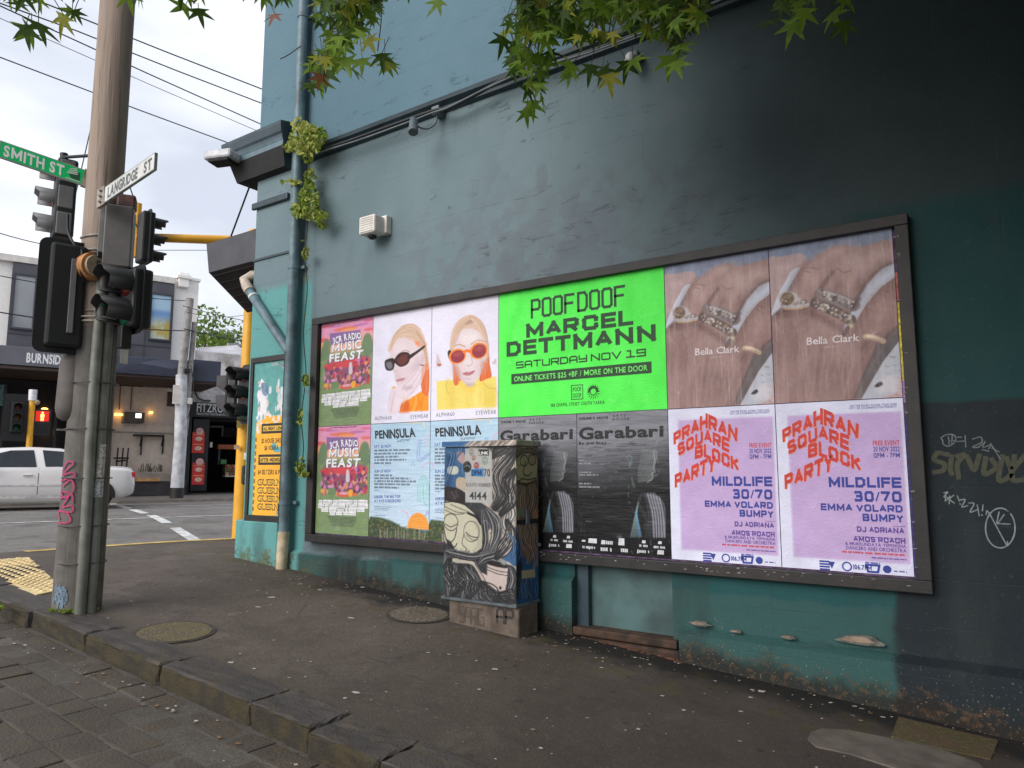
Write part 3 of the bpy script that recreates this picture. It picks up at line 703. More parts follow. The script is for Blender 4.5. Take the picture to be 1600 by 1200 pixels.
for i in range(80):
    if i < 55: x = rnd.uniform(2.9, 5.9); z = .875+rnd.uniform(-.035, .012) if rnd.random() < .7 else .84
    else: x = rnd.uniform(5.888, 5.93); z = rnd.uniform(.9, 3.25)
    w, h = (rnd.uniform(.002, .016), rnd.uniform(.0015, .005)) if i < 80 else (rnd.uniform(.003, .008), rnd.uniform(.006, .035)); y = -.0515 if z < .888 or x > 5.9 else -.004
    mb.ext([(x-w, y, z-h), (x+w, y, z-h*.6), (x+w*.7, y, z+h), (x-w*.5, y, z+h*.7)], (0, .001, 0), mat('paper_shred', (150, 142, 140), .8))
mb.build('paper_scraps', bb)['kind'] = 'stuff'
mb = MB()
for z0, z1, c in ((2.75, 2.95, (196, 100, 92)), (2.2, 2.74, (214, 190, 60)), (2.05, 2.2, (150, 120, 170)), (1.0, 1.95, (56, 48, 110)), (.92, 1.0, (40, 44, 96))):
    mb.ext([(5.888, .001, z0), (5.904, .001, z0), (5.904, .001, z1), (5.888, .001, z1)], (0, .003, 0), mat('old_poster_strip_%d' % c[0], c, .7, .3, 30))
mb.build('old_poster_strip', bb)

MP = {'soft': print_mat('matt_poster_paper', .55, (1.5, 1, 1.5), .3), 'rain': print_mat('streaked_poster_paper', .5, (3, 1, .35), .3, streak=.35, gain=1.12),
      'gloss': print_mat('glossy_wrinkled_paper', .5, (.7, 1, 6), .4, gain=1.0, spec=.22)}
INK = {}
def ink(c, name='printed_ink'):
    if c not in INK: INK[c] = mat('%s_%d_%d_%d' % ((name,)+c), c, .6, .08, 20, .05)
    return INK[c]
def slot(col, row, cols=1): return (col*PW, (col+cols)*PW, ZT-(row+1)*PH, ZT-row*PH)
def poster(art, label, col, row, m, cols=1):
    u0, u1, v0, v1 = slot(col, row, cols)
    o = art.build('poster', WL, m, origin=((u0+u1)/2, 0, v0)); return tag(o, label, 'poster', 'posters pasted on the long billboard')
def newart(col, row, base, cols=1, res=.0065):
    u0, u1, v0, v1 = slot(col, row, cols); e = .003; return Art(u0+e, u1-e, v0+e, v1-e, res, base)
def strands(A, Z, flows, n, cols, th=.004, al=.5, jit=14):
    """hair: fine strands between two guide curves"""
    for i in range(n):
        t = rnd.random(); c = rnd.choice(cols); f = [np.array(a, float)*(1-t)+np.array(b, float)*t+[rnd.gauss(0, jit*.3), rnd.gauss(0, jit*.3)] for a, b in zip(*flows)]
        A.line(Z(*[tuple(q) for q in f]), th*rnd.uniform(.6, 1.5), c, al*rnd.uniform(.5, 1))
def shade(A, Z, cx, cy, rx, ry, col, al=.4, rot=0.):
    p = Z((cx, cy), (cx+rx, cy), (cx, cy-ry)); a, b = p[1][0]-p[0][0], p[2][1]-p[0][1]; A.ell(p[0], a*.6, b*.6, col, rot, al, soft=min(a, b)*.6)
def dup_poster(o, dc, dr, label): 
    l = o.location; return copy_tree(o, (l.x+dc*PW, 0, l.z-dr*PH), label)
def words(mb, y, x0, x1, h, m, g=.3):                         # illegible small print: a row of word-long dashes
    if hasattr(mb, 'start'): mb.start('small_print')
    x = x0
    while x < x1:
        w = min(rnd.uniform(1.2, 4.2)*h, x1-x)
        for k in range(max(1, int(w/(h*.55)))):
            a = x+k*h*.55
            mb.poly([WL.p(a, y+rnd.uniform(0, .15)*h, .0012), WL.p(a+h*.42, y, .0012), WL.p(a+h*.42, y+h*rnd.uniform(.75, 1), .0012), WL.p(a, y+h, .0012)], m)
        x += w+h*g

# --- radio music feast (second row is the master)
Z = zm(480, 640, .18335)
A = newart(0, 1, (128, 150, 104)); u0, u1, v0, v1 = slot(0, 1)
hz = Z((90, 390))[0][1]
A.grad(lambda U, V: (V-hz+.06)/.06, (240, 176, 140)); A.grad(lambda U, V: (V-hz-.05)/.16, (226, 152, 186)); A.noise(.09, 5)
for cx, cy, rx, ry, c in ((300, 210, 110, 16, (228, 116, 84)), (330, 222, 70, 14, (240, 160, 100)), (150, 172, 60, 12, (214, 96, 116)), (505, 240, 45, 14, (222, 104, 110)), (115, 290, 40, 18, (220, 90, 100)), (500, 160, 40, 10, (214, 100, 140)), (215, 180, 60, 8, (190, 120, 180)), (430, 190, 70, 10, (180, 110, 170)), (120, 330, 40, 16, (244, 170, 110))):
    p = Z((cx, cy), (cx+rx, cy), (cx, cy-ry)); A.ell(p[0], p[1][0]-p[0][0], p[2][1]-p[0][1], c, alpha=.85, soft=.008)
A.poly(Z((165, 236), (430, 236), (432, 340), (165, 340)), (140, 104, 158), sm=False)
for cx, cy, r in ((140, 345, 34), (130, 400, 40), (490, 340, 40), (500, 400, 46), (470, 385, 34)): p = Z((cx, cy), (cx+r, cy)); A.ell(p[0], p[1][0]-p[0][0], (p[1][0]-p[0][0])*1.2, (112, 134, 100), soft=.012)
A.poly(Z((140, 500), (180, 470), (470, 470), (500, 520), (495, 640), (440, 690), (190, 690), (130, 640)), (150, 74, 110), soft=.02, alpha=.8)
A.poly(Z((150, 500), (470, 485), (485, 540), (150, 550)), (214, 78, 84), soft=.01)
pal = ((200, 66, 78), (126, 58, 110), (214, 140, 186), (96, 110, 84), (170, 70, 90), (90, 50, 96), (226, 160, 120))
for i in range(260):
    a, b = rnd.uniform(120, 505), rnd.uniform(495, 720)
    if abs(a-310) < 40 and b < 620: continue
    p = Z((a, b), (a+rnd.uniform(5, 15), b)); r = p[1][0]-p[0][0]; A.ell(p[0], r, r*rnd.uniform(.7, 1.5), rnd.choice(pal), alpha=.85)
A.poly(Z((335, 520), (355, 520), (360, 610), (330, 610)), (214, 200, 214)); A.poly(Z((180, 660), (220, 640), (245, 720), (190, 720)), (110, 140, 96))
for cx, cy, rx, ry, c in ((310, 722, 62, 24, (222, 96, 74)), (310, 714, 40, 12, (222, 170, 190)), (370, 712, 22, 32, (240, 176, 60)), (130, 692, 16, 20, (236, 170, 70)), (405, 722, 26, 14, (226, 110, 70)), (200, 655, 30, 12, (226, 150, 196))):
    p = Z((cx, cy), (cx+rx, cy), (cx, cy-ry)); A.ell(p[0], p[1][0]-p[0][0], p[2][1]-p[0][1], c)
for i in range(90):
    a, b = rnd.uniform(90, 510), rnd.uniform(905, 1050); p = Z((a, b), (a+rnd.uniform(20, 60), b+rnd.uniform(-8, 8))); A.line(p, .006, rnd.choice(((110, 134, 90), (142, 160, 122), (120, 128, 116))), .5)
radio = poster(A, 'pink and green music festival poster at the bottom left corner of the billboard', 0, 1, MP['soft'])
mb = Print(); dk, wh = ink((66, 44, 86)), ink((236, 234, 238))
for sh, mm, lf in ((3, dk, .0010), (0, wh, .0022)):
    q = lambda *p: Z(*[(a+sh, b+sh) for a, b in p])
    text(mb, WL, '3CR RADIO', q((197, 338), (310, 312), (440, 312)), q((192, 278), (310, 252), (432, 258)), mm, 2, lf)
    text(mb, WL, 'MUSIC', q((182, 408), (310, 398), (442, 396)), q((188, 340), (310, 325), (436, 322)), mm, 2, lf)
    text(mb, WL, 'FEAST', q((163, 492), (310, 487), (446, 488)), q((165, 420), (310, 416), (460, 414)), mm, 2, lf)
for y0, y1, segs in ((770, 805, ((98, 130), (134, 215), (220, 262), (266, 390), (396, 430), (434, 515))), (808, 840, ((92, 145), (150, 185), (190, 325), (332, 352), (356, 430), (435, 520))), (842, 870, ((120, 178), (184, 250), (256, 318), (325, 345), (350, 418), (424, 490))), (874, 898, ((192, 240), (246, 300), (306, 415)))):
    mb.start('lettering')
    for a, b in segs:
        p = Z((a, y1), (b, y0)); mb.poly([WL.p(*q, .0012) for q in ((p[0][0], p[0][1]), (p[1][0], p[0][1]), (p[1][0], p[1][1]), (p[0][0], p[1][1]))], wh)
        xs_ = np.arange(p[0][0]+.008, p[1][0]-.008, .016)
        for x in xs_: mb.poly([WL.p(x, p[0][1]+.012, .0016), WL.p(x+.006, p[0][1]+.012, .0016), WL.p(x+.006, p[1][1]-.012, .0016), WL.p(x, p[1][1]-.016, .0016)], ink((150, 156, 140)))
for k in range(8):
    p = Z((170+k*6, 912+k*11), (430-k*5, 912+k*11)); words(mb, p[0][1], p[0][0], p[1][0], .009, ink((92, 104, 88)))
p = Z((195, 160), (430, 160)); words(mb, p[0][1], p[0][0], p[1][0], .010, dk)
mb.build('lettering', radio)
dup_poster(radio, 0, -1, 'pink and green music festival poster at the top left corner of the billboard')

# --- eyewear portraits
Z = zm(580, 450, .18333); skin = (222, 204, 208); PAPER = (228, 224, 240)
def cap(col, mb):
    g = ink((120, 118, 130))
    for s, a, b in (('ALPHA60', *((Z((30, 1128), (175, 1095))) if col == 1 else Z((552, 1098), (710, 1062)))), ('EYEWEAR', *((Z((337, 1114), (487, 1076))) if col == 1 else Z((893, 1082), (1066, 1048))))):
        y0, h = min(a[1], b[1]), .042; text(mb, WL, s, [(a[0], y0), (b[0], y0)], [(a[0], y0+h), (b[0], y0+h)], g, 0, gap=.12)
A = newart(2, 0, PAPER, res=.0055); A.noise(.25, 4)
A.poly(Z((557, 795), (560, 1038), (1066, 1014), (1066, 752)), (236, 214, 112), sm=False)
A.poly(Z((640, 790), (700, 820), (720, 1000), (650, 1010)), (226, 196, 84), soft=.03, alpha=.5); A.poly(Z((930, 830), (1050, 850), (1060, 1000), (950, 1010)), (222, 190, 80), soft=.04, alpha=.5)
A.poly(Z((690, 560), (700, 700), (700, 800), (720, 832), (760, 800), (770, 700)), (226, 112, 56)); A.poly(Z((940, 560), (1000, 540), (1010, 660), (1026, 752), (985, 775), (925, 792), (930, 690)), (224, 108, 54))
A.poly(Z((672, 530), (678, 410), (715, 315), (780, 250), (850, 228), (925, 265), (980, 375), (1000, 490), (1000, 600), (960, 640), (700, 620)), (216, 184, 164))
A.poly(Z((760, 790), (850, 850), (930, 800), (960, 820), (850, 900), (740, 830)), (240, 208, 96), soft=.01)
A.poly(Z((692, 500), (712, 420), (768, 360), (830, 345), (900, 360), (950, 420), (975, 500), (968, 610), (940, 715), (895, 795), (850, 836), (800, 815), (745, 750), (704, 650)), skin)
A.poly(Z((700, 640), (730, 730), (800, 810), (850, 836), (800, 780), (750, 700)), (200, 178, 184), soft=.02, alpha=.6); A.poly(Z((770, 400), (860, 370), (900, 420), (840, 470), (780, 460)), (236, 222, 222), soft=.04, alpha=.6)
for a in range(7): A.line(Z((800+a*10, 262+a*2), (740-a*2+a*8, 330+a*3), (690+a*4, 450+a*6)), .006, (176, 138, 116), .5); A.line(Z((850+a*9, 262), (930+a*4, 330+a*3), (975+a*3, 440+a*10)), .006, (182, 142, 118), .5)
A.poly(Z((790, 280), (850, 245), (890, 270), (860, 300), (810, 312)), (150, 120, 110), soft=.018, alpha=.6)
bl1, bl2, bl3, rd1 = (236, 208, 186), (196, 160, 134), (168, 130, 108), (214, 122, 78)
strands(A, Z, (((835, 240), (740, 290), (690, 420), (680, 540), (690, 640)), ((850, 262), (780, 320), (728, 400), (700, 500), (700, 640))), 70, (bl1, bl2, bl3, bl1)); strands(A, Z, (((850, 240), (940, 290), (985, 400), (1000, 520), (995, 640)), ((850, 262), (905, 310), (950, 400), (972, 480), (975, 600))), 70, (bl1, bl2, bl3, bl1))
strands(A, Z, (((695, 640), (700, 740), (715, 825)), ((760, 690), (762, 760), (750, 812))), 34, (rd1, (196, 84, 40), (236, 140, 90))); strands(A, Z, (((935, 640), (935, 720), (930, 790)), ((1000, 600), (1012, 690), (1024, 752))), 44, (rd1, (196, 84, 40), (236, 140, 90)))
shade(A, Z, 730, 690, 60, 120, (190, 164, 168), .5); shade(A, Z, 945, 660, 50, 110, (196, 170, 174), .5); shade(A, Z, 840, 640, 60, 60, (238, 224, 226), .6); shade(A, Z, 830, 440, 120, 60, (240, 226, 228), .5); shade(A, Z, 845, 825, 70, 26, (176, 150, 150), .5); shade(A, Z, 770, 670, 50, 40, (232, 204, 206), .6); shade(A, Z, 905, 650, 45, 40, (232, 204, 206), .6)
for a in range(12): x = rnd.uniform(570, 1050); A.line(Z((x, 850), (x+rnd.uniform(-20, 20), 930), (x+rnd.uniform(-10, 10), 1010)), rnd.uniform(.008, .02), rnd.choice(((222, 190, 84), (244, 228, 140))), .35, soft=.015)
A.poly(Z((652, 545), (676, 530), (684, 590), (662, 602)), (60, 44, 46))
for c, rx, ry in (((733, 582), 74, 64), ((915, 535), 76, 70)):
    p = Z(c, (c[0]+rx, c[1]), (c[0], c[1]-ry)); a_, b_ = p[1][0]-p[0][0], p[2][1]-p[0][1]
    A.ell(p[0], a_, b_, (240, 134, 52)); q = Z((c[0]+4, c[1]+2))[0]; A.ell(q, a_*.8, b_*.82, (148, 54, 66)); A.ell((q[0], q[1]+b_*.3), a_*.55, b_*.3, (182, 92, 88), alpha=.6, soft=.015)
A.line(Z((790, 545), (815, 535), (845, 540)), .03, (238, 120, 44)); A.line(Z((700, 500), (750, 482), (800, 500)), .010, (196, 150, 110)); A.line(Z((850, 480), (910, 446), (985, 460)), .010, (196, 150, 110))
A.poly(Z((780, 728), (812, 714), (832, 718), (880, 702), (876, 722), (838, 746), (800, 746)), (196, 128, 132)); A.line(Z((784, 730), (834, 730), (878, 708)), .006, (140, 80, 88))
A.line(Z((852, 590), (862, 640), (838, 664), (818, 658)), .012, (192, 164, 168), .7); A.line(Z((812, 770), (845, 778)), .014, (196, 172, 176), .7)
A.poly(Z((560, 560), (585, 610), (600, 655), (575, 670), (556, 665)), (210, 190, 192)); A.poly(Z((560, 645), (600, 650), (580, 670)), (190, 110, 100)); A.poly(Z((1030, 640), (1064, 600), (1066, 645)), (206, 188, 192))
A.line(Z((645, 790), (640, 850), (660, 900)), .006, (170, 140, 70), .6); A.line(Z((950, 800), (1000, 850), (1064, 858)), .006, (170, 140, 70), .6)
e2 = poster(A, 'poster of a woman facing us in round orange sunglasses and yellow jumper', 2, 0, MP['soft']); mb = Print(); cap(2, mb); mb.build('lettering', e2)
A = newart(1, 0, PAPER, res=.0055); A.noise(.25, 4)
A.poly(Z((235, 1056), (250, 1000), (310, 955), (420, 885), (489, 830), (489, 1046)), (238, 146, 36), sm=False); A.poly(Z((240, 1000), (310, 960), (330, 1050), (240, 1058)), (214, 92, 34), soft=.02, alpha=.8)
A.poly(Z((420, 640), (489, 630), (489, 900), (430, 870)), (224, 112, 58)); A.poly(Z((178, 850), (206, 838), (212, 870), (178, 895)), (236, 170, 60))
A.poly(Z((152, 545), (160, 470), (200, 385), (262, 322), (335, 302), (400, 330), (450, 410), (482, 540), (490, 680), (440, 690), (300, 600)), (218, 188, 168))
A.poly(Z((162, 560), (176, 480), (228, 430), (330, 440), (420, 510), (452, 600), (448, 700), (400, 800), (310, 856), (230, 835), (204, 790), (188, 700), (150, 640)), skin)
A.poly(Z((300, 700), (420, 640), (430, 760), (330, 850), (260, 845)), (204, 184, 192), soft=.03, alpha=.6)
A.poly(Z((375, 455), (450, 462), (468, 490), (400, 494)), (236, 132, 86), soft=.015)
for a in range(9): A.line(Z((250+a*14, 325-a*2), (320+a*12, 370+a*4), (400+a*9, 470+a*6)), .005, (182, 146, 122), .45)
A.line(Z((190, 420), (230, 370), (285, 345)), .010, (150, 120, 112), .6)
A.poly(Z((444, 650), (462, 690), (420, 820), (360, 900), (262, 970), (236, 1056), (146, 1066), (166, 880), (262, 820), (350, 740), (410, 670)), (228, 210, 218))
bl1, bl2, bl3, rd1 = (236, 208, 186), (196, 160, 134), (170, 132, 112), (214, 122, 78)
strands(A, Z, (((165, 530), (190, 420), (270, 335), (350, 305), (420, 350)), ((200, 460), (250, 410), (330, 420), (410, 470), (470, 600))), 110, (bl1, bl2, bl3, bl1)); strands(A, Z, (((380, 340), (440, 420), (470, 540), (480, 660)), ((420, 470), (450, 540), (460, 600), (470, 680))), 50, (bl1, bl2, bl3)); strands(A, Z, (((430, 660), (428, 760), (436, 860)), ((488, 640), (487, 760), (486, 880))), 40, (rd1, (196, 84, 40), (236, 150, 100)))
shade(A, Z, 250, 520, 80, 60, (238, 224, 228), .6); shade(A, Z, 300, 740, 90, 60, (232, 206, 214), .6); shade(A, Z, 400, 640, 50, 80, (194, 170, 180), .5); shade(A, Z, 230, 760, 30, 60, (196, 172, 182), .4); shade(A, Z, 310, 850, 80, 24, (180, 156, 166), .6); shade(A, Z, 220, 980, 40, 80, (240, 224, 232), .5)
for a in range(12): x = rnd.uniform(280, 480); A.line(Z((x, 930), (x+rnd.uniform(-30, 10), 980), (x-20, 1045)), rnd.uniform(.008, .02), rnd.choice(((220, 110, 30), (246, 176, 70))), .4, soft=.012)
for p in (((430, 690), (380, 780), (300, 880)), ((445, 720), (400, 820), (330, 910)), ((410, 680), (350, 760), (270, 840)), ((200, 890), (180, 980), (170, 1060))): A.line(Z(*p), .007, (178, 154, 170), .7)
A.poly(Z((430, 560), (450, 580), (446, 650), (424, 650)), (212, 186, 190)); A.line(Z((415, 655), (450, 660)), .008, (70, 60, 70))
A.poly(Z((114, 640), (128, 612), (188, 598), (200, 640), (188, 692), (152, 706), (124, 690)), (52, 34, 34)); A.poly(Z((126, 640), (170, 630), (180, 680), (146, 690)), (120, 116, 124), soft=.012)
A.poly(Z((192, 622), (232, 562), (282, 545), (326, 560), (326, 620), (298, 656), (250, 672), (214, 650)), (60, 34, 32)); A.poly(Z((222, 620), (250, 580), (300, 566), (312, 610), (286, 648), (246, 656)), (104, 52, 44), soft=.01)
A.poly(Z((318, 575), (380, 540), (455, 488), (462, 500), (440, 520), (330, 606)), (50, 34, 34), sm=False); A.line(Z((255, 545), (290, 530), (330, 545)), .008, (150, 120, 116), .7)
A.poly(Z((214, 786), (246, 772), (286, 768), (270, 790), (226, 800)), (200, 140, 148)); A.line(Z((216, 786), (285, 770)), .005, (150, 96, 106)); A.line(Z((188, 700), (210, 716), (224, 706)), .008, (186, 158, 166), .7)
e1 = poster(A, 'poster of a woman in dark sunglasses resting her cheek on her hand', 1, 0, MP['soft']); mb = Print(); cap(1, mb); mb.build('lettering', e1)

# --- peninsula
Z = zm(480, 640, .18335); A = newart(1, 1, (178, 206, 226)); u0, u1, v0, v1 = slot(1, 1)
A.grad(lambda U, V: 1-(V-v0)/1.1, (206, 222, 238), .8); A.noise(.05, 4, 3, 3, .5)
for p, c in ((((955, 255), (935, 380), (960, 440), (1050, 380)), (150, 170, 214)), (((970, 260), (955, 370), (970, 415), (1040, 370)), (150, 170, 214)), (((945, 780), (945, 640), (990, 565), (1035, 640), (1030, 780)), (140, 200, 196)), (((965, 780), (965, 650), (990, 595), (1015, 650), (1010, 790)), (150, 206, 200)), (((985, 720), (990, 630), (995, 790), (1040, 815)), (140, 200, 196)), (((1020, 300), (1015, 250), (1045, 210)), (222, 180, 206)), (((975, 495), (1020, 455), (1070, 450)), (222, 180, 206)), (((805, 860), (850, 880), (860, 930)), (216, 176, 196)), (((885, 480), (900, 440), (915, 480)), (160, 190, 224)), (((780, 105), (900, 112), (980, 108), (1000, 150)), (228, 214, 170)), (((1005, 905), (1025, 870), (1040, 900)), (150, 160, 214)), (((550, 460), (565, 490)), (220, 170, 210))):
    A.line(Z(*p), .014, c, .85)
p = Z((945, 1020), (1040, 1020)); A.ell(p[0], p[1][0]-p[0][0], (p[1][0]-p[0][0])*1.12, (238, 158, 72))
sz = Z((900, 1018))[0][1]; A.poly([(u0+.42, v0), (u1, v0), (u1, sz), (u0+.42, sz)], (58, 130, 184), sm=False)
A.poly(Z((530, 930), (570, 915), (640, 925), (720, 950), (780, 985), (830, 1010), (1050, 1045), (1055, 1120), (530, 1100)), (70, 84, 58), soft=.01)
for i in range(500):
    a = rnd.uniform(530, 1050); b = rnd.uniform(925+max(0, (a-600)*.3), 1110); p = Z((a, b))[0]; A.ell(p, rnd.uniform(.004, .014), rnd.uniform(.004, .011), rnd.choice(((48, 66, 44), (96, 108, 62), (128, 122, 74), (60, 72, 60), (110, 100, 80), (84, 96, 110))), alpha=.8)
for i in range(26):
    a = rnd.uniform(570, 1045); b = rnd.uniform(1000, 1040); p = Z((a, b), (a+rnd.uniform(-4, 4), 1105)); A.line(p, .006, (176, 170, 150), .7)
pen = poster(A, 'pale blue summer festival poster with orange sun, fully visible left of the cabinet', 1, 1, MP['gloss']); bk, bl_ = ink((40, 42, 48)), ink((84, 96, 170)); mb = Print()
text(mb, WL, 'PENINSULA', Z((580, 245), (750, 242), (925, 228)), Z((578, 180), (750, 165), (915, 152)), bk, 2, gap=.05)
text(mb, WL, 'Summer', Z((765, 277), (880, 268)), Z((765, 245), (880, 236)), ink((110, 124, 140)), 0)
for s, y, x1, h in (('SAT 26 NOV', 325, 715, 26), ('SUN 27 NOV', 537, 712, 26), ('UNDER THE BIG TOP', 755, 795, 24), ('AT RYE FORESHORE', 793, 798, 26)):
    text(mb, WL, s, Z((572, y), (x1, y-(x1-572)*.02)), Z((572, y-h), (x1, y-h-(x1-572)*.02)), bl_, 1)
dk = ink((104, 116, 130))
for y, x1 in ((357, 880), (385, 860), (412, 786), (438, 845), (465, 718), (567, 730), (593, 878), (617, 930), (642, 880), (670, 785)):
    p = Z((572, y), (x1, y)); words(mb, p[0][1], p[0][0], p[1][0], .021, dk)
for y, x1 in ((828, 720), (842, 700), (856, 690), (902, 670), (690, 620)): p = Z((572, y), (x1, y)); words(mb, p[0][1], p[0][0], p[1][0], .009, ink((130, 150, 180)))
mb.build('lettering', pen)
dup_poster(pen, 1, 0, 'pale blue summer festival poster half hidden behind the painted cabinet')

# --- green club poster (double width)
Z = zm(770, 400, .21674); A = newart(3, 0, (86, 246, 84), 2, .014); A.noise(.3, 7, 3, .6, 1.6)
gp = poster(A, 'wide fluorescent green club night poster with black lettering', 3, 0, MP['soft'], 2)
mb = Print(); g = ink((26, 62, 30)); ph = g
def bx(a, b): p = Z(a, b); return p[0][0], p[0][1], p[1][0], p[1][1]
x0, y0, x1, y1 = bx((282, 446), (945, 208)); pm = Z((582, 410), (582, 265), (617, 395), (617, 250))
y0, y1 = pm[0][1], pm[1][1]
stext(mb, WL, 'POOF', x0, y0, pm[0][0], y1, .024, g, .42); stext(mb, WL, 'DOOF', pm[2][0], y0, x1, y1, .024, g, .42)
for s, a, b in (('MARCEL', ((236, 592), (236, 490)), ((1014, 500), (1010, 398))), ('DETTMANN', ((100, 728), (100, 622)), ((1183, 622), (1180, 508)))):
    p = Z(a[0], a[1], b[0], b[1]); text(mb, WL, s, [p[0], (p[2][0], p[0][1])], [(p[0][0], p[1][1]), (p[2][0], p[1][1])], g, 3, gap=.09)
p = Z((172, 812), (676, 775), (172, 762), (712, 770), (922, 756), (965, 738), (1100, 728))
stext(mb, WL, 'SATURDAY', p[0][0], p[0][1], p[1][0], p[2][1], .013, g, .32); stext(mb, WL, 'NOV', p[3][0], p[0][1], p[4][0], p[2][1], .013, g, .32); stext(mb, WL, '19', p[5][0], p[0][1], p[6][0], p[2][1], .013, g, .32)
mb.start('ticket_bar'); p = Z((134, 926), (134, 852), (1146, 845)); mb.poly([WL.p(p[0][0], p[0][1], .0010), WL.p(p[2][0], p[0][1], .0010), WL.p(p[2][0], p[1][1], .0010), WL.p(p[0][0], p[1][1], .0010)], g)
p = Z((155, 905), (155, 868), (1116, 822)); tbox(mb, WL, 'ONLINE TICKETS $25 +BF / MORE ON THE DOOR', p[0][0], p[0][1], p[2][0], p[1][1], ink((120, 240, 110)), 1, lift=.003, gap=.09)
mb.start('emblem'); p = Z((568, 1035), (648, 928), (575, 975), (642, 940), (575, 1028), (642, 985))
fr = [(p[0][0], p[0][1]), (p[1][0], p[0][1]), (p[1][0], p[1][1]), (p[0][0], p[1][1]), (p[0][0], p[0][1])]; strokes(mb, WL, fr, .007, g)
mid = (p[0][1]+p[1][1])/2; tbox(mb, WL, 'POOF', p[0][0]+.014, mid+.008, p[1][0]-.014, p[1][1]-.016, g, 1); tbox(mb, WL, 'DOOF', p[0][0]+.014, p[0][1]+.016, p[1][0]-.014, mid-.008, g, 1)
mb.start('emblem'); c, r_ = Z((724, 978), (756, 978)); r_ = r_[0]-c[0]      # round emblem with rays, like a cap badge
for k in range(16):
    a = k*math.pi/8; strokes(mb, WL, [(c[0]+r_*1.0*math.cos(a), c[1]+r_*1.0*math.sin(a)), (c[0]+r_*1.45*math.cos(a), c[1]+r_*1.45*math.sin(a))], .006, g)
ring = [(c[0]+r_*math.cos(t), c[1]+r_*math.sin(t)) for t in np.linspace(0, math.pi, 12)]; strokes(mb, WL, ring, .016, g)
ring = [(c[0]+r_*.7*math.cos(t), c[1]+r_*.7*math.sin(t)) for t in np.linspace(0, 2*math.pi, 18)]; strokes(mb, WL, ring, .007, g)
p = Z((417, 1088), (417, 1072), (806, 1058)); tbox(mb, WL, '386 CHAPEL STREET SOUTH YARRA', p[0][0], p[0][1], p[2][0], p[0][1]+.030, g, 1, gap=.13)
mb.build('lettering', gp)

# --- dance theatre poster
Z = zm(780, 630, .22508); A = newart(4, 1, (134, 134, 141)); u0, u1, v0, v1 = slot(4, 1)
A.grad(lambda U, V: (v1-.30-V)/.46+.25*(U-u0)/PW, (30, 29, 31)); A.grad(lambda U, V: (v0+.26-V)/.14, (20, 20, 23))
A.noise(.04, 9, 3, 4, .4)
for i in range(220):
    y = rnd.uniform(v0+.25, v1-.25); x = rnd.uniform(u0, u1); A.line([(x, y), (x+rnd.uniform(.04, .16), y+rnd.uniform(-.006, .006))], .005, rnd.choice(((96, 96, 96), (22, 22, 24), (74, 76, 74), (30, 30, 32))), .5, sm=False)
for k in range(9):                                               # striped profile and shoulders
    x = 985+k*13; A.line(Z((x+6, 318+k*2), (x-2, 400), (x-16-k, 470), (x-18-k*2, 548-k*2)), .009, (128+6*k, 146+4*k, 142+4*k), .55)
A.line(Z((1070, 330), (1080, 400), (1072, 440), (1080, 478), (1062, 486), (1066, 520), (1030, 548)), .010, (160, 168, 166), .7)
for p in (((885, 370), (905, 360), (920, 385), (908, 440)), ((890, 390), (905, 410), (905, 440)), ((920, 520), (930, 560), (938, 585))): A.line(Z(*p), .012, (110, 140, 132), .6)
for k in range(11): A.line(Z((985+k*9, 625), (1000+k*14-(40 if k < 2 else 0), 700), (1010+k*14, 800), (1010+k*14, 925)), .010, (130, 132, 140), .25+.05*k)
for k in range(6): A.line(Z((965-k*3, 690+k*14), (940-k*2+k*6, 800), (915+k*14, 925)), .012, ((104, 160, 196) if k > 3 else (120, 140, 140)), .75)
for k in range(5): A.line(Z((1030+k*20, 630+k*6), (1065+k*18, 770), (1075+k*18, 930)), .012, (176, 176, 190), .75)
dance = poster(A, 'dark dance theatre poster with striped figure, fully visible beside the lilac poster', 4, 1, MP['gloss']); mb = Print(); k_ = ink((24, 24, 27)); w_ = ink((205, 205, 210))
for s, a, b, w, gp_ in (('CHUNKY MOVE', ((555, 116), (757, 108)), ((555, 98), (757, 90)), 2, .07), ('ARTS', ((787, 96), (876, 92)), ((787, 80), (876, 76)), 1, .35), ('HOUSE', ((787, 120), (902, 115)), ((787, 104), (902, 99)), 1, .3), ('Garabari', ((553, 250), (1142, 228)), ((553, 168), (1142, 150)), 2, .03), ('By Joel Bray', ((553, 288), (746, 282)), ((553, 268), (746, 264)), 2, .07)):
    text(mb, WL, s, Z(*a), Z(*b), k_, w, gap=gp_)
for y, x1 in ((404, 600), (425, 642), (485, 640), (503, 692), (563, 645), (586, 702)): p = Z((555, y), (x1, y)); words(mb, p[0][1], p[0][0], p[1][0], .014, ink((150, 150, 155)))
for (cx, cy, w, h) in ((585, 955, 26, 10), (648, 955, 60, 28), (620, 1000, 84, 12), (626, 1008, 12, 12), (722, 965, 30, 26), (770, 968, 56, 22), (750, 1015, 90, 20), (848, 962, 42, 46), (875, 1022, 60, 22), (1003, 962, 26, 18), (1003, 990, 60, 12), (962, 1028, 10, 26), (1010, 1030, 76, 14), (1115, 968, 26, 18), (1115, 1000, 84, 12), (1120, 1035, 46, 26)):
    mb.start('emblem'); p = Z((cx-w/2, cy+h/2), (cx+w/2, cy-h/2))
    if w > 50 and h < 24: words(mb, p[0][1], p[0][0], p[1][0], p[1][1]-p[0][1], w_)
    else: mb.poly([WL.p(*q, .0012) for q in ((p[0][0], p[0][1]), (p[1][0], p[0][1]), (p[1][0], p[1][1]), (p[0][0]+.006, p[1][1]))], w_)
mb.build('lettering', dance)
dup_poster(dance, -1, 0, 'dark dance theatre poster partly hidden behind the painted cabinet')

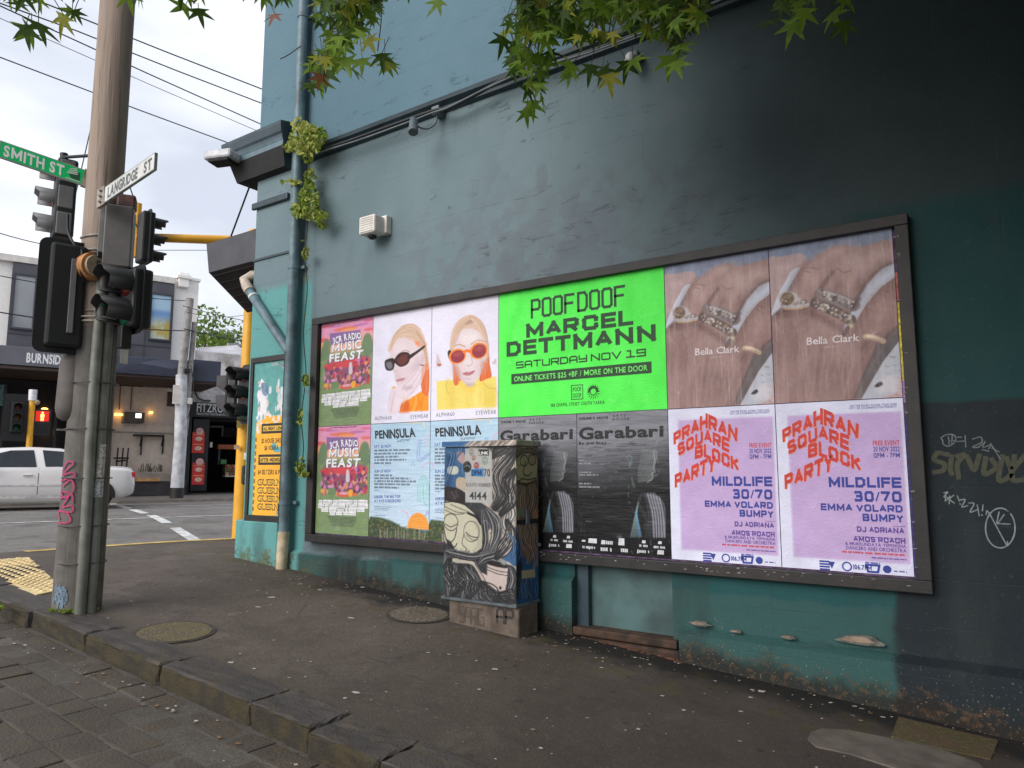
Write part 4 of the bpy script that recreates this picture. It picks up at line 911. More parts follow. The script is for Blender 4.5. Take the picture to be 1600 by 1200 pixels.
# --- jewellery poster: a hand with rings
Z = zm(1030, 360, .25); A = newart(6, 0, (116, 134, 164), res=.0055); A.noise(.06, 5)
A.poly(Z((680, 190), (760, 165), (880, 145), (925, 180), (905, 240), (830, 300), (760, 400), (720, 480), (690, 480)), (178, 146, 142))
A.poly(Z((690, 560), (760, 500), (800, 400), (872, 250), (930, 200), (1000, 150), (1080, 105), (1150, 86), (1230, 110), (1300, 90), (1400, 62), (1530, 50), (1530, 1100), (690, 1100)), (160, 122, 112), sm=False)
A.poly(Z((880, 230), (960, 200), (1060, 230), (1050, 330), (950, 460), (880, 460), (850, 380)), (168, 128, 118), soft=.03); A.poly(Z((1130, 110), (1220, 100), (1330, 120), (1460, 80), (1470, 200), (1330, 260), (1250, 330), (1120, 260)), (178, 140, 130), soft=.05, alpha=.8)
A.poly(Z((1000, 150), (1100, 110), (1150, 150), (1060, 220), (960, 230)), (182, 142, 132), soft=.04, alpha=.8)
A.poly(Z((690, 560), (900, 500), (1160, 620), (1300, 640), (1260, 900), (1000, 1090), (690, 1090)), (150, 112, 102), soft=.06)
A.poly(Z((700, 640), (820, 600), (880, 720), (840, 820), (720, 820)), (132, 96, 88), soft=.05, alpha=.6); A.poly(Z((960, 840), (1080, 820), (1180, 880), (1080, 930), (960, 910)), (120, 86, 80), soft=.05, alpha=.6); A.poly(Z((1200, 470), (1400, 330), (1480, 300), (1490, 560), (1330, 700), (1200, 640)), (146, 106, 96), soft=.03)
A.line(Z((1085, 262), (1020, 350), (955, 455)), .022, (88, 60, 54), .8, soft=.015)
A.poly(Z((750, 388), (800, 300), (830, 248), (880, 234), (850, 290), (795, 385), (770, 460), (738, 505), (704, 532), (706, 500)), (190, 200, 220))
A.poly(Z((1490, 195), (1390, 238), (1300, 335), (1218, 470), (1145, 620), (1160, 655), (1215, 590), (1300, 455), (1390, 350), (1490, 280)), (182, 196, 214), sm=False)
A.line(Z((1490, 190), (1385, 236), (1295, 330), (1212, 468), (1140, 620)), .018, (104, 92, 90), .7, soft=.012)
A.poly(Z((1540, 560), (1480, 600), (1360, 700), (1280, 880), (1210, 1050), (1262, 1050), (1400, 820), (1540, 640)), (92, 86, 86), sm=False); A.poly(Z((1540, 640), (1400, 820), (1262, 1060), (1400, 1060), (1540, 980)), (166, 174, 186), sm=False); A.poly(Z((1500, 930), (1540, 900), (1540, 1060), (1390, 1060), (1480, 1010)), (190, 150, 148), soft=.02)
for k in range(24): a = rnd.uniform(1300, 1520); b = rnd.uniform(720, 1030); (a+b*.55 > 1870) and A.line(Z((a, b), (a+30, b+rnd.uniform(-6, 10))), .006, (120, 126, 136), .7)
A.poly(Z((715, 520), (790, 485), (930, 470), (925, 490), (800, 512), (740, 535)), (92, 62, 50), soft=.012, alpha=.7)
A.poly(Z((750, 400), (800, 380), (850, 392), (900, 440), (940, 455), (925, 478), (850, 490), (780, 490), (750, 450)), (176, 172, 172)); p = Z((800, 428), (845, 428)); A.ell(p[0], p[1][0]-p[0][0], (p[1][0]-p[0][0])*.95, (112, 88, 56)); A.ell((p[0][0]+.01, p[0][1]+.02), .03, .02, (160, 140, 96), alpha=.7)
A.line(Z((790, 492), (860, 492), (930, 476)), .012, (196, 150, 90))
A.line(Z((1010, 395), (1110, 425), (1215, 470)), .085, (122, 114, 112)); A.line(Z((1005, 378), (1110, 405), (1215, 448)), .018, (176, 170, 168)); A.line(Z((975, 455), (1090, 500), (1195, 560)), .075, (96, 82, 72))
for i in range(60):
    t = rnd.random(); p = Z((970+t*225+rnd.uniform(-8, 8), 450+t*105+rnd.uniform(-22, 22)))[0]; A.ell(p, .009, .009, rnd.choice(((186, 176, 168), (60, 48, 42), (150, 122, 84), (200, 190, 184))))
for i in range(24): t = rnd.random(); p = Z((1010+t*200, 400+t*68+rnd.uniform(-14, 14)))[0]; A.ell(p, .007, .007, rnd.choice(((176, 170, 168), (96, 88, 88))))
A.line(Z((1245, 430), (1210, 480)), .03, (70, 50, 44), .7, soft=.012)
strands(A, Z, (((700, 560), (760, 700), (760, 1080)), ((1500, 620), (1300, 800), (1200, 1080))), 60, ((176, 140, 130), (134, 100, 92), (120, 90, 84), (186, 152, 142)), .02, .16, 60)
for cx, cy, rx, ry, c, al in ((960, 300, 90, 70, (188, 150, 140), .6), (1200, 200, 110, 60, (196, 160, 150), .6), (1380, 150, 110, 50, (198, 164, 152), .5), (1040, 620, 160, 80, (172, 136, 126), .6), (850, 960, 140, 90, (140, 106, 98), .6), (1360, 480, 70, 120, (170, 132, 120), .6), (880, 330, 40, 90, (134, 98, 88), .5), (1110, 350, 60, 60, (130, 94, 84), .5), (1180, 300, 80, 50, (180, 142, 130), .5), (780, 230, 80, 40, (206, 170, 164), .5), (1150, 760, 120, 80, (166, 128, 118), .5), (1000, 780, 90, 60, (142, 106, 98), .5), (1060, 980, 130, 70, (132, 98, 90), .5), (1100, 130, 70, 34, (200, 164, 154), .6), (1240, 330, 40, 60, (128, 92, 82), .5)): shade(A, Z, cx, cy, rx, ry, c, al)
p = Z((1200, 598))[0]; A.ell(p, .026, .03, (166, 140, 92)); A.ell(p, .014, .016, (214, 204, 180)); A.line(Z((1180, 610), (1155, 650)), .03, (96, 66, 60), .7)
A.line(Z((1292, 662), (1340, 668), (1400, 692)), .036, (206, 176, 120)); A.line(Z((1300, 660), (1340, 664), (1395, 684)), .012, (236, 220, 190)); A.line(Z((1270, 740), (1300, 700)), .04, (104, 70, 62), .6, soft=.02)
for p in (((890, 240), (930, 232), (990, 240)), ((900, 255), (950, 262)), ((1110, 235), (1150, 262), (1200, 250)), ((1380, 370), (1440, 392), (1480, 420)), ((1370, 390), (1420, 420))): A.line(Z(*p), .008, (120, 84, 76), .6)
# finger modelling: soft dark edges along the gaps and pale pink backs
for pth, th, c, al in ((((870, 262), (800, 400), (765, 500), (790, 520)), .05, (112, 76, 68), .35), (((925, 185), (890, 240), (850, 330)), .03, (120, 84, 76), .4), (((1040, 330), (985, 440), (965, 520)), .05, (104, 70, 62), .4), (((1120, 250), (1070, 330), (1020, 420)), .05, (196, 158, 148), .35), (((1400, 225), (1290, 330), (1215, 455)), .06, (108, 74, 66), .4), (((1480, 310), (1370, 380), (1280, 500), (1190, 640)), .05, (110, 76, 68), .4), (((1500, 420), (1400, 520), (1330, 660)), .07, (186, 146, 136), .35), (((930, 280), (900, 360), (880, 440)), .06, (194, 156, 146), .35), (((1300, 200), (1230, 290), (1180, 370)), .06, (196, 158, 148), .35), (((700, 560), (780, 530), (900, 510), (960, 500)), .03, (100, 66, 58), .45), (((960, 520), (1060, 570), (1150, 630)), .035, (92, 60, 52), .5), (((1500, 600), (1340, 740), (1200, 1060)), .05, (112, 78, 70), .45)):
    A.line(Z(*pth), th, c, al, soft=th*.7)
for i in range(150):
    t = rnd.random(); k = rnd.random(); p = Z((1005+t*212+rnd.uniform(-6, 6), 392+t*72+rnd.uniform(-26, 20)) if k < .4 else ((968+t*228, 455+t*102+rnd.uniform(-26, 24)) if k < .75 else (750+t*180, 440+rnd.uniform(-40, 40)*(1-t*.7))))[0]
    A.ell(p, rnd.uniform(.003, .008), rnd.uniform(.003, .008), rnd.choice(((210, 204, 200), (70, 60, 56), (140, 128, 120), (174, 150, 110), (96, 84, 78))), alpha=.85)
A.poly(Z((1390, 925), (1485, 915), (1490, 1000), (1380, 1010)), (206, 196, 200), alpha=.6, soft=.02); A.poly(Z((1345, 975), (1380, 945), (1396, 960), (1375, 978)), (40, 40, 46)); A.noise(.02, 4); A.noise(.10, 6, 3, .35, 2.5)
A.C = A.C*.68+A.C.mean(-1, keepdims=True)*.32+np.array([10, 6, 8])
for k in range(46): x = rnd.uniform(A.b[0], A.b[1]); y = rnd.uniform(A.b[2]+.1, A.b[3]); A.line([(x, y), (x+rnd.uniform(-.008, .008), y-rnd.uniform(.08, .5))], rnd.uniform(.003, .006), (206, 190, 190), rnd.uniform(.15, .45), sm=False)
jew = poster(A, 'brown poster of a hand wearing rings at the top right end of the billboard', 6, 0, MP['rain']); mb = Print()
text(mb, WL, 'Bella Clark', Z((922, 716), (1252, 690)), Z((922, 668), (1252, 644)), ink((226, 214, 216)), 1, gap=.06)
p = Z((1035, 735), (1130, 728)); words(mb, p[0][1], p[0][0], p[1][0], .012, ink((190, 170, 168))); mb.build('lettering', jew)
dup_poster(jew, -1, 0, 'brown poster of a hand wearing rings next to the green poster')

# --- lilac block party poster
Z = zm(1030, 610, .2625); A = newart(6, 1, (222, 222, 242), res=.012); A.noise(.2, 4)
p = Z((800, 990), (800, 150), (1470, 1020)); A.poly([(p[0][0], p[0][1]), (slot(6, 1)[1]-.02, p[0][1]), (slot(6, 1)[1]-.02, p[1][1]), (p[0][0], p[1][1])], (196, 168, 212), sm=False); A.noise(.12, 4)
pty = poster(A, 'lilac block party poster with red arched title at the right end of the billboard', 6, 1, MP['soft']); mb = Print(); rd, nb, pu, og = ink((206, 54, 46)), ink((46, 60, 150)), ink((92, 66, 150)), ink((240, 150, 110))
for dx, mm, lf in ((5, og, .0008), (0, rd, .0026)):
    q = lambda *p: Z(*[(a+dx, b+dx*.6) for a, b in p])
    text(mb, WL, 'PRAHRAN', q((735, 308), (962, 200), (1186, 288)), q((732, 235), (962, 102), (1190, 202)), mm, 3, lf, gap=.085)
    text(mb, WL, 'SQUARE', q((765, 384), (962, 285), (1128, 362)), q((760, 306), (962, 208), (1130, 268)), mm, 3, lf, gap=.085)
    text(mb, WL, 'BLOCK', q((886, 402), (950, 388), (1200, 484)), q((886, 322), (950, 302), (1195, 400)), mm, 3, lf, gap=.085)
    text(mb, WL, 'PARTY', q((748, 588), (1010, 484), (1030, 476)), q((745, 505), (990, 388), (1036, 366)), mm, 3, lf, gap=.085)
for s, x0, y0, x1, y1, h, c, w in (('ON THE ROAD AGAIN, YEAH AND', 1135, 98, 1415, 88, 13, nb, 0), ('CITY OF STONNINGTON PRESENT', 1130, 112, 1415, 104, 13, nb, 0), ('FREE EVENT', 1273, 328, 1432, 325, 30, rd, 1), ('20 NOV 2022', 1275, 364, 1432, 362, 30, nb, 1), ('12PM - 7PM', 1278, 400, 1434, 400, 30, nb, 1), ('MILDLIFE', 1008, 575, 1443, 582, 64, nb, 3), ('30/70', 1162, 662, 1447, 667, 66, nb, 3), ('EMMA VOLARD', 963, 714, 1452, 727, 44, nb, 3), ('BUMPY', 1212, 778, 1455, 786, 46, nb, 3), ('DJ ADRIANA', 1178, 845, 1460, 850, 34, pu, 3), ('AMOS ROACH', 1157, 902, 1466, 910, 34, pu, 3), ('& MURRUNDAYA YEPENGNA', 1108, 922, 1470, 934, 20, pu, 1), ('DANCERS AND ORCHESTRA', 1113, 948, 1472, 962, 22, pu, 1)):
    a = Z((x0, y0), (x1, y1), (x1, y1-h)); hh = a[2][1]-a[1][1]; yb = (a[0][1]+a[1][1])/2
    tbox(mb, WL, s, a[0][0], yb, a[1][0], yb+hh, c, w, gap=.09)
p = Z((1090, 968), (1470, 985)); words(mb, (p[0][1]+p[1][1])/2, p[0][0], p[1][0], .014, rd); p = Z((1265, 1000), (1478, 1012)); words(mb, (p[0][1]+p[1][1])/2, p[0][0], p[1][0], .009, pu)
for a in (1395, 1168): mb.start('rule'); p = Z((a, 808 if a > 1300 else 870), (1466, 808 if a > 1300 else 872)); strokes(mb, WL, [p[0], (p[1][0], p[0][1])], .003, pu)
for cx, cy, k in ((985, 1040, 0), (1027, 1040, 1), (1118, 1048, 2), (1272, 1058, 3), (1357, 1065, 4)):
    c = Z((cx, cy))[0]; mb.start('emblem')
    if k == 0: [strokes(mb, WL, [(c[0]-.028, c[1]-.028+j*.018), (c[0]+.028, c[1]-.028+j*.018)], .012, nb) for j in range(4)]
    if k == 1: mb.poly([WL.p(c[0]-.022, c[1]+.024, .0012), WL.p(c[0], c[1]-.024, .0012), WL.p(c[0]+.022, c[1]+.024, .0012)], nb)
    if k == 2: strokes(mb, WL, [(c[0]+.028*math.cos(t), c[1]+.028*math.sin(t)) for t in np.linspace(0, 6.3, 14)], .009, nb); tbox(mb, WL, '106.7FM', c[0]+.04, c[1]-.014, c[0]+.155, c[1]+.018, nb, 2)
    if k == 3: strokes(mb, WL, [(c[0]-.04, c[1]+.02), (c[0]-.03, c[1]-.025), (c[0]+.03, c[1]-.025), (c[0]+.04, c[1]+.02), (c[0]-.04, c[1]+.02)], .014, nb); words(mb, c[1]+.028, c[0]-.045, c[0]+.045, .012, nb)
    if k == 4: mb.poly([WL.p(c[0]+.026*math.cos(t), c[1]+.026*math.sin(t), .0012) for t in np.linspace(0, 6.28, 16, endpoint=False)], nb)
p = Z((1398, 1080), (1476, 1082)); words(mb, p[0][1], p[0][0], p[1][0], .010, nb)
mb.build('lettering', pty)
dup_poster(pty, -1, 0, 'lilac block party poster between the dark dance poster and its twin')

# --- small framed notice on the pier
PY = -.055; PP = Plane((0, PY, 0), (1, 0, 0), (0, 0, 1)); Z = zm(330, 540, .29985, c=PY)
sb = thing('small_billboard', (-.8, PY, .95), 'narrow black framed poster board on the corner pier', 'billboard')
q = Z((225, 75), (410, 45), (205, 915), (390, 915)); fx0, fx1, fz0, fz1 = -1.20, -.53, .985, 2.97
for n_, b in (('rail', (fx0, fx1, fz1-.07, fz1)), ('rail', (fx0, fx1, fz0, fz0+.08)), ('side_rail', (fx0, fx0+.055, fz0+.08, fz1-.07)), ('side_rail', (fx1-.03, fx1, fz0+.08, fz1-.07))):
    MB().box(b[0], b[1], -.075, -.028, b[2], b[3], M_frame, .005).build(n_, sb)
a0, a1, b0, b1 = fx0+.055, fx1-.03, fz0+.08, fz1-.07
A = Art(a0, a1, b0, b1, .006, (96, 158, 154)); A.noise(.12, 5)
wt_ = Z((245, 230), (262, 170), (285, 200), (280, 260), (300, 300), (295, 350), (330, 372), (362, 350), (365, 300), (385, 270), (402, 240), (402, 470), (240, 470)); A.poly(wt_, (226, 222, 226), sm=False)
for i in range(110): x = rnd.uniform(245, 400); x = x if abs(x-322) > 22 or rnd.random() < .3 else 250; p = Z((x, rnd.uniform(190, 420)), (x+rnd.uniform(-6, 6), rnd.uniform(340, 460)))[0]; A.ell(p, rnd.uniform(.01, .03), rnd.uniform(.02, .06), rnd.choice(((226, 222, 226), (230, 226, 228), (226, 222, 226), (96, 158, 154), (216, 190, 170))), alpha=.8)
A.poly(Z((262, 195), (292, 200), (298, 250), (275, 260), (262, 230)), (90, 116, 152), alpha=.7); A.line(Z((320, 100), (360, 95), (385, 130)), .03, (176, 170, 166), .8); A.line(Z((350, 90), (385, 110)), .014, (90, 110, 130))
yp = Z((236, 400), (282, 380), (285, 366), (376, 366), (385, 400), (384, 450), (392, 460), (384, 886), (214, 886), (220, 700)); A.poly(yp, (246, 178, 58), sm=False); A.noise(.05, 5)
for i in range(26): p = Z((rnd.uniform(236, 390), rnd.uniform(365, 450)))[0]; A.ell(p, rnd.uniform(.008, .03), rnd.uniform(.01, .04), (226, 222, 226), alpha=.85)
A.poly(Z((340, 880), (346, 815), (362, 840), (384, 850), (384, 890)), (88, 142, 158), sm=False); A.poly(Z((312, 520), (335, 505), (345, 530), (375, 520), (372, 550), (330, 555)), (110, 170, 176))
no = A.build('notice', PP, MP['soft'], parent=None, origin=(-.86, PY, b0)); tag(no, 'torn yellow drink specials poster in the narrow frame on the pier', 'poster')
mb = Print(); kb = ink((44, 40, 34))
for s, x0, y0, x1, h, w in (('$5 HOUSE SHOTS', 262, 508, 382, 24, 1), ('$6 VODKA', 278, 545, 350, 24, 1), ('$4 SELTZERS & POTS', 243, 670, 386, 24, 1)):
    p = Z((x0, y0), (x1, y0), (x0, y0-h)); tbox(mb, PP, s, p[0][0], p[0][1], p[1][0], p[2][1], kb, w)
for s, x0, y0, x1, y1 in (('ALL NIGHT LONG', 262, 460, 382, 408), ('AFTER MIDNIGHT', 245, 622, 388, 568)):
    mb.start('label_box'); p = Z((x0, y0), (x1, y0), (x0, y1)); mb.poly([PP.p(p[0][0], p[0][1], .001), PP.p(p[1][0], p[0][1], .001), PP.p(p[1][0], p[2][1], .001), PP.p(p[0][0], p[2][1], .001)], kb)
    mb.poly([PP.p(p[0][0]+.03, p[0][1]+.03, .0018), PP.p(p[1][0]-.03, p[0][1]+.03, .0018), PP.p(p[1][0]-.03, p[2][1]-.03, .0018), PP.p(p[0][0]+.03, p[2][1]-.03, .0018)], ink((246, 190, 70)))
    tbox(mb, PP, s, p[0][0]+.035, p[0][1]+.04, p[1][0]-.035, p[2][1]-.04, kb, 2, lift=.003)
for k in range(4):
    p = Z((240, 727+k*42), (386 if k < 3 else 350, 725+k*42), (240, 695+k*42)); s = 'GUERNS' if k < 3 else 'GUERN'
    tbox(mb, PP, s, p[0][0], p[0][1], p[1][0], p[2][1], kb, 2, lift=.001, gap=.03); tbox(mb, PP, s, p[0][0]+.012, p[0][1]+.01, p[1][0]-.012, p[2][1]-.01, ink((246, 196, 84)), 0, lift=.003, gap=.13)
p = Z((245, 885), (365, 885)); words(mb, p[0][1]+.012, p[0][0], p[1][0], .012, kb)
mb.start('edge_marks')
for k in range(11): p = Z((233-k*1.6, 490+k*36))[0]; mb.poly([PP.p(p[0]-.012, p[1]-.025, .001), PP.p(p[0]+.018, p[1]-.025, .001), PP.p(p[0]+.018, p[1]+.025, .001), PP.p(p[0]-.012, p[1]+.025, .001)], ink((150, 96, 40)))
mb.build('lettering', no)
# ================================================================ PAINTED SIGNAL CABINET
CX0, CX1, CY0, CY1, CZ0, CZ1 = 2.235, 3.03, -.45, -.085, .49, 1.845
cab = thing('signal_cabinet', (2.63, -.27, .24), 'street cabinet painted with bearded faces and a pipe standing before the billboard', 'cabinet')
M_conc = mat('stained_concrete', (98, 86, 76), .85, .2, 7, .4, dirt=(62, 52, 44)); M_metal = mat('painted_cabinet_metal', (84, 92, 96), .5, .2, 8, .1)
mb = MB(); mb.box(2.30, 3.04, -.43, -.13, -.05, .47, M_conc, .015); o = mb.build('base', cab)
pl4 = Plane((0, -.4302, 0), (1, 0, 0), (0, 0, 1)); Zb = zm(680, 660, .29155, c=-.43); pr = MB(); gi = ink((46, 40, 37)); gi2 = ink((70, 58, 50)); pr = Print()
for s_, xo, xs_, c_, th in (('SARG', 125, 34, gi2, .008), ('HAP', 285, 44, gi, .020)):
    a = Zb((xo, 1070), (xo+xs_*len(s_), 1000)); stext(pr, pl4, s_, a[0][0], a[0][1], a[1][0], a[1][1], th, c_, .25)
pr.build('graffiti', cab)
mb = MB(); mb.box(CX0+.012, CX1-.012, CY0+.012, CY1, CZ0, CZ1-.04, M_metal, .006); mb.build('body', cab)
mb = MB(); mb.box(CX0-.012, CX1+.012, CY0-.012, CY1+.012, CZ1-.042, CZ1+.008, mat('cabinet_lid', (146, 136, 124), .6, .25, 9, .2, dirt=(60, 80, 104)), .008); mb.build('lid', cab)
LA = Art(CX0-.01, CX1+.01, CZ1-.04, CZ1+.006, .006, (160, 148, 138)); LA.poly([(CX0-.02, CZ1-.05), (CX0+.22, CZ1-.05), (CX0+.34, CZ1+.02), (CX0-.02, CZ1+.02)], (44, 90, 140), soft=.03, sm=False)
for i in range(40): x = rnd.uniform(CX0+.25, CX1); LA.line([(x, CZ1-.04), (x+rnd.uniform(.02, .1), CZ1+.006)], .006, rnd.choice(((70, 62, 60), (216, 204, 194))), .8, sm=False)
LA.build('painted_lid_edge', Plane((0, CY0-.0125, 0), (1, 0, 0), (0, 0, 1)), print_mat('mural_lid_paint', .5, (2, 1, 2), .1), parent=cab)
mb = MB(); mb.box(CX0-.006, CX1+.006, CY0-.008, CY1, CZ0-.022, CZ0+.002, M_metal, .004); mb.build('bottom_trim', cab)
M_mural = print_mat('mural_paint', .5, (2, 1, 2), .15)
FC = Plane((0, CY0+.0105, 0), (1, 0, 0), (0, 0, 1)); Z = zm(680, 660, .29155, c=CY0); res = .0055
A = Art(CX0+.006, CX1-.006, CZ0+.004, CZ1-.046, res, (190, 178, 164)); A.noise(.08, 8)
INKL = (44, 42, 44)
def hair(n, starts, bend, col, th=.006, al=.8, src=None):
    for i in range(n):
        t = rnd.random(); a = np.array(starts[0])*(1-t)+np.array(starts[1])*t; b = np.array(starts[2])*(1-t)+np.array(starts[3])*t
        mid = (a+b)/2+np.array([rnd.uniform(-1, 1), rnd.uniform(-1, 1)])*bend
        A.line((src or Z)(*[tuple(q) for q in (a, mid, b)]), th*rnd.uniform(.6, 1.2), col, al)
A.poly(Z((38, 90), (190, 90), (170, 150), (150, 200), (155, 350), (38, 360)), (52, 104, 158)); A.poly(Z((60, 180), (90, 200), (80, 330), (50, 340)), (36, 74, 124), soft=.02); A.noise(.03, 5)
A.poly(Z((110, 160), (150, 165), (150, 220), (115, 200)), (196, 150, 140)); A.poly(Z((65, 240), (115, 238), (115, 275), (66, 275)), (210, 210, 190)); A.poly(Z((112, 300), (155, 300), (160, 360), (112, 350)), (200, 178, 150))
A.poly(Z((180, 95), (430, 95), (432, 130), (330, 170), (240, 130)), (176, 158, 146)); A.poly(Z((300, 190), (345, 150), (420, 120), (430, 470), (380, 520), (340, 470), (300, 440)), (204, 188, 174))
hair(60, ((190, 100), (420, 110), (300, 430), (425, 420)), 30, (92, 80, 76)); hair(26, ((300, 180), (420, 130), (330, 470), (420, 720)), 26, (70, 64, 62)); hair(24, ((320, 170), (425, 140), (350, 500), (420, 620)), 24, (226, 206, 196))
A.poly(Z((405, 205), (418, 205), (416, 250), (395, 240)), (206, 196, 176)); 
A.poly(Z((360, 470), (400, 540), (405, 640), (360, 720), (318, 742), (330, 690), (370, 620), (365, 540)), (206, 196, 188)); hair(14, ((365, 480), (395, 560), (320, 735), (365, 715)), 14, (90, 84, 84), .005)
A.poly(Z((400, 620), (432, 560), (434, 760), (390, 750), (360, 735), (350, 715)), (50, 98, 150))
A.poly(Z((38, 355), (110, 352), (240, 430), (310, 480), (345, 550), (345, 640), (320, 720), (300, 740), (380, 760), (430, 800), (434, 975), (36, 925), (36, 650), (60, 640), (50, 430)), (58, 58, 62)); A.noise(.03, 4)
hair(70, ((45, 690), (330, 640), (60, 920), (420, 960)), 40, (110, 112, 118), .005, .55); hair(60, ((45, 720), (330, 700), (60, 920), (420, 960)), 46, (26, 26, 30), .006, .7); hair(30, ((250, 450), (340, 560), (260, 700), (330, 680)), 16, (110, 110, 116), .004, .5)
A.poly(Z((38, 352), (105, 350), (160, 385), (155, 428), (42, 430)), (46, 36, 38)); hair(14, ((60, 375), (110, 365), (90, 420), (120, 400)), 8, (96, 84, 88), .004)
A.poly(Z((40, 436), (100, 430), (160, 448), (215, 500), (245, 560), (250, 640), (240, 690), (200, 706), (150, 700), (110, 690), (80, 640), (48, 600)), (214, 208, 176)); A.poly(Z((200, 520), (246, 570), (244, 680), (200, 700), (225, 620)), (186, 178, 150), soft=.015, alpha=.7)
for p in (((45, 450), (110, 480), (165, 486)), ((50, 470), (100, 492), (150, 490)), ((80, 440), (130, 462), (175, 480))): A.line(Z(*p), .006, INKL, .8)
p = Z((80, 535), (118, 535), (80, 490)); A.ell(p[0], p[1][0]-p[0][0], p[2][1]-p[0][1], INKL, ring=.007); A.line(Z((50, 545), (80, 560), (114, 545)), .007, INKL)
p = Z((190, 585), (232, 585), (190, 530)); A.ell(p[0], p[1][0]-p[0][0], p[2][1]-p[0][1], (70, 68, 64), ring=.006); A.line(Z((160, 590), (190, 612), (226, 618)), .008, INKL); A.line(Z((165, 605), (195, 630), (222, 628)), .005, INKL)
A.line(Z((172, 486), (215, 508), (240, 545)), .022, (34, 32, 32)); A.line(Z((112, 570), (100, 620), (78, 650), (100, 668), (112, 650)), .009, INKL); A.line(Z((150, 600), (140, 650), (165, 680), (150, 695)), .006, INKL); A.line(Z((130, 690), (160, 698), (180, 690)), .007, INKL)
A.line(Z((40, 670), (100, 700), (200, 715), (250, 690)), .05, (48, 48, 52)); hair(16, ((50, 670), (240, 690), (70, 720), (250, 720)), 6, (116, 116, 120), .004)
p = Z((292, 612), (312, 612), (292, 566)); A.ell(p[0], p[1][0]-p[0][0], p[2][1]-p[0][1], (206, 196, 166)); A.ell(p[0], (p[1][0]-p[0][0])*.9, (p[2][1]-p[0][1])*.9, INKL, ring=.006); A.line(Z((290, 590), (298, 612), (288, 640)), .006, INKL)
A.line(Z((95, 738), (130, 745), (190, 752), (225, 790), (250, 840)), .030, (206, 190, 174)); p = Z((112, 742))[0]; A.ell(p, .035, .02, (190, 186, 160))
A.poly(Z((235, 800), (275, 820), (276, 750), (300, 744), (388, 772), (382, 840), (376, 900), (345, 912), (300, 890), (258, 850)), (216, 194, 184), sm=False); A.line(Z((210, 760), (245, 815), (290, 885), (345, 908), (376, 902), (388, 775)), .007, INKL); A.line(Z((276, 790), (330, 812), (384, 822)), .006, INKL); A.line(Z((276, 776), (330, 796), (386, 806)), .006, INKL)
A.poly(Z((276, 748), (310, 742), (386, 768), (384, 782), (330, 776), (280, 762)), (40, 34, 34)); p = Z((345, 888))[0]; A.ell(p, .014, .014, (70, 56, 56)); A.poly(Z((350, 740), (375, 745), (372, 765), (352, 760)), (150, 160, 160), soft=.01)
A.poly(Z((157, 140), (270, 138), (300, 160), (301, 432), (158, 428)), (186, 184, 180), sm=False); A.noise(.02, 3)
for c, r_, cc in (((190, 160), 14, (150, 146, 140)), ((203, 190), 11, (150, 90, 86)), ((262, 205), 18, (150, 164, 150)), ((168, 238), 22, (40, 42, 40)), ((217, 232), 15, (150, 66, 70)), ((252, 288), 16, (80, 84, 90))):
    p = Z(c, (c[0]+r_, c[1])); A.ell(p[0], p[1][0]-p[0][0], (p[1][0]-p[0][0])*1.1, cc)
A.poly(Z((120, 180), (140, 176), (132, 212)), (190, 160, 180)); A.poly(Z((228, 143), (284, 146), (284, 178), (228, 176)), (40, 42, 40), sm=False); A.poly(Z((188, 250), (256, 246), (256, 290), (188, 288)), (52, 140, 214), sm=False)
def swirl(A_, Zf_, path, spread, n, cols, th, al=.85):
    """a lock of painted hair: near-parallel curved lines fanned along a path"""
    P = np.array(path, float); d = np.gradient(P, axis=0); nn = np.stack([-d[:, 1], d[:, 0]], -1)/np.maximum(1e-6, np.hypot(*d.T))[:, None]; w = np.sin(np.linspace(.25, math.pi*.92, len(P)))
    for i in range(n):
        o = (i/(n-1)-.5)*spread+rnd.gauss(0, .8); A_.line(Zf_(*[tuple(q) for q in P+nn*(o*w)[:, None]]), th*rnd.uniform(.6, 1.3), cols[i % len(cols)], al)
DKL, MDL, LTL, WHT = (30, 30, 33), (120, 120, 124), (190, 186, 182), (226, 220, 212)
for pth, sp_, n_ in ((((300, 460), (345, 380), (330, 280), (390, 200), (425, 150)), 46, 12), (((330, 480), (390, 420), (380, 330), (425, 260)), 40, 10), (((360, 560), (415, 500), (395, 400), (428, 330)), 30, 9), (((250, 130), (320, 108), (400, 120), (430, 150)), 26, 8), (((310, 240), (330, 180), (380, 140), (425, 112)), 26, 8), (((318, 738), (352, 680), (400, 620), (372, 540), (385, 470)), 44, 12), (((330, 730), (380, 690), (408, 610), (400, 540)), 24, 7)):
    swirl(A, Z, pth, sp_*1.5, n_, (WHT, (206, 190, 178), (70, 62, 60), WHT), .011, .9); swirl(A, Z, pth, sp_*1.5, max(3, n_//2), (DKL,), .005, .9)
for pth, sp_, n_ in ((((60, 720), (50, 800), (90, 870), (70, 930)), 44, 11), (((100, 770), (110, 830), (160, 880), (140, 945)), 50, 12), (((150, 780), (190, 840), (180, 900), (220, 955)), 46, 11), (((200, 850), (250, 880), (260, 930), (300, 968)), 40, 10), (((280, 920), (340, 930), (390, 925), (425, 960)), 34, 8), (((395, 780), (410, 840), (395, 900), (425, 940)), 30, 8), (((270, 460), (320, 530), (325, 600), (290, 690)), 40, 10), (((250, 470), (262, 560), (268, 640), (240, 720)), 22, 6), (((50, 690), (110, 706), (200, 722), (290, 700)), 26, 7), (((230, 760), (260, 730), (310, 715), (345, 690)), 24, 6)):
    swirl(A, Z, pth, sp_*1.5, n_, (MDL, DKL, (86, 88, 92), LTL, DKL), .009, .9)
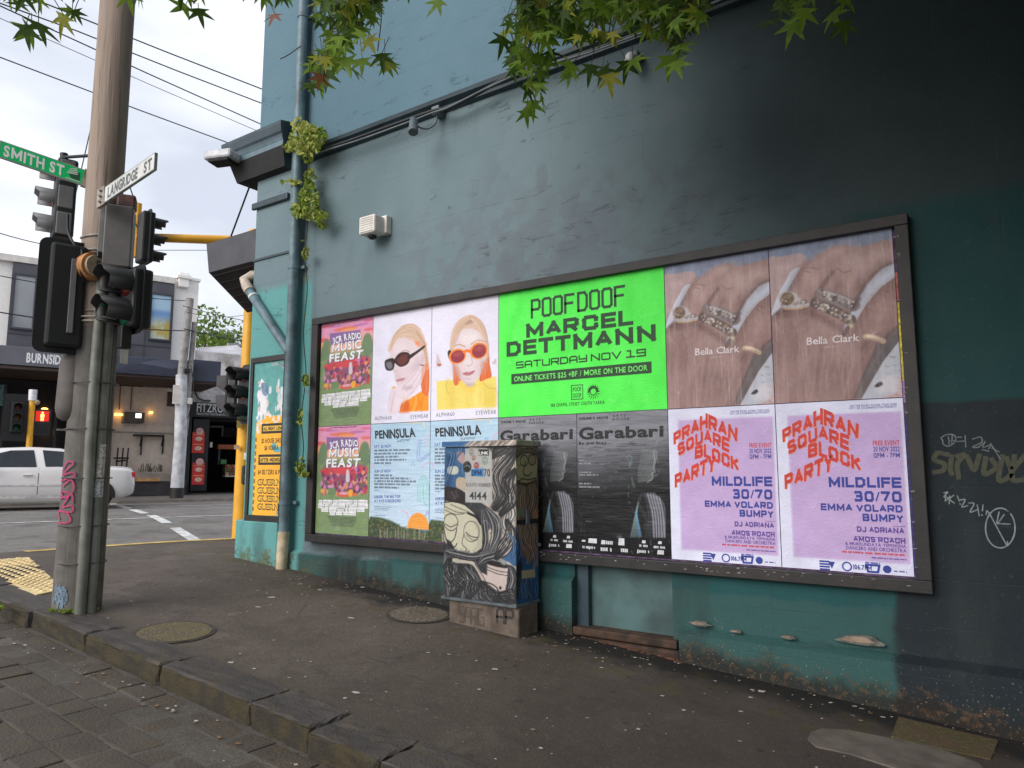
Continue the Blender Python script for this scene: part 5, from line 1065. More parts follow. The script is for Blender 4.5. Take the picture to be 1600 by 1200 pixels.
for pth, sp_, n_ in ((((310, 470), (355, 390), (335, 290), (385, 210), (428, 160)), 52, 9), (((345, 500), (405, 420), (385, 320), (428, 250)), 44, 8), (((300, 190), (340, 150), (400, 130), (430, 135)), 40, 8), (((180, 120), (260, 112), (340, 118), (420, 104)), 30, 7), (((70, 730), (60, 820), (110, 880), (80, 935)), 60, 8), (((130, 770), (150, 850), (190, 890), (170, 950)), 60, 8), (((230, 860), (270, 900), (300, 930), (330, 970)), 60, 8), (((330, 925), (370, 940), (400, 930), (430, 965)), 46, 6), (((320, 735), (360, 670), (402, 600), (380, 520)), 40, 6)):
    swirl(A, Z, pth, sp_*1.6, n_, (DKL, (52, 50, 52)), .012, .85)
for pth in (((40, 150), (90, 170), (70, 260), (45, 330)), ((100, 110), (130, 140), (110, 190)), ((395, 600), (425, 650), (410, 720))): swirl(A, Z, pth, 30, 5, ((28, 60, 104), (96, 150, 200)), .008, .8)
for ln in (((45, 440), (40, 540), (60, 640), (105, 690)), ((160, 446), (218, 500), (250, 570), (250, 650)), ((40, 430), (100, 425), (165, 445)), ((255, 640), (242, 690), (205, 706))): A.line(Z(*ln), .010, DKL, .9)
A.poly(Z((157, 140), (270, 138), (300, 160), (301, 432), (158, 428)), (190, 188, 184), sm=False); A.noise(.03, 4)
for c, r_, cc in (((190, 160), 13, (150, 146, 140)), ((203, 190), 10, (170, 110, 100)), ((262, 205), 17, (150, 164, 150)), ((168, 238), 22, (40, 42, 40)), ((217, 232), 14, (170, 80, 80))):
    p = Z(c, (c[0]+r_, c[1])); A.ell(p[0], p[1][0]-p[0][0], (p[1][0]-p[0][0])*1.1, cc); A.line(Z((c[0]-r_*.6, c[1]), (c[0], c[1]-r_*.4), (c[0]+r_*.6, c[1]+2)), .006, (226, 222, 214), .7)
A.poly(Z((228, 143), (284, 146), (284, 178), (228, 176)), (40, 42, 40), sm=False); A.poly(Z((188, 250), (256, 246), (256, 290), (188, 288)), (52, 140, 214), sm=False)
for i in range(60): a = rnd.uniform(160, 298); b = rnd.uniform(145, 430); A.line(Z((a, b), (a+rnd.uniform(-12, 12), b+rnd.uniform(-5, 5))), .004, rnd.choice(((150, 148, 144), (214, 212, 208))), .6)
A.C = (A.C*.8+A.C.mean(-1, keepdims=True)*.2)*.88
A.build('painted_front', FC, M_mural, parent=cab)
pr = Print(); dk = ink((66, 66, 68)); Zf = zm(680, 660, .29155, c=CY0); FP4 = Plane((0, CY0+.0095, 0), (1, 0, 0), (0, 0, 1))
for s_, a, b, h, c_, w in (('LINK', (230, 172), (282, 172), 16, ink((210, 210, 206)), 2), ('DPM', (192, 284), (244, 282), 30, ink((30, 52, 100)), 2), ('70', (258, 288), (290, 288), 40, dk, 1), ('ROUTE NUMBER', (162, 343), (296, 341), 20, ink((120, 118, 114)), 1), ('4144', (180, 412), (272, 410), 42, ink((58, 58, 60)), 1)):
    p = Zf(a, b, (a[0], a[1]-h)); tbox(pr, FP4, s_, p[0][0], p[0][1], p[1][0], p[2][1], c_, w, lift=.0012)
pr.build('x', cab)
# right-hand side of the cabinet
SD = Plane((CX1-.0105, 0, 0), (0, 1, 0), (0, 0, 1)); Zs = zm(680, 660, .29155, (1, 2), onX, CX1)
A = Art(CY0+.008, CY1-.004, CZ0+.004, CZ1-.046, .005, (128, 112, 98)); A.noise(.05, 8)
hs = lambda n, st, bd, c, th=.006: hair(n, st, bd, c, th, .8, Zs)
A.poly(Zs((432, 560), (470, 620), (520, 700), (562, 640), (566, 960), (440, 960)), (44, 94, 150)); A.poly(Zs((436, 700), (470, 760), (460, 900), (436, 940)), (40, 44, 52), soft=.015)
A.poly(Zs((430, 110), (556, 110), (560, 540), (545, 700), (500, 740), (455, 640), (430, 560)), (134, 116, 98))
hs(46, ((435, 330), (555, 320), (445, 640), (556, 680)), 20, (62, 52, 46)); hs(20, ((440, 340), (550, 330), (450, 620), (550, 640)), 18, (176, 152, 130)); hs(22, ((430, 125), (555, 110), (435, 170), (556, 160)), 16, (60, 56, 46))
A.poly(Zs((432, 200), (460, 165), (520, 160), (552, 185), (552, 280), (530, 310), (490, 325), (450, 310), (434, 280)), (172, 164, 124)); p = Zs((460, 205), (482, 205), (460, 178)); A.ell(p[0], p[1][0]-p[0][0], p[2][1]-p[0][1], (60, 56, 44), ring=.007)
p = Zs((525, 200), (545, 200), (525, 172)); A.ell(p[0], p[1][0]-p[0][0], p[2][1]-p[0][1], (120, 100, 82), alpha=.8); A.ell(p[0], p[1][0]-p[0][0], p[2][1]-p[0][1], (60, 56, 44), ring=.007)
for q in (((490, 215), (480, 270), (505, 285), (520, 270)), ((448, 318), (480, 302), (500, 306), (540, 300)), ((450, 322), (485, 330), (520, 322), (548, 310)), ((480, 320), (495, 340), (515, 322)), ((435, 250), (450, 290), (470, 300))): A.line(Zs(*q), .008, (60, 54, 44))
A.poly(Zs((432, 525), (568, 514), (568, 540), (432, 550)), (30, 28, 28), sm=False); A.poly(Zs((432, 460), (488, 455), (490, 500), (434, 505)), (126, 134, 108), sm=False); A.poly(Zs((528, 480), (550, 470), (555, 510), (535, 520)), (190, 130, 76), soft=.012)
A.poly(Zs((468, 796), (540, 786), (542, 830), (470, 838)), (176, 164, 130), sm=False); A.line(Zs((490, 820), (505, 805), (520, 818)), .006, (90, 80, 66)); hs(26, ((450, 560), (550, 560), (470, 720), (552, 760)), 16, (120, 96, 80), .012); hs(18, ((440, 830), (555, 840), (450, 940), (550, 950)), 16, (130, 126, 118)); hs(16, ((440, 830), (555, 840), (450, 950), (550, 950)), 16, (30, 30, 36))
for pth, sp_, n_ in ((((440, 330), (452, 420), (440, 520), (470, 620)), 30, 9), (((480, 345), (470, 430), (500, 520), (490, 640)), 40, 10), (((530, 330), (540, 420), (515, 520), (545, 640)), 40, 10), (((470, 560), (480, 640), (520, 700), (500, 760)), 34, 9), (((545, 560), (530, 640), (555, 720), (535, 780)), 26, 7), (((432, 150), (470, 118), (520, 128), (558, 110)), 28, 8), (((440, 180), (480, 150), (530, 150), (556, 170)), 20, 6)):
    swirl(A, Zs, pth, sp_*1.5, n_, ((176, 150, 126), (60, 50, 44), (206, 186, 164), (92, 74, 62)), .009, .9)
for pth in (((445, 600), (450, 680), (440, 760)), ((555, 840), (540, 890), (556, 945)), ((480, 860), (470, 900), (490, 940))): swirl(A, Zs, pth, 34, 6, ((96, 150, 204), (24, 40, 70), (60, 110, 170)), .010, .8)
A.poly(Zs((432, 525), (568, 514), (568, 540), (432, 550)), (30, 28, 28), sm=False); A.poly(Zs((432, 460), (488, 455), (490, 500), (434, 505)), (126, 134, 108), sm=False); A.poly(Zs((468, 796), (540, 786), (542, 830), (470, 838)), (186, 174, 140), sm=False)
A.poly(Zs((440, 215), (462, 172), (520, 166), (548, 190), (548, 280), (526, 306), (490, 318), (452, 306), (438, 280)), (186, 178, 138), alpha=.55)
for q in (((445, 300), (436, 240), (460, 172), (520, 163), (553, 190), (553, 280)), ((446, 318), (480, 302), (500, 308), (545, 298)), ((450, 324), (485, 334), (520, 324), (548, 312)), ((490, 210), (478, 272), (506, 286), (522, 268))): A.line(Zs(*q), .010, (46, 40, 34), .9)
for c_ in (((482, 205), (503, 205), (482, 176)), ((525, 200), (545, 200), (525, 172))): p = Zs(*c_); A.ell(p[0], p[1][0]-p[0][0], p[2][1]-p[0][1], (46, 40, 34), ring=.009)
A.C = A.C*.86
A.build('painted_side', SD, M_mural, parent=cab)
mb = MB(); mb.box(CX1-.006, CX1+.008, -.30, -.25, 1.14, 1.26, M_metal, .004); mb.build('lock', cab)

# ================================================================ TIMBER POLE WITH CONDUITS
PX, PYY = -.18, -.0; PX, PYY = -.185, -2.40
PB = math.atan2(.907, .421)                                  # local x = right across the view, y = away
pz = zf(PX, PYY)
def pole_mat():
    t = NT('weathered_pole_timber'); z = t.xyz()[2]; n = t.noise(5, 6, (1, 1, .07)); f = t.noise(30, 4, (1, 1, .05))
    k = t.mix(t.step(n, .3, .7), (158, 140, 126), (126, 110, 98)); k = t.mix(t.mul(t.step(f, .55, .72), .6), k, (64, 52, 44)); k = t.mix(t.mul(t.step(t.noise(2.0, 3, (1, 1, .12)), .55, .65), .5), k, (82, 70, 60))
    low = t.step(z, 2.86, 2.84); g = t.mix(t.step(t.noise(7, 5), .3, .7), (104, 100, 94), (88, 84, 79)); g = t.mix(t.mul(t.step(t.noise(13, 6), .6, .68), .4), g, (120, 116, 108)); k = t.mix(low, k, g)
    return t.out(k, .8, t.math('ADD', n, f), .6, .015)
M_pole = pole_mat(); M_cond = mat('grey_conduit', (116, 117, 109), .5, .12, 7, .08, dirt=(82, 82, 74)); M_cond2 = mat('dark_conduit', (92, 87, 80), .55, .15, 8, .1)
wp = thing('wooden_utility_pole', (PX, PYY, pz), 'tall timber utility pole with conduits and pink graffiti beside the kerb', 'utility pole', None)
mb = MB(); N = 24; zs = [pz-.2, pz+.4, pz+1.2, 2.4, 4, 6, 9]; rr = [.182, .176, .166, .158, .152, .146, .138]
mb.tube([(PX+.002*math.sin(z*3), PYY, z) for z in zs], rr, M_pole, N); mb.build('pole', wp)
TP = rotz((PX, PYY, 0), PB)
def lp(x, y, z=0.): v = TP @ Vector((x, y, z)); return np.array(v)
for x, y, r_, z0, z1, mm in ((.03, -.205, .043, pz-.05, 3.35, M_cond), (.105, -.165, .040, pz-.05, 3.3, M_cond), (.142, -.125, .024, pz-.05, 3.1, M_cond2), (.160, -.085, .026, pz-.05, 3.3, M_cond2), (.172, -.03, .020, pz-.05, 3.2, M_cond2)):
    pts = [lp(x+.006*math.sin(z*2), y*(1-.03*(z-pz)), z) for z in np.linspace(z0, z1, 9)]; MB().tube(pts, r_, mm, 14).build('conduit', wp)
def strap(z, mm, r0=.17, w=.012, full=False):
    pts = [lp(r0*math.cos(t), r0*math.sin(t), z+.008*math.sin(3*t)) for t in np.linspace(0, 2*math.pi, 25)]
    if full: pts = [lp((r0+.062*max(0, math.cos(t-5.3)))*math.cos(t), (r0+.062*max(0, math.cos(t-5.3)))*math.sin(t), z) for t in np.linspace(0, 2*math.pi, 29)]
    mb = MB(); mb.tube(pts, w, mm, 6); mb.build('strap', wp)
M_band = mat('steel_strap', (150, 146, 136), .4, .15); M_bandd = mat('dull_strap', (74, 72, 68), .5)
for z in (3.66, 3.53, 3.30, 2.98, 2.885): strap(z, M_band, .158, .010, z < 2.95)
strap(2.92, M_band, .17, .009, True)
for z in (2.35, 1.95, 1.53, 1.13, .82): strap(z, M_bandd, .17, .006, True)
CYL = lambda a, z, r_=.178: lp(r_*math.sin(a), -r_*math.cos(a), z)   # a: angle to the right of the viewer
mk = ink((176, 58, 108), 'pink_spray'); sp = MB()
def pole_curve(mb, pts, th, m, r_=.180):                     # pts (angle, z) on the pole skin
    P = smooth_open(pts, 5)
    for i in range(len(P)-1):
        (a0, z0), (a1, z1) = P[i], P[i+1]; d = math.hypot((a1-a0)*r_, z1-z0)
        if d < 1e-5: continue
        nx, nz_ = -(z1-z0)/d*th/2, (a1-a0)*r_/d*th/2; ex, ez = (a1-a0)/d*th*.3, (z1-z0)/d*th*.3
        q = [(a0+nx/r_-ex, z0+nz_-ez), (a0-nx/r_-ex, z0-nz_-ez), (a1-nx/r_+ex, z1-nz_+ez), (a1+nx/r_+ex, z1+nz_+ez)]
        mb.poly([CYL(a, z, r_+.0006*(i % 3)) for a, z in q], m)
def ppx(px, py):                                             # photo pixel -> (angle, height) on the pole
    c = onY(128+(950-py)*.069, py, 0.); a = math.asin(max(-.97, min(.97, (px-(129+(950-py)*.066))/34.))); p = at(px, py, 7.13); return (a, p[2])
for ln in (((112, 735), (118, 722), (127, 724), (112, 742), (126, 738), (127, 745), (110, 752)), ((112, 760), (124, 750), (127, 765), (116, 778), (110, 768), (124, 772), (126, 785)), ((108, 780), (120, 776), (112, 792), (125, 790), (124, 800), (108, 798)), ((108, 812), (106, 800), (118, 802), (122, 815), (108, 818)), ((103, 818), (118, 817))):
    pole_curve(sp, [ppx(*q) for q in ln], .015, mk)
sp.build('pink_graffiti', wp)
mb = MB(); bp = ink((112, 132, 148), 'pale_blue_paint')
for i in range(130):
    px, py = rnd.uniform(96, 121), rnd.uniform(912, 948); a, z = ppx(px, py); h, w = rnd.uniform(.006, .03), rnd.uniform(.01, .05)
    if (px-108)**2/130+(py-932)**2/260 > 1 or rnd.random() < .15: continue
    mb.poly([CYL(a-w, z-h, .1825+i*.00002), CYL(a+w, z-h*.8, .1825+i*.00002), CYL(a+w*.8, z+h, .1825+i*.00002), CYL(a-w*.9, z+h*.9, .1825+i*.00002)], bp)
mb.build('paint_patch', wp)
mb = MB()
for py0, py1, c in ((694, 752, (178, 174, 164)), (753, 777, (168, 170, 172))):                # pasted sticker strips on the second conduit
    z0, z1 = at(150, py1, 7.1)[2], at(150, py0, 7.1)[2]; r_ = .043
    V = [lp(.108+r_*math.sin(t), -.163*(1-.03*(z-pz))-r_*math.cos(t), z) for z in (z0, z1) for t in np.linspace(-1.1, 1.1, 7)]
    mb.add(V, [(i, i+1, i+8, i+7) for i in range(6)], mat('sticker_strip_%d' % c[0], c, .6, .25, 45))
    for k in range(int((z1-z0)/.03)):
        z = z0+.015+k*.03; mb.poly([lp(.108+(r_+.001)*math.sin(t), -.163*(1-.03*(z-pz))-(r_+.001)*math.cos(t), z+dz) for t, dz in ((-.5, 0), (.5, 0), (.5, .015), (-.5, .018))], ink((90, 92, 96)))
mb.build('sticker', wp)
mb = MB(); mb.tube([lp(.033, -.198, z) for z in (3.02, 3.07)], .0445, mat('green_tape', (56, 150, 84), .5)); mb.build('green_tape', wp)
# round ochre fitting and hanging grey box, all strapped to the pole
c = at(146, 417, 7.15); spk = thing('round_speaker', c, 'round ochre-rimmed signal buzzer strapped high on the timber pole', 'buzzer')
T = rotz(c, PB+R(30)); M_och = mat('ochre_rim', (176, 120, 72), .5, .2, 8); M_cream = mat('cream_plate', (168, 148, 120), .55, .15, 9)
mb = MB(T); mb.tube([(0, .06, 0), (0, -.035, 0)], [.13, .125], M_och, 24); mb.build('rim', spk); mb = MB(T); mb.tube([(0, -.03, 0), (0, -.06, 0)], [.10, .095], M_cream, 24); mb.build('face', spk)
mb = MB(T); mb.tube([(0, -.06, .03), (0, -.075, .03)], .02, M_bandd, 10); mb.tube([(.0, -.06, -.03), (.0, -.075, -.03)], .02, M_bandd, 10); mb.box(-.01, .09, -.07, .02, .075, .135, M_cab, .01); mb.build('bolt', spk)
M_gbox = mat('grey_box_paint', (98, 94, 92), .5, .08, 6, .06); c = at(187, 372, 7.2)
gb = thing('grey_control_box', c, 'plain grey control box on the right side of the timber pole', 'control box')
T = rotz(c, PB-R(8)); mb = MB(T); mb.box(-.115, .11, -.12, .12, -.29, .27, M_gbox, .012); mb.build('box', gb); mb = MB(T); mb.box(-.16, -.117, -.08, .04, -.33, .36, M_cond, .006); mb.build('bracket', gb)
mb = MB(T); mb.box(-.04, .115, -.06, .1, .275, .40, mat('faded_red_box', (86, 52, 48), .6, .3, 20), .02); mb.build('top_unit', gb)
c = at(113, 603, 7.3); ub = thing('grey_hanging_box', c, 'rounded grey box mounted on the left of the timber pole under the big black signal', 'control box')
T = rotz(c, PB); M_ub = mat('dark_grey_fibre', (98, 92, 88), .7, .12, 5, .1); mb = MB(T); mb.tube([(0, .04, z) for z in (-.30, -.275, -.2, .2, .26, .285)], [.06, .10, .12, .11, .10, .06], M_ub, 18); mb.build('box', ub)
mb = MB(T); mb.box(-.02, .14, .0, .05, -.25, -.2, M_bandd); mb.box(-.02, .14, .0, .05, .15, .2, M_bandd); mb.build('bracket', ub)

# ---- street name signs
def blade(name, p0, p1, z0, z1, pitch, face, letters, txt, label, deco=None):
    p0, p1 = np.array(p0), np.array(p1); d = p1-p0; L_ = np.hypot(d[0], d[1]); u = np.array([d[0]/L_, d[1]/L_, 0]); u3 = (p1-p0)/np.linalg.norm(p1-p0)
    n = Vector(u).cross(Vector((0, 0, 1))); c = (p0+p1)/2; t = thing(name, c, label, 'street sign', 'street name signs on the timber pole')
    h = z1-z0; P = [p0, p1, p1+[0, 0, h], p0+[0, 0, h]]
    mb = MB(); mb.ext([Vector(q)-n*.012 for q in P], n*.024, mat('alloy_edge', (150, 152, 150), .35)); mb.build('blade', t)
    pl = Plane(Vector(p0)+n*.0125, u3, (0, 0, 1)); w = np.linalg.norm(p1-p0); e = .008
    mb = MB(); mb.poly([pl.p(*q) for q in ((e, e), (w-e, e), (w-e, h-e), (e, h-e))], face); mb.build('face', t)
    mb = Print()
    for s_, a, b in txt: tbox(mb, pl, s_, w*a, h*.18, w*b, h*.82, letters, 2, gap=.09)
    if deco: deco(mb, pl, w, h)
    mb.build('x', t)
    pl2 = Plane(Vector(p1)-n*.0125, -Vector(u3), (0, 0, 1)); mb = MB(); mb.poly([pl2.p(*q) for q in ((e, e), (w-e, e), (w-e, h-e), (e, h-e))], face); mb.build('face', t)
    return t, pl, w, h
M_grn = mat('sign_green', (24, 200, 112), .35, .04, 3, .03); M_sw = mat('sign_white', (240, 240, 236), .4, .05, 3, .03); M_sb = ink((40, 44, 44), 'sign_black')
def deco(mb, pl, w, h):
    mb.start('pictogram'); mb.poly([pl.p(w*a, h*b, .001) for a, b in ((.79, .45), (.86, .55), (.93, .72), (.93, .2), (.83, .2))], ink((30, 84, 60)))
    for k in range(4): mb.poly([pl.p(w*a, h*b, .0016) for a, b in ((.77+.01*k, .42+.1*k), (.90-.005*k, .52+.1*k), (.91-.005*k, .60+.1*k), (.78+.01*k, .49+.1*k))], ink((206, 224, 206)))
    strokes(mb, pl, [(w*.77, h*.14), (w*.93, h*.14)], .008, ink((206, 224, 206)))
sm_, plS, wS, hS = blade('street_name_sign', (-.478, -3.143, 4.247), (-.262, -2.535, 4.142), 4.247, 4.398, 0, M_grn, M_sw, [('SMITH', .05, .51), ('ST', .57, .74)], 'green street name sign with white letters reaching left from the timber pole', deco)
def clampbox(t, p, u):
    mb = MB(); mb.bar(Vector(p)-Vector(u)*.06, Vector(p)+Vector(u)*.07, .03, .17, mat('sign_bracket', (150, 138, 128), .5, .2, 12)); mb.build('bracket', t)
    mb = MB()
    for dz in (-.05, 0, .05): mb.tube([Vector(p)+Vector((.012, -.02, dz)), Vector(p)+Vector((.022, -.034, dz))], .010, M_bandd, 8)
    mb.build('bolt', t)
clampbox(sm_, (-.25, -2.50, 4.212), (.33, .94, -.16))
la_, _, _, _ = blade('street_name_sign', (.17, -2.55, 3.886), (.955, -2.55, 3.995), 3.886, 4.03, 0, mat('sign_grey_white', (206, 206, 202), .5, .08, 6, .04), ink((84, 88, 88), 'faded_sign_black'), [('LANGRIDGE', .07, .68), ('ST', .80, .95)], 'white street name sign with black letters reaching right from the timber pole')
clampbox(la_, (.10, -2.55, 3.955), (1, 0, .1))

# ---- signal heads
M_blk = mat('signal_black', (24, 24, 26), .55, .15, 6, .06); M_sgrey = mat('signal_grey_panel', (112, 110, 112), .5, .08, 6, .05); M_navy = mat('signal_navy_trim', (40, 44, 62), .5)
LENS = {'r': mat('red_lens_dark', (70, 20, 18), .2), 'a': mat('amber_lens_dark', (96, 60, 24), .2), 'g': mat('green_lens_dark', (18, 70, 50), .2)}
def visor(mb, c, r_, ln, m, n=16, open_=.72):
    """half-open tube hood pointing along local -y"""
    V = []; 
    for y in (0, -ln):
        for rr_ in (r_, r_-.006):
            for t in np.linspace(-open_*math.pi, open_*math.pi, n): V.append((c[0]+rr_*math.sin(t), c[1]+y*(1 if abs(t) < 1.2 else .8), c[2]+rr_*math.cos(t)))
    F = []
    for i in range(n-1): F += [(i, i+1, 2*n+i+1, 2*n+i), (n+i+1, n+i, 3*n+i, 3*n+i+1), (2*n+i, 2*n+i+1, 3*n+i+1, 3*n+i)]
    mb.add(V, F, m, True)
def signal_head(c, yaw, label, n=3, pitch=.235, r_=.10, ln=.2, plate=None, panel=None, order='rag', group='signal heads at the crossing'):
    t = thing('traffic_signal', c, label, 'traffic light', group); T = rotz(c, yaw); H = pitch*n
    mb = MB(T); mb.box(-.135, .135, .0, .17, -H/2, H/2, M_blk, .025)
    mb.build('housing', t)
    if panel:
        mb = MB(T)
        for k in range(n): z = -H/2+pitch*k; mb.box(-.141, .141, .02, .145, z+.02, z+pitch-.02, panel, .008)
        mb.build('side_panel', t)
    if plate:
        w, h = plate; pts = []
        for cx, cz, a0 in ((w-.07, h-.07, 0), (-w+.07, h-.07, 1), (-w+.07, -h+.07, 2), (w-.07, -h+.07, 3)):
            pts += [(cx+.07*math.cos((a0+t_/4)*math.pi/2), .075, cz+.07*math.sin((a0+t_/4)*math.pi/2)) for t_ in range(5)]
        mb = MB(T); mb.ext(pts, (0, .012, 0), M_blk); mb.build('backing_plate', t)
    for k in range(n):
        z = H/2-pitch*(k+.5); mb = MB(T); visor(mb, (0, .005, z), r_, ln, M_blk if not panel else panel); mb.build('visor', t)
        mb = MB(T); mb.ell((0, .0, z), (r_*.88, .02, r_*.88), LENS[order[k]]); mb.build('lens', t)
    return t, T
D_ = lambda px, py, d: at(px, py, d)
away = PB                                                      # yaw whose -y points at the camera
s1, T1 = signal_head(D_(84, 311, 7.95), PB-R(82), 'grey panelled traffic light seen from the side, highest left of the timber pole', 3, .258, .092, .16, None, M_sgrey)
mb = MB(); a, b = D_(97, 246, 7.9), D_(142, 243, 7.5); mb.tube([a, b], .016, M_blk, 8); mb.tube([D_(100, 240, 7.9), D_(100, 262, 7.9)], .035, M_blk, 10); mb.build('bracket_arm', s1)
s2, T2 = signal_head(D_(99, 466, 7.3), PB+math.pi+R(10), 'large black traffic light seen from behind, under the grey panelled one', 3, .30, .11, .2, (.215, .50))
mb = MB(T2); mb.box(-.06, -.015, .172, .19, -.33, .32, M_sgrey, .004); mb.build('rear_strip', s2)
mb = MB(); mb.tube(smooth_open([D_(106, 335, 7.2), D_(107, 362, 7.2), D_(117, 383, 7.15), D_(128, 392, 7.15), D_(126, 420, 7.1), D_(133, 440, 7.15)], 6), .012, M_cab, 8); mb.build('cable', s2)
mb = MB(); mb.bar(D_(95, 392, 7.3), D_(140, 388, 7.3), .04, .04, M_blk); mb.bar(D_(95, 545, 7.3), D_(140, 545, 7.3), .04, .04, M_blk); mb.build('bracket_arm', s2)
s3, T3 = signal_head(D_(197, 466, 7.05), PB-R(68), 'black two-lamp pedestrian signal with deep hoods right of the timber pole', 2, .265, .128, .25, (.16, .31), None, 'rg')
mb = MB(); mb.box(-.04, .05, -.04, .05, -.45, -.25, M_blk, .01); mb.v = [T3 @ v for v in mb.v]; mb.build('mount', s3)
s3b = tag(MB(rotz(D_(228, 487, 7.5), PB)).box(-.045, .035, 0, .1, -.17, .17, M_sgrey, .01).build('grey_terminal_box', origin=D_(228, 487, 7.5)), 'light grey terminal box just behind the black pedestrian signal', 'terminal box')
mb = MB(); mb.box(-.015, .03, -.02, .03, -.13, .09, M_white); p = D_(193, 546, 7.4); mb.v = [Vector(p)+v for v in mb.v]; o = mb.build('label_plate', s3b)
M_yp = mat('yellow_pole_paint', (236, 172, 44), .4, .06, 4, .04, dirt=(206, 146, 40))
# near yellow mast-arm pole
yb = at(376, 838, 11.4); yp = thing('mast_arm_pole', (yb[0], yb[1], .55), 'thick yellow mast-arm signal pole behind the corner pier', 'signal pole')
mb = MB(); mb.tube([(yb[0], yb[1], .4), (yb[0], yb[1], 3.2), (yb[0]+.02, yb[1], 5.25)], [.125, .105, .09], M_yp, 18); mb.build('pole', yp)
at_, ae = np.array([-2.86, 1.095, 5.09]), np.array([-3.70, -.30, 4.93]); mb = MB(); mb.tube([at_, (at_+ae)/2+[0, 0, .0], ae], [.075, .065, .06], M_yp, 14); mb.build('mast_arm', yp)
mb = MB(); mb.tube([ae-[0, 0, .30], ae+[0, 0, .50]], .052, M_yp, 14); mb.build('hanger', yp)
mb = MB(); mb.tube(smooth_open([D_(203, 292, 11.4), D_(212, 322, 11.4), D_(208, 340, 11.35), D_(216, 360, 11.35), D_(225, 405, 11.3), D_(214, 398, 11.3)], 5), .010, M_cab, 6); mb.build('cable', yp)
mb = MB()
for px, py, sx, c_ in ((381, 715, .03, (226, 226, 222)), (366, 700, .02, (190, 150, 120)), (384, 640, .03, (60, 58, 54)), (370, 665, .035, (150, 130, 60)), (384, 700, .025, (150, 60, 56)), (380, 745, .03, (196, 190, 200))):
    p = at(px, py, 11.27); mb.ext([p+[0, 0, -sx], p+[.05, .05, -sx], p+[.05, .05, sx*2], p+[0, 0, sx*2.4]], (-.012, .006, 0), mat('sticker_%d_%d' % (c_[0], c_[1]), c_, .6))
mb.build('sticker', yp)
mb = MB(); p = at(385, 742, 11.25); T = rotz(p, PB); mb = MB(T); mb.box(-.06, .07, -.07, .1, -.14, .14, M_blk, .03); mb.tube([(0, -.07, -.03), (0, -.1, -.03)], .05, M_bandd, 12); mb.build('push_button', yp)
s4, T4 = signal_head(D_(237, 374, 11.3), PB+R(105), 'small black traffic light hanging from the yellow mast arm', 3, .245, .085, .2, (.2, .40))
s5, T5 = signal_head(D_(381, 615, 10.6), PB-R(62), 'black traffic light with large hoods on the thick yellow pole by the pier', 3, .25, .105, .26, (.17, .42))
p = D_(352, 616, 11.0); T = rotz(p, PB-R(100)); s6 = thing('pedestrian_signal', p, 'grey edge-on pedestrian signal left of the hooded light on the yellow pole', 'pedestrian light', None)
mb = MB(T); mb.box(-.14, .14, 0, .16, -.30, .30, M_blk, .02); mb.build('housing', s6); mb = MB(T); mb.box(-.146, .146, .03, .13, -.28, .28, M_sgrey, .01); mb.build('side_panel', s6)
for dz in (-.14, .14): mb = MB(T); mb.ext([(-.11, 0, dz-.11), (-.11, -.12, dz-.02), (-.11, -.12, dz+.11), (-.11, 0, dz+.12)], (.22, 0, 0), M_sgrey); mb.build('hood', s6)
# ================================================================ ACROSS THE CROSS STREET
FM = Matrix(((DD[0], -NO[0], 0, FO[0]), (DD[1], -NO[1], 0, FO[1]), (0, 0, 1, 0), (0, 0, 0, 1)))   # x along the shops, -y towards the street, z up
def FP(px, py, n=0.):                                        # pixel -> (x, z) on the shop-front plane n metres towards the street
    d = ray(px, py); o = FO+NO*n; t = ((o-CAM)@NO)/(d@NO); v = CAM+d*t; return float((v-FO)@DD), float(v[2])
def fb(mb, px0, py0, px1, py1, n0, n1, m, bev=0.):           # box whose street face covers that pixel rectangle
    n = n1; pm = ((px0+px1)/2, (py0+py1)/2)
    x0 = FP(px0, pm[1], n)[0]; x1 = FP(px1, pm[1], n)[0]; z1 = FP(pm[0], py0, n)[1]; z0 = FP(pm[0], py1, n)[1]
    mb.box(x0, x1, -n1, -n0, z0, z1, m, bev); return x0, x1, z0, z1
def FW(s, n, z): return np.array(FM @ Vector((s, -n, z)))
ZFP = .78
mb = MB(FM); mb.box(-60, 60, -3.3, 6, -.3, ZFP, mat('far_footpath_grey', (112, 106, 102), .85, .12, 3, .2)); mb.box(-60, 60, -3.55, -3.302, -.3, ZFP-.012, mat('far_kerb_grey', (126, 120, 112), .85, .15, 3, .2)); structure(mb.build('far_footpath'))

M_clad = mat('charcoal_cladding', (86, 85, 92), .45, .06, 2, .05); M_wbr = mat('white_painted_brick', (248, 244, 238), .7, .02, 14, .1); M_glassg = mat('grey_window_glass', (150, 152, 156), .12, .08, .6, 0)
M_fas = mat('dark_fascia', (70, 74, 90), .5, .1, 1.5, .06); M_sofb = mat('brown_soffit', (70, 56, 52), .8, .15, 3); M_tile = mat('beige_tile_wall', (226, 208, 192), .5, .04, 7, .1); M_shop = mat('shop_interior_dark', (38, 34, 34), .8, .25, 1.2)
M_frm = mat('window_frame_grey', (66, 66, 74), .5, .05)
def reflection_glass():
    t = NT('painted_reflection_glass'); n = t.noise(2.5, 5); z = t.xyz()[2]
    k = t.mix(t.step(z, 6.75, 6.95), t.mix(t.mul(t.step(z, 6.75, 6.35), 1), (122, 160, 206), t.mix(t.step(n, .42, .58), (196, 206, 190), (190, 170, 96))), (176, 206, 226))  # sky and tree reflections painted into the glass colour by height
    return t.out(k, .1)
M_reflgl = reflection_glass()
b1 = thing('shop_building', FW(-4, 0, ZFP), 'two storey shop building with charcoal cladding and white brick ends across the street', 'building')
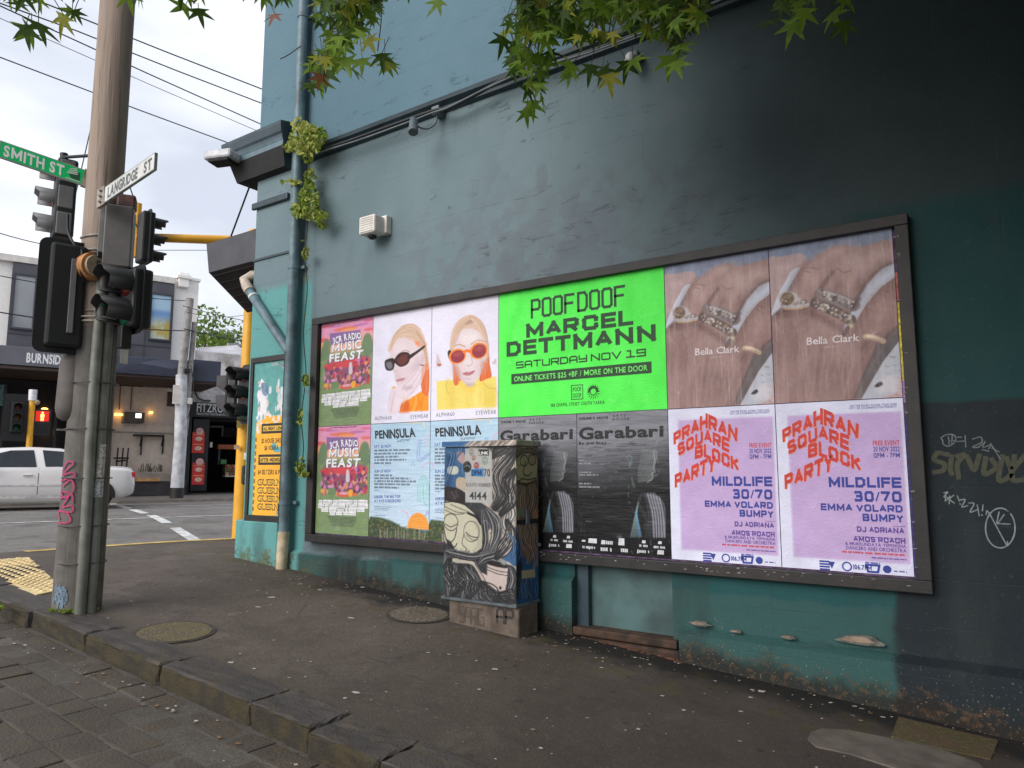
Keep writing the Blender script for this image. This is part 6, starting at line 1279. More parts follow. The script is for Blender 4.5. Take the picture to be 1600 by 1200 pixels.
mb = MB(FM); zt = 8.0; sr = FP(270, 480)[0]; se = FP(309, 480)[0]; sl = FP(15, 480)[0]
mb.box(sl, sr, -.12, 8, 5.2, zt-.18, M_clad); mb.build('cladding', b1)
mb = MB(FM); mb.box(-14, sl-.004, 0, 8, 5.1, zt, M_wbr); mb.box(sr+.004, se, .02, 8, 4.2, zt+.05, M_wbr); mb.build('brick_wall', b1)
mb = MB(FM); mb.box(-14, sr, -.16, .3, zt-.18, zt+.02, M_white); mb.box(sr+.01, se+.05, -.02, .2, zt+.05, zt+.14, M_wbr); mb.build('parapet', b1)
mb = MB(FM); x = FP(290, 450)[0]; mb.box(x-.25, x+.08, -.15, .1, 7.75, 8.25, M_wbr, .02); mb.box(x-.3, x+.13, -.2, .12, 8.05, 8.15, M_wbr); mb.build('corner_block', b1)
def fwin(px0, py0, px1, py1, gl, split=None):
    mb = MB(FM); x0, x1, z0, z1 = fb(mb, px0, py0, px1, py1, .10, .15, gl); o = mb.build('window', b1)
    mb = MB(FM); w = .06
    for a, b, c, d in ((x0-w, x1+w, z1, z1+w), (x0-w, x1+w, z0-w, z0), (x0-w, x0, z0, z1), (x1, x1+w, z0, z1)): mb.box(a, b, -.19, -.1, c, d, M_frm)
    if split: xm = x0+(x1-x0)*split; mb.box(xm-.03, xm+.03, -.185, -.15, z0, z1, M_frm)
    mb.build('frame', o)
fwin(22, 432, 66, 513, M_glassg, .74); fwin(236, 461, 266, 530, M_reflgl)
mb = MB(FM); x0, z = FP(230, 470); mb.box(x0-.05, x0+.01, -.125, -.115, 5.2, zt-.18, M_frm); mb.box(sl, sr, -.135, -.12, 5.62, 5.66, M_frm); mb.build('joint', b1)
mb = MB(FM)   # small white panel glimpsed between pole and cladding
fb(mb, 191, 531, 198, 556, .1, .2, M_white); mb.build('light_panel', b1)
# awning of that building: pale fascia left with its name, darker folded fascia to the right
mb = MB(FM); n = 2.6; zl0, zl1 = FP(50, 572, n)[1], FP(50, 543, n)[1]; xr = FP(300, 575, n)[0]; xm = FP(150, 560, n)[0]
mb.box(-14, xm, -n, 0, zl0, zl1, mat('grey_fascia', (104, 104, 112), .5, .05, 2), .01); mb.build('awning', b1)
mb = MB(FM); mb.box(xm+.01, xr, -n-.02, 0, zl0-.02, zl1-.02, M_fas, .01)
V = [(xm+.3, -n-.021, zl0), (xm+1.1, -n-.10, zl0+.3), (xm+1.6, -n-.021, zl1-.05), (xm+2.0, -n-.09, zl0+.2), (xm+2.7, -n-.021, zl1-.04), (xr-.1, -n-.021, zl0)]; mb.add(V, [(0, 1, 2), (2, 1, 3), (2, 3, 4), (3, 5, 4), (1, 0, 3), (0, 5, 3)], M_fas); mb.build('awning', b1)
mb = MB(FM); mb.box(-14, xr-.02, -n+.04, 0, zl0-.10, zl0-.022, M_sofb); mb.build('soffit', b1)
fp = Plane(FW(0, n+.002, 0), Vector(DD), (0, 0, 1)); pr = Print(); a, za = FP(41, 566, n); b_, zb = FP(112, 566, n); _, zc = FP(70, 553, n)
tbox(pr, fp, 'BURNSIDE', a, FP(60, 567, n)[1], FP(101, 567, n)[0], zc, ink((236, 236, 238)), 2, lift=.006); pr.build('x', b1)
# ground floor
mb = MB(FM); x0 = FP(172, 660)[0]; x1 = FP(276, 660)[0]; mb.box(x0, x1, .25, .4, ZFP, zl0-.1, M_tile)
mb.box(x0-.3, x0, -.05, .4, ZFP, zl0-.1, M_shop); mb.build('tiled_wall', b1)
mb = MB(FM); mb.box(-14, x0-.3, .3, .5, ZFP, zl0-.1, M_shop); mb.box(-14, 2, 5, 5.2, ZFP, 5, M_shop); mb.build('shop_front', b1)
for px in (5, 88, 140): mb = MB(FM); fb(mb, px-2, 600, px+2, 700, .0, .25, mat('shop_mullion', (58, 52, 50), .5)); mb.build('mullion', b1)
mb = MB(FM); fb(mb, -6, 601, 10, 634, -.25, -.2, mat('teal_window_poster', (96, 140, 140), .5, .3, 12)); mb.build('window_poster', b1)
mb = MB(FM); fb(mb, 88, 670, 112, 673, -.28, -.2, M_white); fb(mb, 176, 675, 274, 677, -.245, -.2, mat('pale_rail', (170, 160, 156), .5)); mb.build('rail', b1)
mb = MB(FM); fb(mb, 194, 644, 226, 660, -.25, .3, mat('bulkhead_grey', (92, 84, 78), .5, .1)); o = mb.build('projecting_sign', b1); mb = MB(FM); fb(mb, 212, 646, 221, 653, .3, .31, mat('lit_sign_panel', (240, 230, 215), .4, 0, 1, 0, emit=1.2)); mb.build('panel', o)
M_warm = mat('warm_lamp', (255, 190, 100), .4, 0, 1, 0, emit=2.2)
mb = MB(FM); fb(mb, 180, 646, 193, 649, -.2, -.05, M_warm); mb.build('strip_lamp', b1); mb = MB(FM); fb(mb, 234, 643, 239, 646, -.2, -.05, M_warm); mb.build('strip_lamp', b1)
for px, py in ((70, 639), (71, 676)): mb = MB(FM); mb.ell((FP(px, py, -.2)[0], .2, FP(px, py, -.2)[1]), (.09, .05, .04), M_warm); mb.build('ceiling_lamp', b1)
sp = Plane(FW(0, -.24, 0), Vector(DD), (0, 0, 1)); pr = Print(); w_ = ink((214, 208, 204))
for s_, px in (('A', 215), ('N', 226), ('U', 237), ('A', 249), ('S', 262)): a, z0 = FP(px, 665, -.24); b_, z1 = FP(px+6, 658, -.24); tbox(pr, sp, s_, a, z0, b_, z1, w_, 1, lift=.01)
pr.build('x', b1)
mb = MB(FM); fb(mb, 262, 603, 274, 635, -.25, -.2, mat('maroon_panel', (84, 62, 60), .5, .1)); mb.build('wall_panel', b1)
for px in (187, 205): mb = MB(FM); fb(mb, px, 597, px+1.3, 640, -.25, -.22, mat('tile_joint_brown', (120, 88, 66), .6)); mb.build('joint', b1)
M_iron = mat('black_iron', (40, 36, 36), .6)
sh = thing('wall_shelf', FW(FP(235, 690)[0], .1, ZFP), 'black bracketed wall shelf against the pale tiled shop wall', 'shelf')
mb = MB(FM); fb(mb, 210, 679, 257, 681.5, -.24, .1, M_iron); mb.build('board', sh)
for px in (221, 255): mb = MB(FM); fb(mb, px-1, 682, px+1, 711 if px < 240 else 709, -.24, -.18, M_iron); a, z = FP(px, 682); mb.bar((a, .2, z-.3), (a, -.02, z), .03, .03, M_iron); mb.build('bracket', sh)
bn = thing('bench', FW(FP(245, 750)[0], .6, ZFP), 'dark timber bench with planter box along the tiled shop wall', 'bench')
mb = MB(FM); fb(mb, 214, 747, 250, 752, .1, .7, mat('bench_timber', (190, 146, 98), .6, .15, 6)); mb.build('seat', bn); mb = MB(FM); fb(mb, 200, 752, 290, 774, .2, .62, mat('bench_dark', (58, 54, 56), .7, .15, 4)); mb.build('base', bn)
mb = MB(FM); fb(mb, 214, 737, 274, 740, .0, .06, mat('pale_rail', (170, 160, 156))); mb.build('back_rail', bn)
mb = MB(FM); mp_ = mat('twiggy_plant', (84, 84, 58), .9)
for i in range(30): a, z = FP(rnd.uniform(216, 256), 737); mb.bar((a, -.03, z-.05), (a+rnd.uniform(-.1, .1), -.03, z+rnd.uniform(.1, .28)), .015, .015, mp_)
mb.build('planting', bn)
ch = thing('stacked_stools', FW(FP(185, 735)[0], .5, ZFP), 'dark metal stools stacked by the tiled shop wall', 'stools')
mb = MB(FM); a0 = FP(178, 735)[0]; a1 = FP(194, 735)[0]; zt_ = FP(186, 700)[1]
for a in (a0, a1, (a0+a1)/2): mb.bar((a, -.3, ZFP), (a+.04, -.3, zt_), .04, .04, M_iron)
for k in range(5): mb.bar((a0, -.3, ZFP+.2+k*.22), (a1, -.3, ZFP+.24+k*.22), .04, .05, M_iron)
mb.build('frame', ch); mb = MB(FM); mb.box(a0-.05, a1+.05, -.5, -.1, zt_-.35, zt_-.3, M_iron, .01); mb.build('seat', ch)

# takeaway to the right
M_blkp = mat('black_shop_paint', (36, 35, 37), .5, .1, 3); b2 = thing('takeaway_shop', FW(1.2, 0, ZFP), 'narrow black-fronted takeaway shop with a dark awning and white upper wall', 'shop')
xa = FP(296, 700)[0]; xb = FP(420, 700)[0]; z1 = FP(320, 629)[1]; z0 = FP(320, 652)[1]
mb = MB(FM); mb.box(xa-.15, xb, -.02, .4, z0, z1, M_blkp); mb.build('fascia', b2)
mb = MB(FM); mb.box(xa-.25, xa+.02, -.06, .4, ZFP, z0, M_blkp); fb(mb, 300, 655, 325, 767, -.1, .04, M_blkp); mb.build('pillar', b2)
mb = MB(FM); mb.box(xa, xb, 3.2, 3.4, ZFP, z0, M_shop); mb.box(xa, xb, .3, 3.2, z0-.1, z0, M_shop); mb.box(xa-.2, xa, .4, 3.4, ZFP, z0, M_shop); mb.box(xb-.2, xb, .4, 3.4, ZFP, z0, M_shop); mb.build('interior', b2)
mb = MB(FM); mb.box(se-.02, xb, .1, 4, z1, FP(330, 590)[1]+.9, mat('peeling_white_wall', (206, 202, 200), .8, .12, 4, .3, dirt=(150, 140, 130))); mb.build('upper_wall', b2)
fp = Plane(FW(0, .022, 0), Vector(DD), (0, 0, 1)); pr = Print(); a, za = FP(307, 643); b_, _ = FP(357, 643); _, zc = FP(330, 630.5)
tbox(pr, fp, 'FITZROY', a, za, b_, zc, ink((206, 204, 204)), 1, lift=.004, gap=.06); a, za = FP(307, 648); _, zc = FP(330, 644.5); tbox(pr, fp, 'Hearty Fast Food Street House', a, za, b_, zc, ink((196, 194, 194)), 1, lift=.004); pr.build('x', b2)
mb = MB(FM); x, z = FP(369, 643, .05); mb.tube([(x, -.02, z), (x, -.08, z)], .17, mat('pink_round_sign', (216, 176, 180), .5), 18); o = mb.build('round_sign', b2); mb = MB(FM); mb.tube([(x, -.08, z), (x, -.09, z)], .12, mat('pink_round_sign_inner', (206, 110, 120), .5), 16); mb.build('ring', o)
for py0, py1, lab in ((675, 708, 'upper red menu poster with round pale top on the black shop pillar'), (723, 757, 'lower red menu poster with round pale top on the black shop pillar')):
    x0, z1_ = FP(301, py0, .06); x1, z0_ = FP(318.5, py1, .06); t = thing('menu_poster', FW((x0+x1)/2, .06, z0_), lab, 'menu poster', 'red menu posters on the takeaway pillar')
    mb = MB(FM); mb.box(x0, x1, -.065, -.045, z0_, z1_, mat('menu_red', (206, 58, 56), .5, .06)); mb.build('board', t)
    mb = MB(FM); mb.tube([((x0+x1)/2+.03, -.047, z1_+.03), ((x0+x1)/2+.03, -.068, z1_+.03)], .12, mat('menu_pink', (216, 170, 168), .5), 18); mb.build('round_top', t)
    for k in range(2):
        mb = MB(FM); zc = z0_+(z1_-z0_)*(.22+.46*k); mb.ell((x0+(x1-x0)*.52, -.066, zc), ((x1-x0)*.3, .006, .075), mat('menu_food', (222, 190, 166), .5, .2, 30)); mb.build('food_picture', t)
        mb = MB(FM); mb.box(x0+.04, x1-.04, -.068, -.064, zc+.12, zc+.15, mat('menu_gold', (226, 150, 90), .5)); mb.build('title_line', t)
ct = thing('food_counter', FW(FP(362, 740)[0], -1, ZFP), 'takeaway food counter with orange hood and vegetable picture inside the black shop', 'counter')
mb = MB(FM); fb(mb, 352, 726, 392, 743, -1.3, -.9, mat('vegetable_print', (120, 96, 70), .5, .6, 7)); mb.build('front_picture', ct); mb = MB(FM)
for i in range(60):
    x, z = FP(rnd.uniform(353, 388), rnd.uniform(728, 742), -.9); mb.ell((x, .9, z), (rnd.uniform(.03, .08), .012, rnd.uniform(.02, .05)), mat('veg_%d' % (i % 4), ((190, 50, 44), (70, 116, 54), (210, 190, 150), (150, 60, 50))[i % 4], .5), 8, 5)
mb.build('vegetables', ct)
mb = MB(FM); fb(mb, 341, 695, 392, 702, -1.4, -.9, mat('orange_hood', (176, 96, 60), .5)); mb.build('hood', ct); mb = MB(FM); fb(mb, 341, 702, 344, 726, -1.3, -1.2, M_metal); fb(mb, 352, 743, 392, 745, -1.3, -.88, M_white); mb.build('frame', ct); mb = MB(FM); fb(mb, 345, 718, 354, 725, -1.2, -1.0, mat('green_crate', (90, 140, 90), .6, .2, 20)); mb.build('produce', ct)
mb = MB(FM); fb(mb, 328, 665, 348, 668, -2.6, -2.5, M_white); fb(mb, 347, 665, 349, 682, -2.6, -2.5, M_white); fb(mb, 350, 668, 376, 683, -2.9, -2.8, mat('menu_board_grey', (96, 94, 94), .6, .4, 12)); fb(mb, 328, 691, 332, 699, -.5, -.45, M_white); mb.build('wall_boards', b2)
# its awning
mb = MB(FM); n2 = 2.5; xs0 = FP(296, 580, n2)[0]; xs1 = FP(345, 580, n2)[0]; zz0, zz1 = FP(320, 596, n2)[1], FP(320, 563, n2)[1]
mb.box(xs0, xs1, -n2, 0, zz0, zz1, M_fas, .01); mb.build('awning', b2)
mb = MB(FM); mb.box(xs0, xs1, -n2+.03, 0, zz0-.08, zz0-.002, M_sofb); mb.build('soffit', b2)
mb = MB(); p0 = FW(FP(278, 603)[0], .0, FP(278, 598)[1]); mb.tube(smooth_open([FW(FP(306, 600)[0], -.08, FP(306, 600)[1]), FW(FP(308, 615)[0], -.06, FP(308, 618)[1]), FW(FP(318, 625)[0], -.06, FP(318, 625)[1]), FW(FP(330, 624)[0], -.06, FP(330, 626)[1])], 5), .025, M_cab, 6); mb.build('cable', b2)
# pale roofs and houses beyond
M_pale = mat('pale_render', (206, 200, 198), .8, .08, 2, .2); M_roof = mat('pale_iron_roof', (188, 186, 190), .6, .08, 3, .1)
hz_ = thing('pale_house', FW(9, -6, 0), 'pale gabled house standing beyond the takeaway roof', 'house')
mb = MB(FM)
xA, xB = FP(352, 560, -10)[0], FP(420, 560, -10)[0]; zE = FP(365, 548, -10)[1]; zP = FP(392, 528, -10)[1]
mb.ext([(xA, 10, .5), (xB+3, 10, .5), (xB+3, 10, zE), ((xA+xB+3)/2, 10, zP), (xA, 10, zE)], (0, 6, 0), M_pale); mb.build('wall', hz_)
mb = MB(FM); xm_ = (xA+xB+3)/2
mb.add([(xA-.4, 9.6, zE-.1), (xm_, 9.6, zP+.15), (xm_, 16, zP+.15), (xA-.4, 16, zE-.1), (xB+3.4, 9.6, zE-.1), (xB+3.4, 16, zE-.1), (xA-.4, 9.6, zE-.3), (xm_, 9.6, zP-.05), (xB+3.4, 9.6, zE-.3)], [(0, 1, 2, 3), (1, 4, 5, 2), (6, 7, 1, 0), (7, 8, 4, 1)], mat('brown_tile_roof', (130, 116, 108), .8, .1, 6)); mb.build('roof', hz_)
mb = MB(FM); x, z = FP(372, 553, -9.9); mb.box(x-.5, x+.5, 9.9, 10.05, z-.6, z+.5, M_glassg); mb.build('window', hz_)
rf = thing('low_roof', FW(3, -4, 0), 'low white parapet and iron roof just above the takeaway awning', 'roof')
mb = MB(FM); xA, xB = FP(304, 570, -3)[0], FP(420, 570, -3)[0]; zA, zB = FP(340, 562, -3)[1], FP(340, 545, -3)[1]
mb.box(xA, xB, 3, 3.3, zA-1, zA+.12, M_wbr); mb.build('parapet', rf); mb = MB(FM)
mb.add([(xA, 3.3, zA), (xB, 3.3, zA), (xB, 8, zB+1.0), (xA+1, 8, zB+.7)], [(0, 1, 2, 3)], M_roof)
for i in range(24): t = i/23; mb.bar((xA+(xB-xA)*t, 3.3, zA+.02), (xA+1+(xB-xA-1)*t, 8, zB+.74+.3*t), .05, .03, M_roof)
mb.build('roof_sheet', rf)

# twin white pole of the far kerb
tw = thing('white_painted_pole', FW(FP(283, 770, 3.0)[0], 3, ZFP), 'white painted timber pole standing on the far kerb before the shops', 'utility pole')
M_wp = mat('white_pole_paint', (196, 196, 200), .7, .12, 5, .3, dirt=(150, 148, 148)); M_gp = mat('grey_bare_pole', (150, 146, 144), .8, .15, 6, .2)
x = FP(277, 760, 3)[0]; xt = FP(291, 470, 3)[0]; xm_ = FP(283, 620, 3)[0]; zpt = FP(288, 455, 3)[1]; z_m = FP(283, 690, 3)[1]
mb = MB(FM); mb.tube([(x, -3, ZFP-.1), (x, -3, ZFP+.3)], [.19, .185], M_iron, 16); mb.tube([(x, -3, ZFP+.3), (x+.02, -3, z_m), (xm_-.02, -3, 4.4)], [.185, .175, .16], M_wp, 16); mb.tube([(xm_-.02, -3, 4.4), (xm_+.1, -3, zpt-.2)], [.12, .11], M_gp, 14); mb.build('pole', tw)
mb = MB(FM); mb.tube([(xm_+.16, -2.95, 2.6), (xm_+.27, -2.95, zpt-.9)], [.09, .07], M_gp, 12); mb.build('side_pole', tw)
mb = MB(FM); mb.box(xm_-.25, xm_-.02, -3.16, -3.1, FP(283, 632, 3)[1], FP(283, 603, 3)[1], M_white); mb.build('notice', tw)
mb = MB(FM); mb.box(xm_+.16, xm_+.30, -3.12, -2.98, FP(294, 632, 3)[1], FP(294, 622, 3)[1], M_white, .02); mb.box(xm_+.02, xm_+.18, -3.2, -3.05, FP(290, 583, 3)[1], FP(290, 577, 3)[1], M_iron, .01); mb.build('meter_box', tw)
mb = MB(FM); mb.tube(smooth_open([(xm_+.2, -3.1, 4.7), (xm_+.3, -3.12, 4.1), (xm_+.26, -3.1, 3.5), (xm_+.2, -3.1, 3.1)], 5), .012, M_iron, 6); mb.build('cable', tw)
# far yellow signal pole behind the car
fy = thing('thin_yellow_pole', FW(FP(47, 700, 3)[0], 3, ZFP), 'thin yellow signal pole with white cap behind the passing car', 'signal pole')
x, z1 = FP(51, 626, 3); x2, z2 = FP(44, 720, 3); mb = MB(FM); mb.tube([(x2-.05, -3, ZFP), (x2, -3, z2), (x, -3, z1)], .075, M_yp, 14); mb.build('pole', fy); mb = MB(FM); xc, zc = FP(52, 609, 3); mb.tube([(x, -3, z1), (xc, -3, zc)], .10, mat('white_cap', (226, 222, 226), .5), 14); mb.build('cap', fy)
mb = MB(FM); xq, zq = FP(58, 629, 3); mb.ell((xq, -3.05, zq), (.07, .06, .07), M_cream); mb.build('push_fitting', fy)
yawF = math.atan2(-.421-.15, .907)+math.pi/2
cF = FW(FP(27, 652, 3.1)[0], 3.1, FP(27, 652, 3.1)[1]); s7, T7 = signal_head(cF, PB-R(-8), 'black traffic light on a wide backing board left of the thin yellow pole', 3, .27, .10, .22, (.30, .62))
cP = FW(FP(66, 657, 3.05)[0], 3.05, FP(66, 657, 3.05)[1]); pm_ = thing('pedestrian_signal', cP, 'pedestrian signal showing a lit red standing man beside the thin yellow pole', 'pedestrian light'); T = rotz(cP, PB)
mb = MB(T); mb.box(-.20, .20, 0, .2, -.42, .30, M_blk, .02); mb.build('housing', pm_)
mb = MB(T); mb.box(-.15, .15, -.01, .004, -.02, .25, mat('lit_red_panel', (190, 30, 14), .5, 0, 1, 0, emit=.5)); mb.box(-.15, .15, -.01, .004, -.36, -.08, M_dark); mb.build('lens', pm_)
mb = MB(T); rl = mat('lit_red_man', (255, 120, 70), .5, 0, 1, 0, emit=3.); mb.ell((0, -.02, .205), (.028, .008, .028), rl); mb.box(-.045, .045, -.025, -.012, .08, .17, rl, .004); mb.box(-.036, -.006, -.025, -.012, -.01, .08, rl); mb.box(.006, .036, -.025, -.012, -.01, .08, rl); mb.build('red_man', pm_)

# ---- trees beyond the roofs
def foliage_mat(name, c0, c1, tr=.25):
    t = NT(name); n = t.noise(1.3, 3); f = t.noise(17, 2); k = t.mix(t.step(n, .35, .65), c0, c1); k = t.mix(t.mul(t.step(f, .5, .7), .5), k, tuple(min(255, q+26) for q in c1))
    m = t.out(k, .55, spec=.25); t.b.inputs['Transmission Weight'].default_value = 0
    ts = t.n('ShaderNodeBsdfTranslucent'); t.l(k, ts.inputs[0]); ms = t.n('ShaderNodeMixShader'); ms.inputs[0].default_value = tr
    o = t.t.nodes['Material Output']; t.l(t.b.outputs[0], ms.inputs[1]); t.l(ts.outputs[0], ms.inputs[2]); t.l(ms.outputs[0], o.inputs[0]); return m
M_fol = [foliage_mat('tree_leaves_bright', (88, 112, 44), (112, 134, 60)), foliage_mat('tree_leaves_dark', (66, 84, 44), (84, 102, 54))]; M_bark = mat('tree_bark', (84, 72, 62), .9, .25, 8, .5)
def leaf_quads(mb, c, r, n, sz, m, fn=None):
    for i in range(n):
        while True:
            p = np.array([rnd.uniform(-1, 1) for _ in range(3)])
            if p@p < 1: break
        p = np.array(c)+p*np.array(r); a = Vector((rnd.gauss(0, 1), rnd.gauss(0, 1), rnd.gauss(0, 1))).normalized(); b = a.cross(Vector((rnd.gauss(0, 1), rnd.gauss(0, 1), .4))).normalized(); s = sz*rnd.uniform(.6, 1.3); q = Vector(p)
        mb.add([q-a*s, q+b*s*.45, q+a*s, q-b*s*.45], [(0, 1, 2, 3)], m)
def far_tree(px, pyt, dist, w, gy, label, m, seed):
    top = at(px, pyt, dist); base = np.array([top[0], top[1], .3]); H = top[2]
    t = thing('leafy_tree', base, label, 'tree', 'trees beyond the far roofs'); mb = MB(); mb.tube([base, base+[.1, 0, H*.5], base+[.0, .1, H*.85]], [.25, .18, .06], M_bark, 8)
    for k in range(6): a = k*1.05; mb.tube([base+[0, 0, H*(.4+.06*k)], base+[math.cos(a)*w*.7, math.sin(a)*w*.7, H*(.6+.05*k)]], [.09, .03], M_bark, 6)
    mb.build('trunk', t); mb = MB()
    for k in range(26):
        a = rnd.uniform(0, 6.28); rr_ = w*math.sqrt(rnd.random()); zz = H*rnd.uniform(.45, .96); rr_ *= 1.15-abs(zz/H-.62)*1.7
        leaf_quads(mb, base+[rr_*math.cos(a), rr_*math.sin(a), zz], (w*.33, w*.33, w*.26), 90, .17, m)
    mb.build('crown', t)
far_tree(320, 500, 46, 3.4, 0, 'tall bright green tree right of the white brick wall end', M_fol[0], 1); far_tree(348, 526, 50, 3.0, 0, 'shorter dark green tree between the tall tree and the pale house', M_fol[1], 2); far_tree(385, 520, 58, 3.4, 0, 'light green rounded tree behind the pale house roof', M_fol[0], 3)

# ---- overhead wires
wires = [(((70, 10), (414, 141)), 8.5, 'uppermost overhead wire meeting the corner building high up'), (((118, 52), (413, 163)), 8.6, 'second overhead wire below the uppermost one'), (((0, 14), (412, 196)), 8.5, 'third overhead wire passing behind the timber pole'), (((0, 33), (412, 209)), 8.7, 'thin fourth overhead wire just under the third'), (((0, 94), (383, 233)), 8.2, 'lowest of the five near overhead wires ending above the cornice')]
for (a, b), h, lab in wires:
    p, q = onZ(*a, h), onZ(*b, h); d = q-p; pts = []
    for t in np.linspace(-4, 9, 27): v = p+d*t; pts.append(v+[0, 0, -.0+.012*((t*2) % 4-2)**2])
    tag(MB().tube(pts, .011 if 'thin' not in lab else .006, M_cab, 5).build('overhead_wire', origin=p), lab, 'wire', 'near overhead wires')
def span(px0, py0, d0, px1, py1, d1, sag, r_, lab):
    p, q = at(px0, py0, d0), at(px1, py1, d1); pts = [p+(q-p)*t-np.array([0, 0, sag*4*t*(1-t)]) for t in np.linspace(0, 1, 14)]
    tag(MB().tube(pts, r_, M_cab, 5).build('street_wire', origin=p), lab, 'wire', 'wires between the poles across the street')
span(-60, 344, 17, 80, 384, 21, .05, .012, 'wire sloping across the pale sky left of the black signal'); span(-30, 425, 20, 290, 470, 23, .1, .012, 'wire crossing the upper windows of the shop building'); span(-30, 483, 20, 290, 517, 23, .1, .016, 'thick low wire crossing under the upper windows')
span(286, 478, 23, 470, 514, 30, .1, .012, 'wire running right from the top of the white pole'); span(288, 514, 23, 480, 545, 30, .1, .018, 'thick wire over the green trees right of the white pole'); span(225, 391, 24, 360, 391, 24, .0, .010, 'level wire beside the small hanging signal'); span(292, 488, 23, 420, 478, 34, .3, .01, 'slack thin wire between white pole and awning'); 
span(150, 165, 9, 112, 330, 9, 0, .006, 'thin slanting stay wire left of the timber pole')

# ================================================================ PASSING CAR
def car():
    M_car = mat('white_car_paint', (216, 212, 210), .18, .015, 2, 0); M_car.node_tree.nodes['Principled BSDF'].inputs['Coat Weight'].default_value = .5
    M_gl = mat('dark_car_glass', (28, 34, 42), .06, .1, 2, 0); M_ty = mat('tyre_rubber', (30, 29, 30), .85); M_rim = mat('alloy_rim', (150, 150, 154), .3, .05, 9, 0, .8); M_tl = mat('red_tail_lamp', (186, 36, 46), .2); M_seam = mat('panel_gap', (92, 90, 90), .6); M_trimc = mat('side_moulding', (196, 192, 190), .3)
    dep = 17.5; lat = (221-800)/FPX*dep*1.007; fh = np.array([math.sin(YAW), math.cos(YAW), 0]); rh = np.array([math.cos(YAW), -math.sin(YAW), 0])
    rear = CAM+fh*dep+rh*lat*1.0; rear[2] = 0; ang = R(90+155); zg = zroad(rear[0]-2, rear[1]-1.2)
    T = Matrix.Translation(Vector((rear[0], rear[1], zg))) @ Matrix.Rotation(ang, 4, 'Z')     # +x = forwards from the rear bumper; left side of the car is +y
    c = thing('car', T @ Vector((2.3, 0, 0)), 'white sedan driving left across the street behind the timber pole', 'car')
    # near side of the car is its left (+y) => faces camera: shift so that y=0 is the near flank, body extends to -y... sign handled by flip
    S_ = [  # x, z bottom, z belt, z roof, half width low, half width top
        (0.0, .44, .62, .66, .60, .50), (.03, .36, .70, .88, .76, .60), (.10, .31, .90, .97, .81, .66), (.25, .27, .945, .995, .85, .68), (.6, .17, .96, 1.02, .865, .66), (.82, .16, .965, 1.07, .87, .62), (1.25, .16, .955, 1.33, .87, .56), (1.6, .16, .95, 1.425, .87, .55), (2.2, .16, .94, 1.45, .87, .56),
        (2.75, .16, .93, 1.42, .87, .555), (3.15, .16, .92, 1.22, .87, .60), (3.5, .17, .91, .98, .865, .68), (4.0, .26, .86, .90, .855, .66), (4.4, .30, .74, .79, .80, .60), (4.58, .38, .62, .68, .70, .5)]
    V = []; n = 14
    def ring(x, zb, zl, zr, w, wt):
        h = [(0, zb), (w*.9, zb), (w*.985, zb+.10), (w, zb+(zl-zb)*.5), (w*.985, zl-.06), (w*.955, zl), (wt+.015, zr-.035), (wt-.10, zr), ]
        return [(x, -y, z) for y, z in h]+[(x, y, z) for y, z in h[::-1]]
    rg = [ring(*s_) for s_ in S_]; m_ = len(rg[0]); mb = MB(T)
    off = .875; V = [(x, y-off, z) for r_ in rg for x, y, z in r_]
    F = [(i*m_+j, i*m_+(j+1) % m_, (i+1)*m_+(j+1) % m_, (i+1)*m_+j) for i in range(len(rg)-1) for j in range(m_)]
    mb.add(V, F, M_car, True); mb.add(V[:m_], [list(range(m_))], M_car); mb.add(V[-m_:], [list(range(m_))[::-1]], M_car)
    body = mb.build('body', c)
    bm = bmesh.new(); bm.from_mesh(body.data); bmesh.ops.recalc_face_normals(bm, faces=bm.faces); bm.to_mesh(body.data); bm.free()
    def flank(x, z, e=.006):                                 # point on the near flank at station x, height z
        xs_ = [s_[0] for s_ in S_]; g = lambda k: np.interp(x, xs_, [s_[k] for s_ in S_])
        zb, zl, zr, w, wt = (g(k) for k in range(1, 6))
        hz = [zb, zb+.10, zb+(zl-zb)*.5, zl-.06, zl, zr-.035, zr]; hy = [w*.9, w*.985, w, w*.985, w*.955, wt+.015, wt-.1]
        return (x, np.interp(z, hz, hy)-off+e, z)
    def patch(name, out, m, par=c, e=.008):
        P = np.array(out, float); x0, x1 = P[:, 0].min(), P[:, 0].max(); mb = MB(T); nx = max(2, int((x1-x0)/.08)); cols = []
        for x in np.linspace(x0+1e-4, x1-1e-4, nx):
            zz = []
            for i in range(len(P)):
                a, b = P[i], P[(i+1) % len(P)]
                if (a[0]-x)*(b[0]-x) <= 0 and a[0] != b[0]: zz.append(a[1]+(b[1]-a[1])*(x-a[0])/(b[0]-a[0]))
            cols.append([flank(x, z, e) for z in np.linspace(min(zz), max(zz), 6)])
        V = [p for q in cols for p in q]; mb.add(V, [(i*6+j, i*6+j+1, (i+1)*6+j+1, (i+1)*6+j) for i in range(nx-1) for j in range(5)], m, True); return mb.build(name, par)
    w1 = patch('side_window', [(2.02, .985), (2.04, 1.375), (2.55, 1.36), (2.85, 1.27), (3.22, 1.05), (3.26, .975)], M_gl)
    patch('side_window', [(1.22, 1.0), (1.30, 1.25), (1.50, 1.345), (1.94, 1.375), (1.93, .99)], M_gl)
    patch('seam', [(1.965, .36), (1.965, .95), (1.98, .95), (1.98, .36)], M_seam, e=.003); patch('seam', [(3.12, .38), (3.2, .92), (3.215, .92), (3.135, .38)], M_seam, e=.003)
    patch('side_moulding', [(.95, .555), (.95, .585), (3.3, .585), (3.3, .555)], M_trimc, e=.012); patch('sill', [(.98, .27), (.98, .34), (3.35, .34), (3.35, .27)], M_trimc, e=.012)
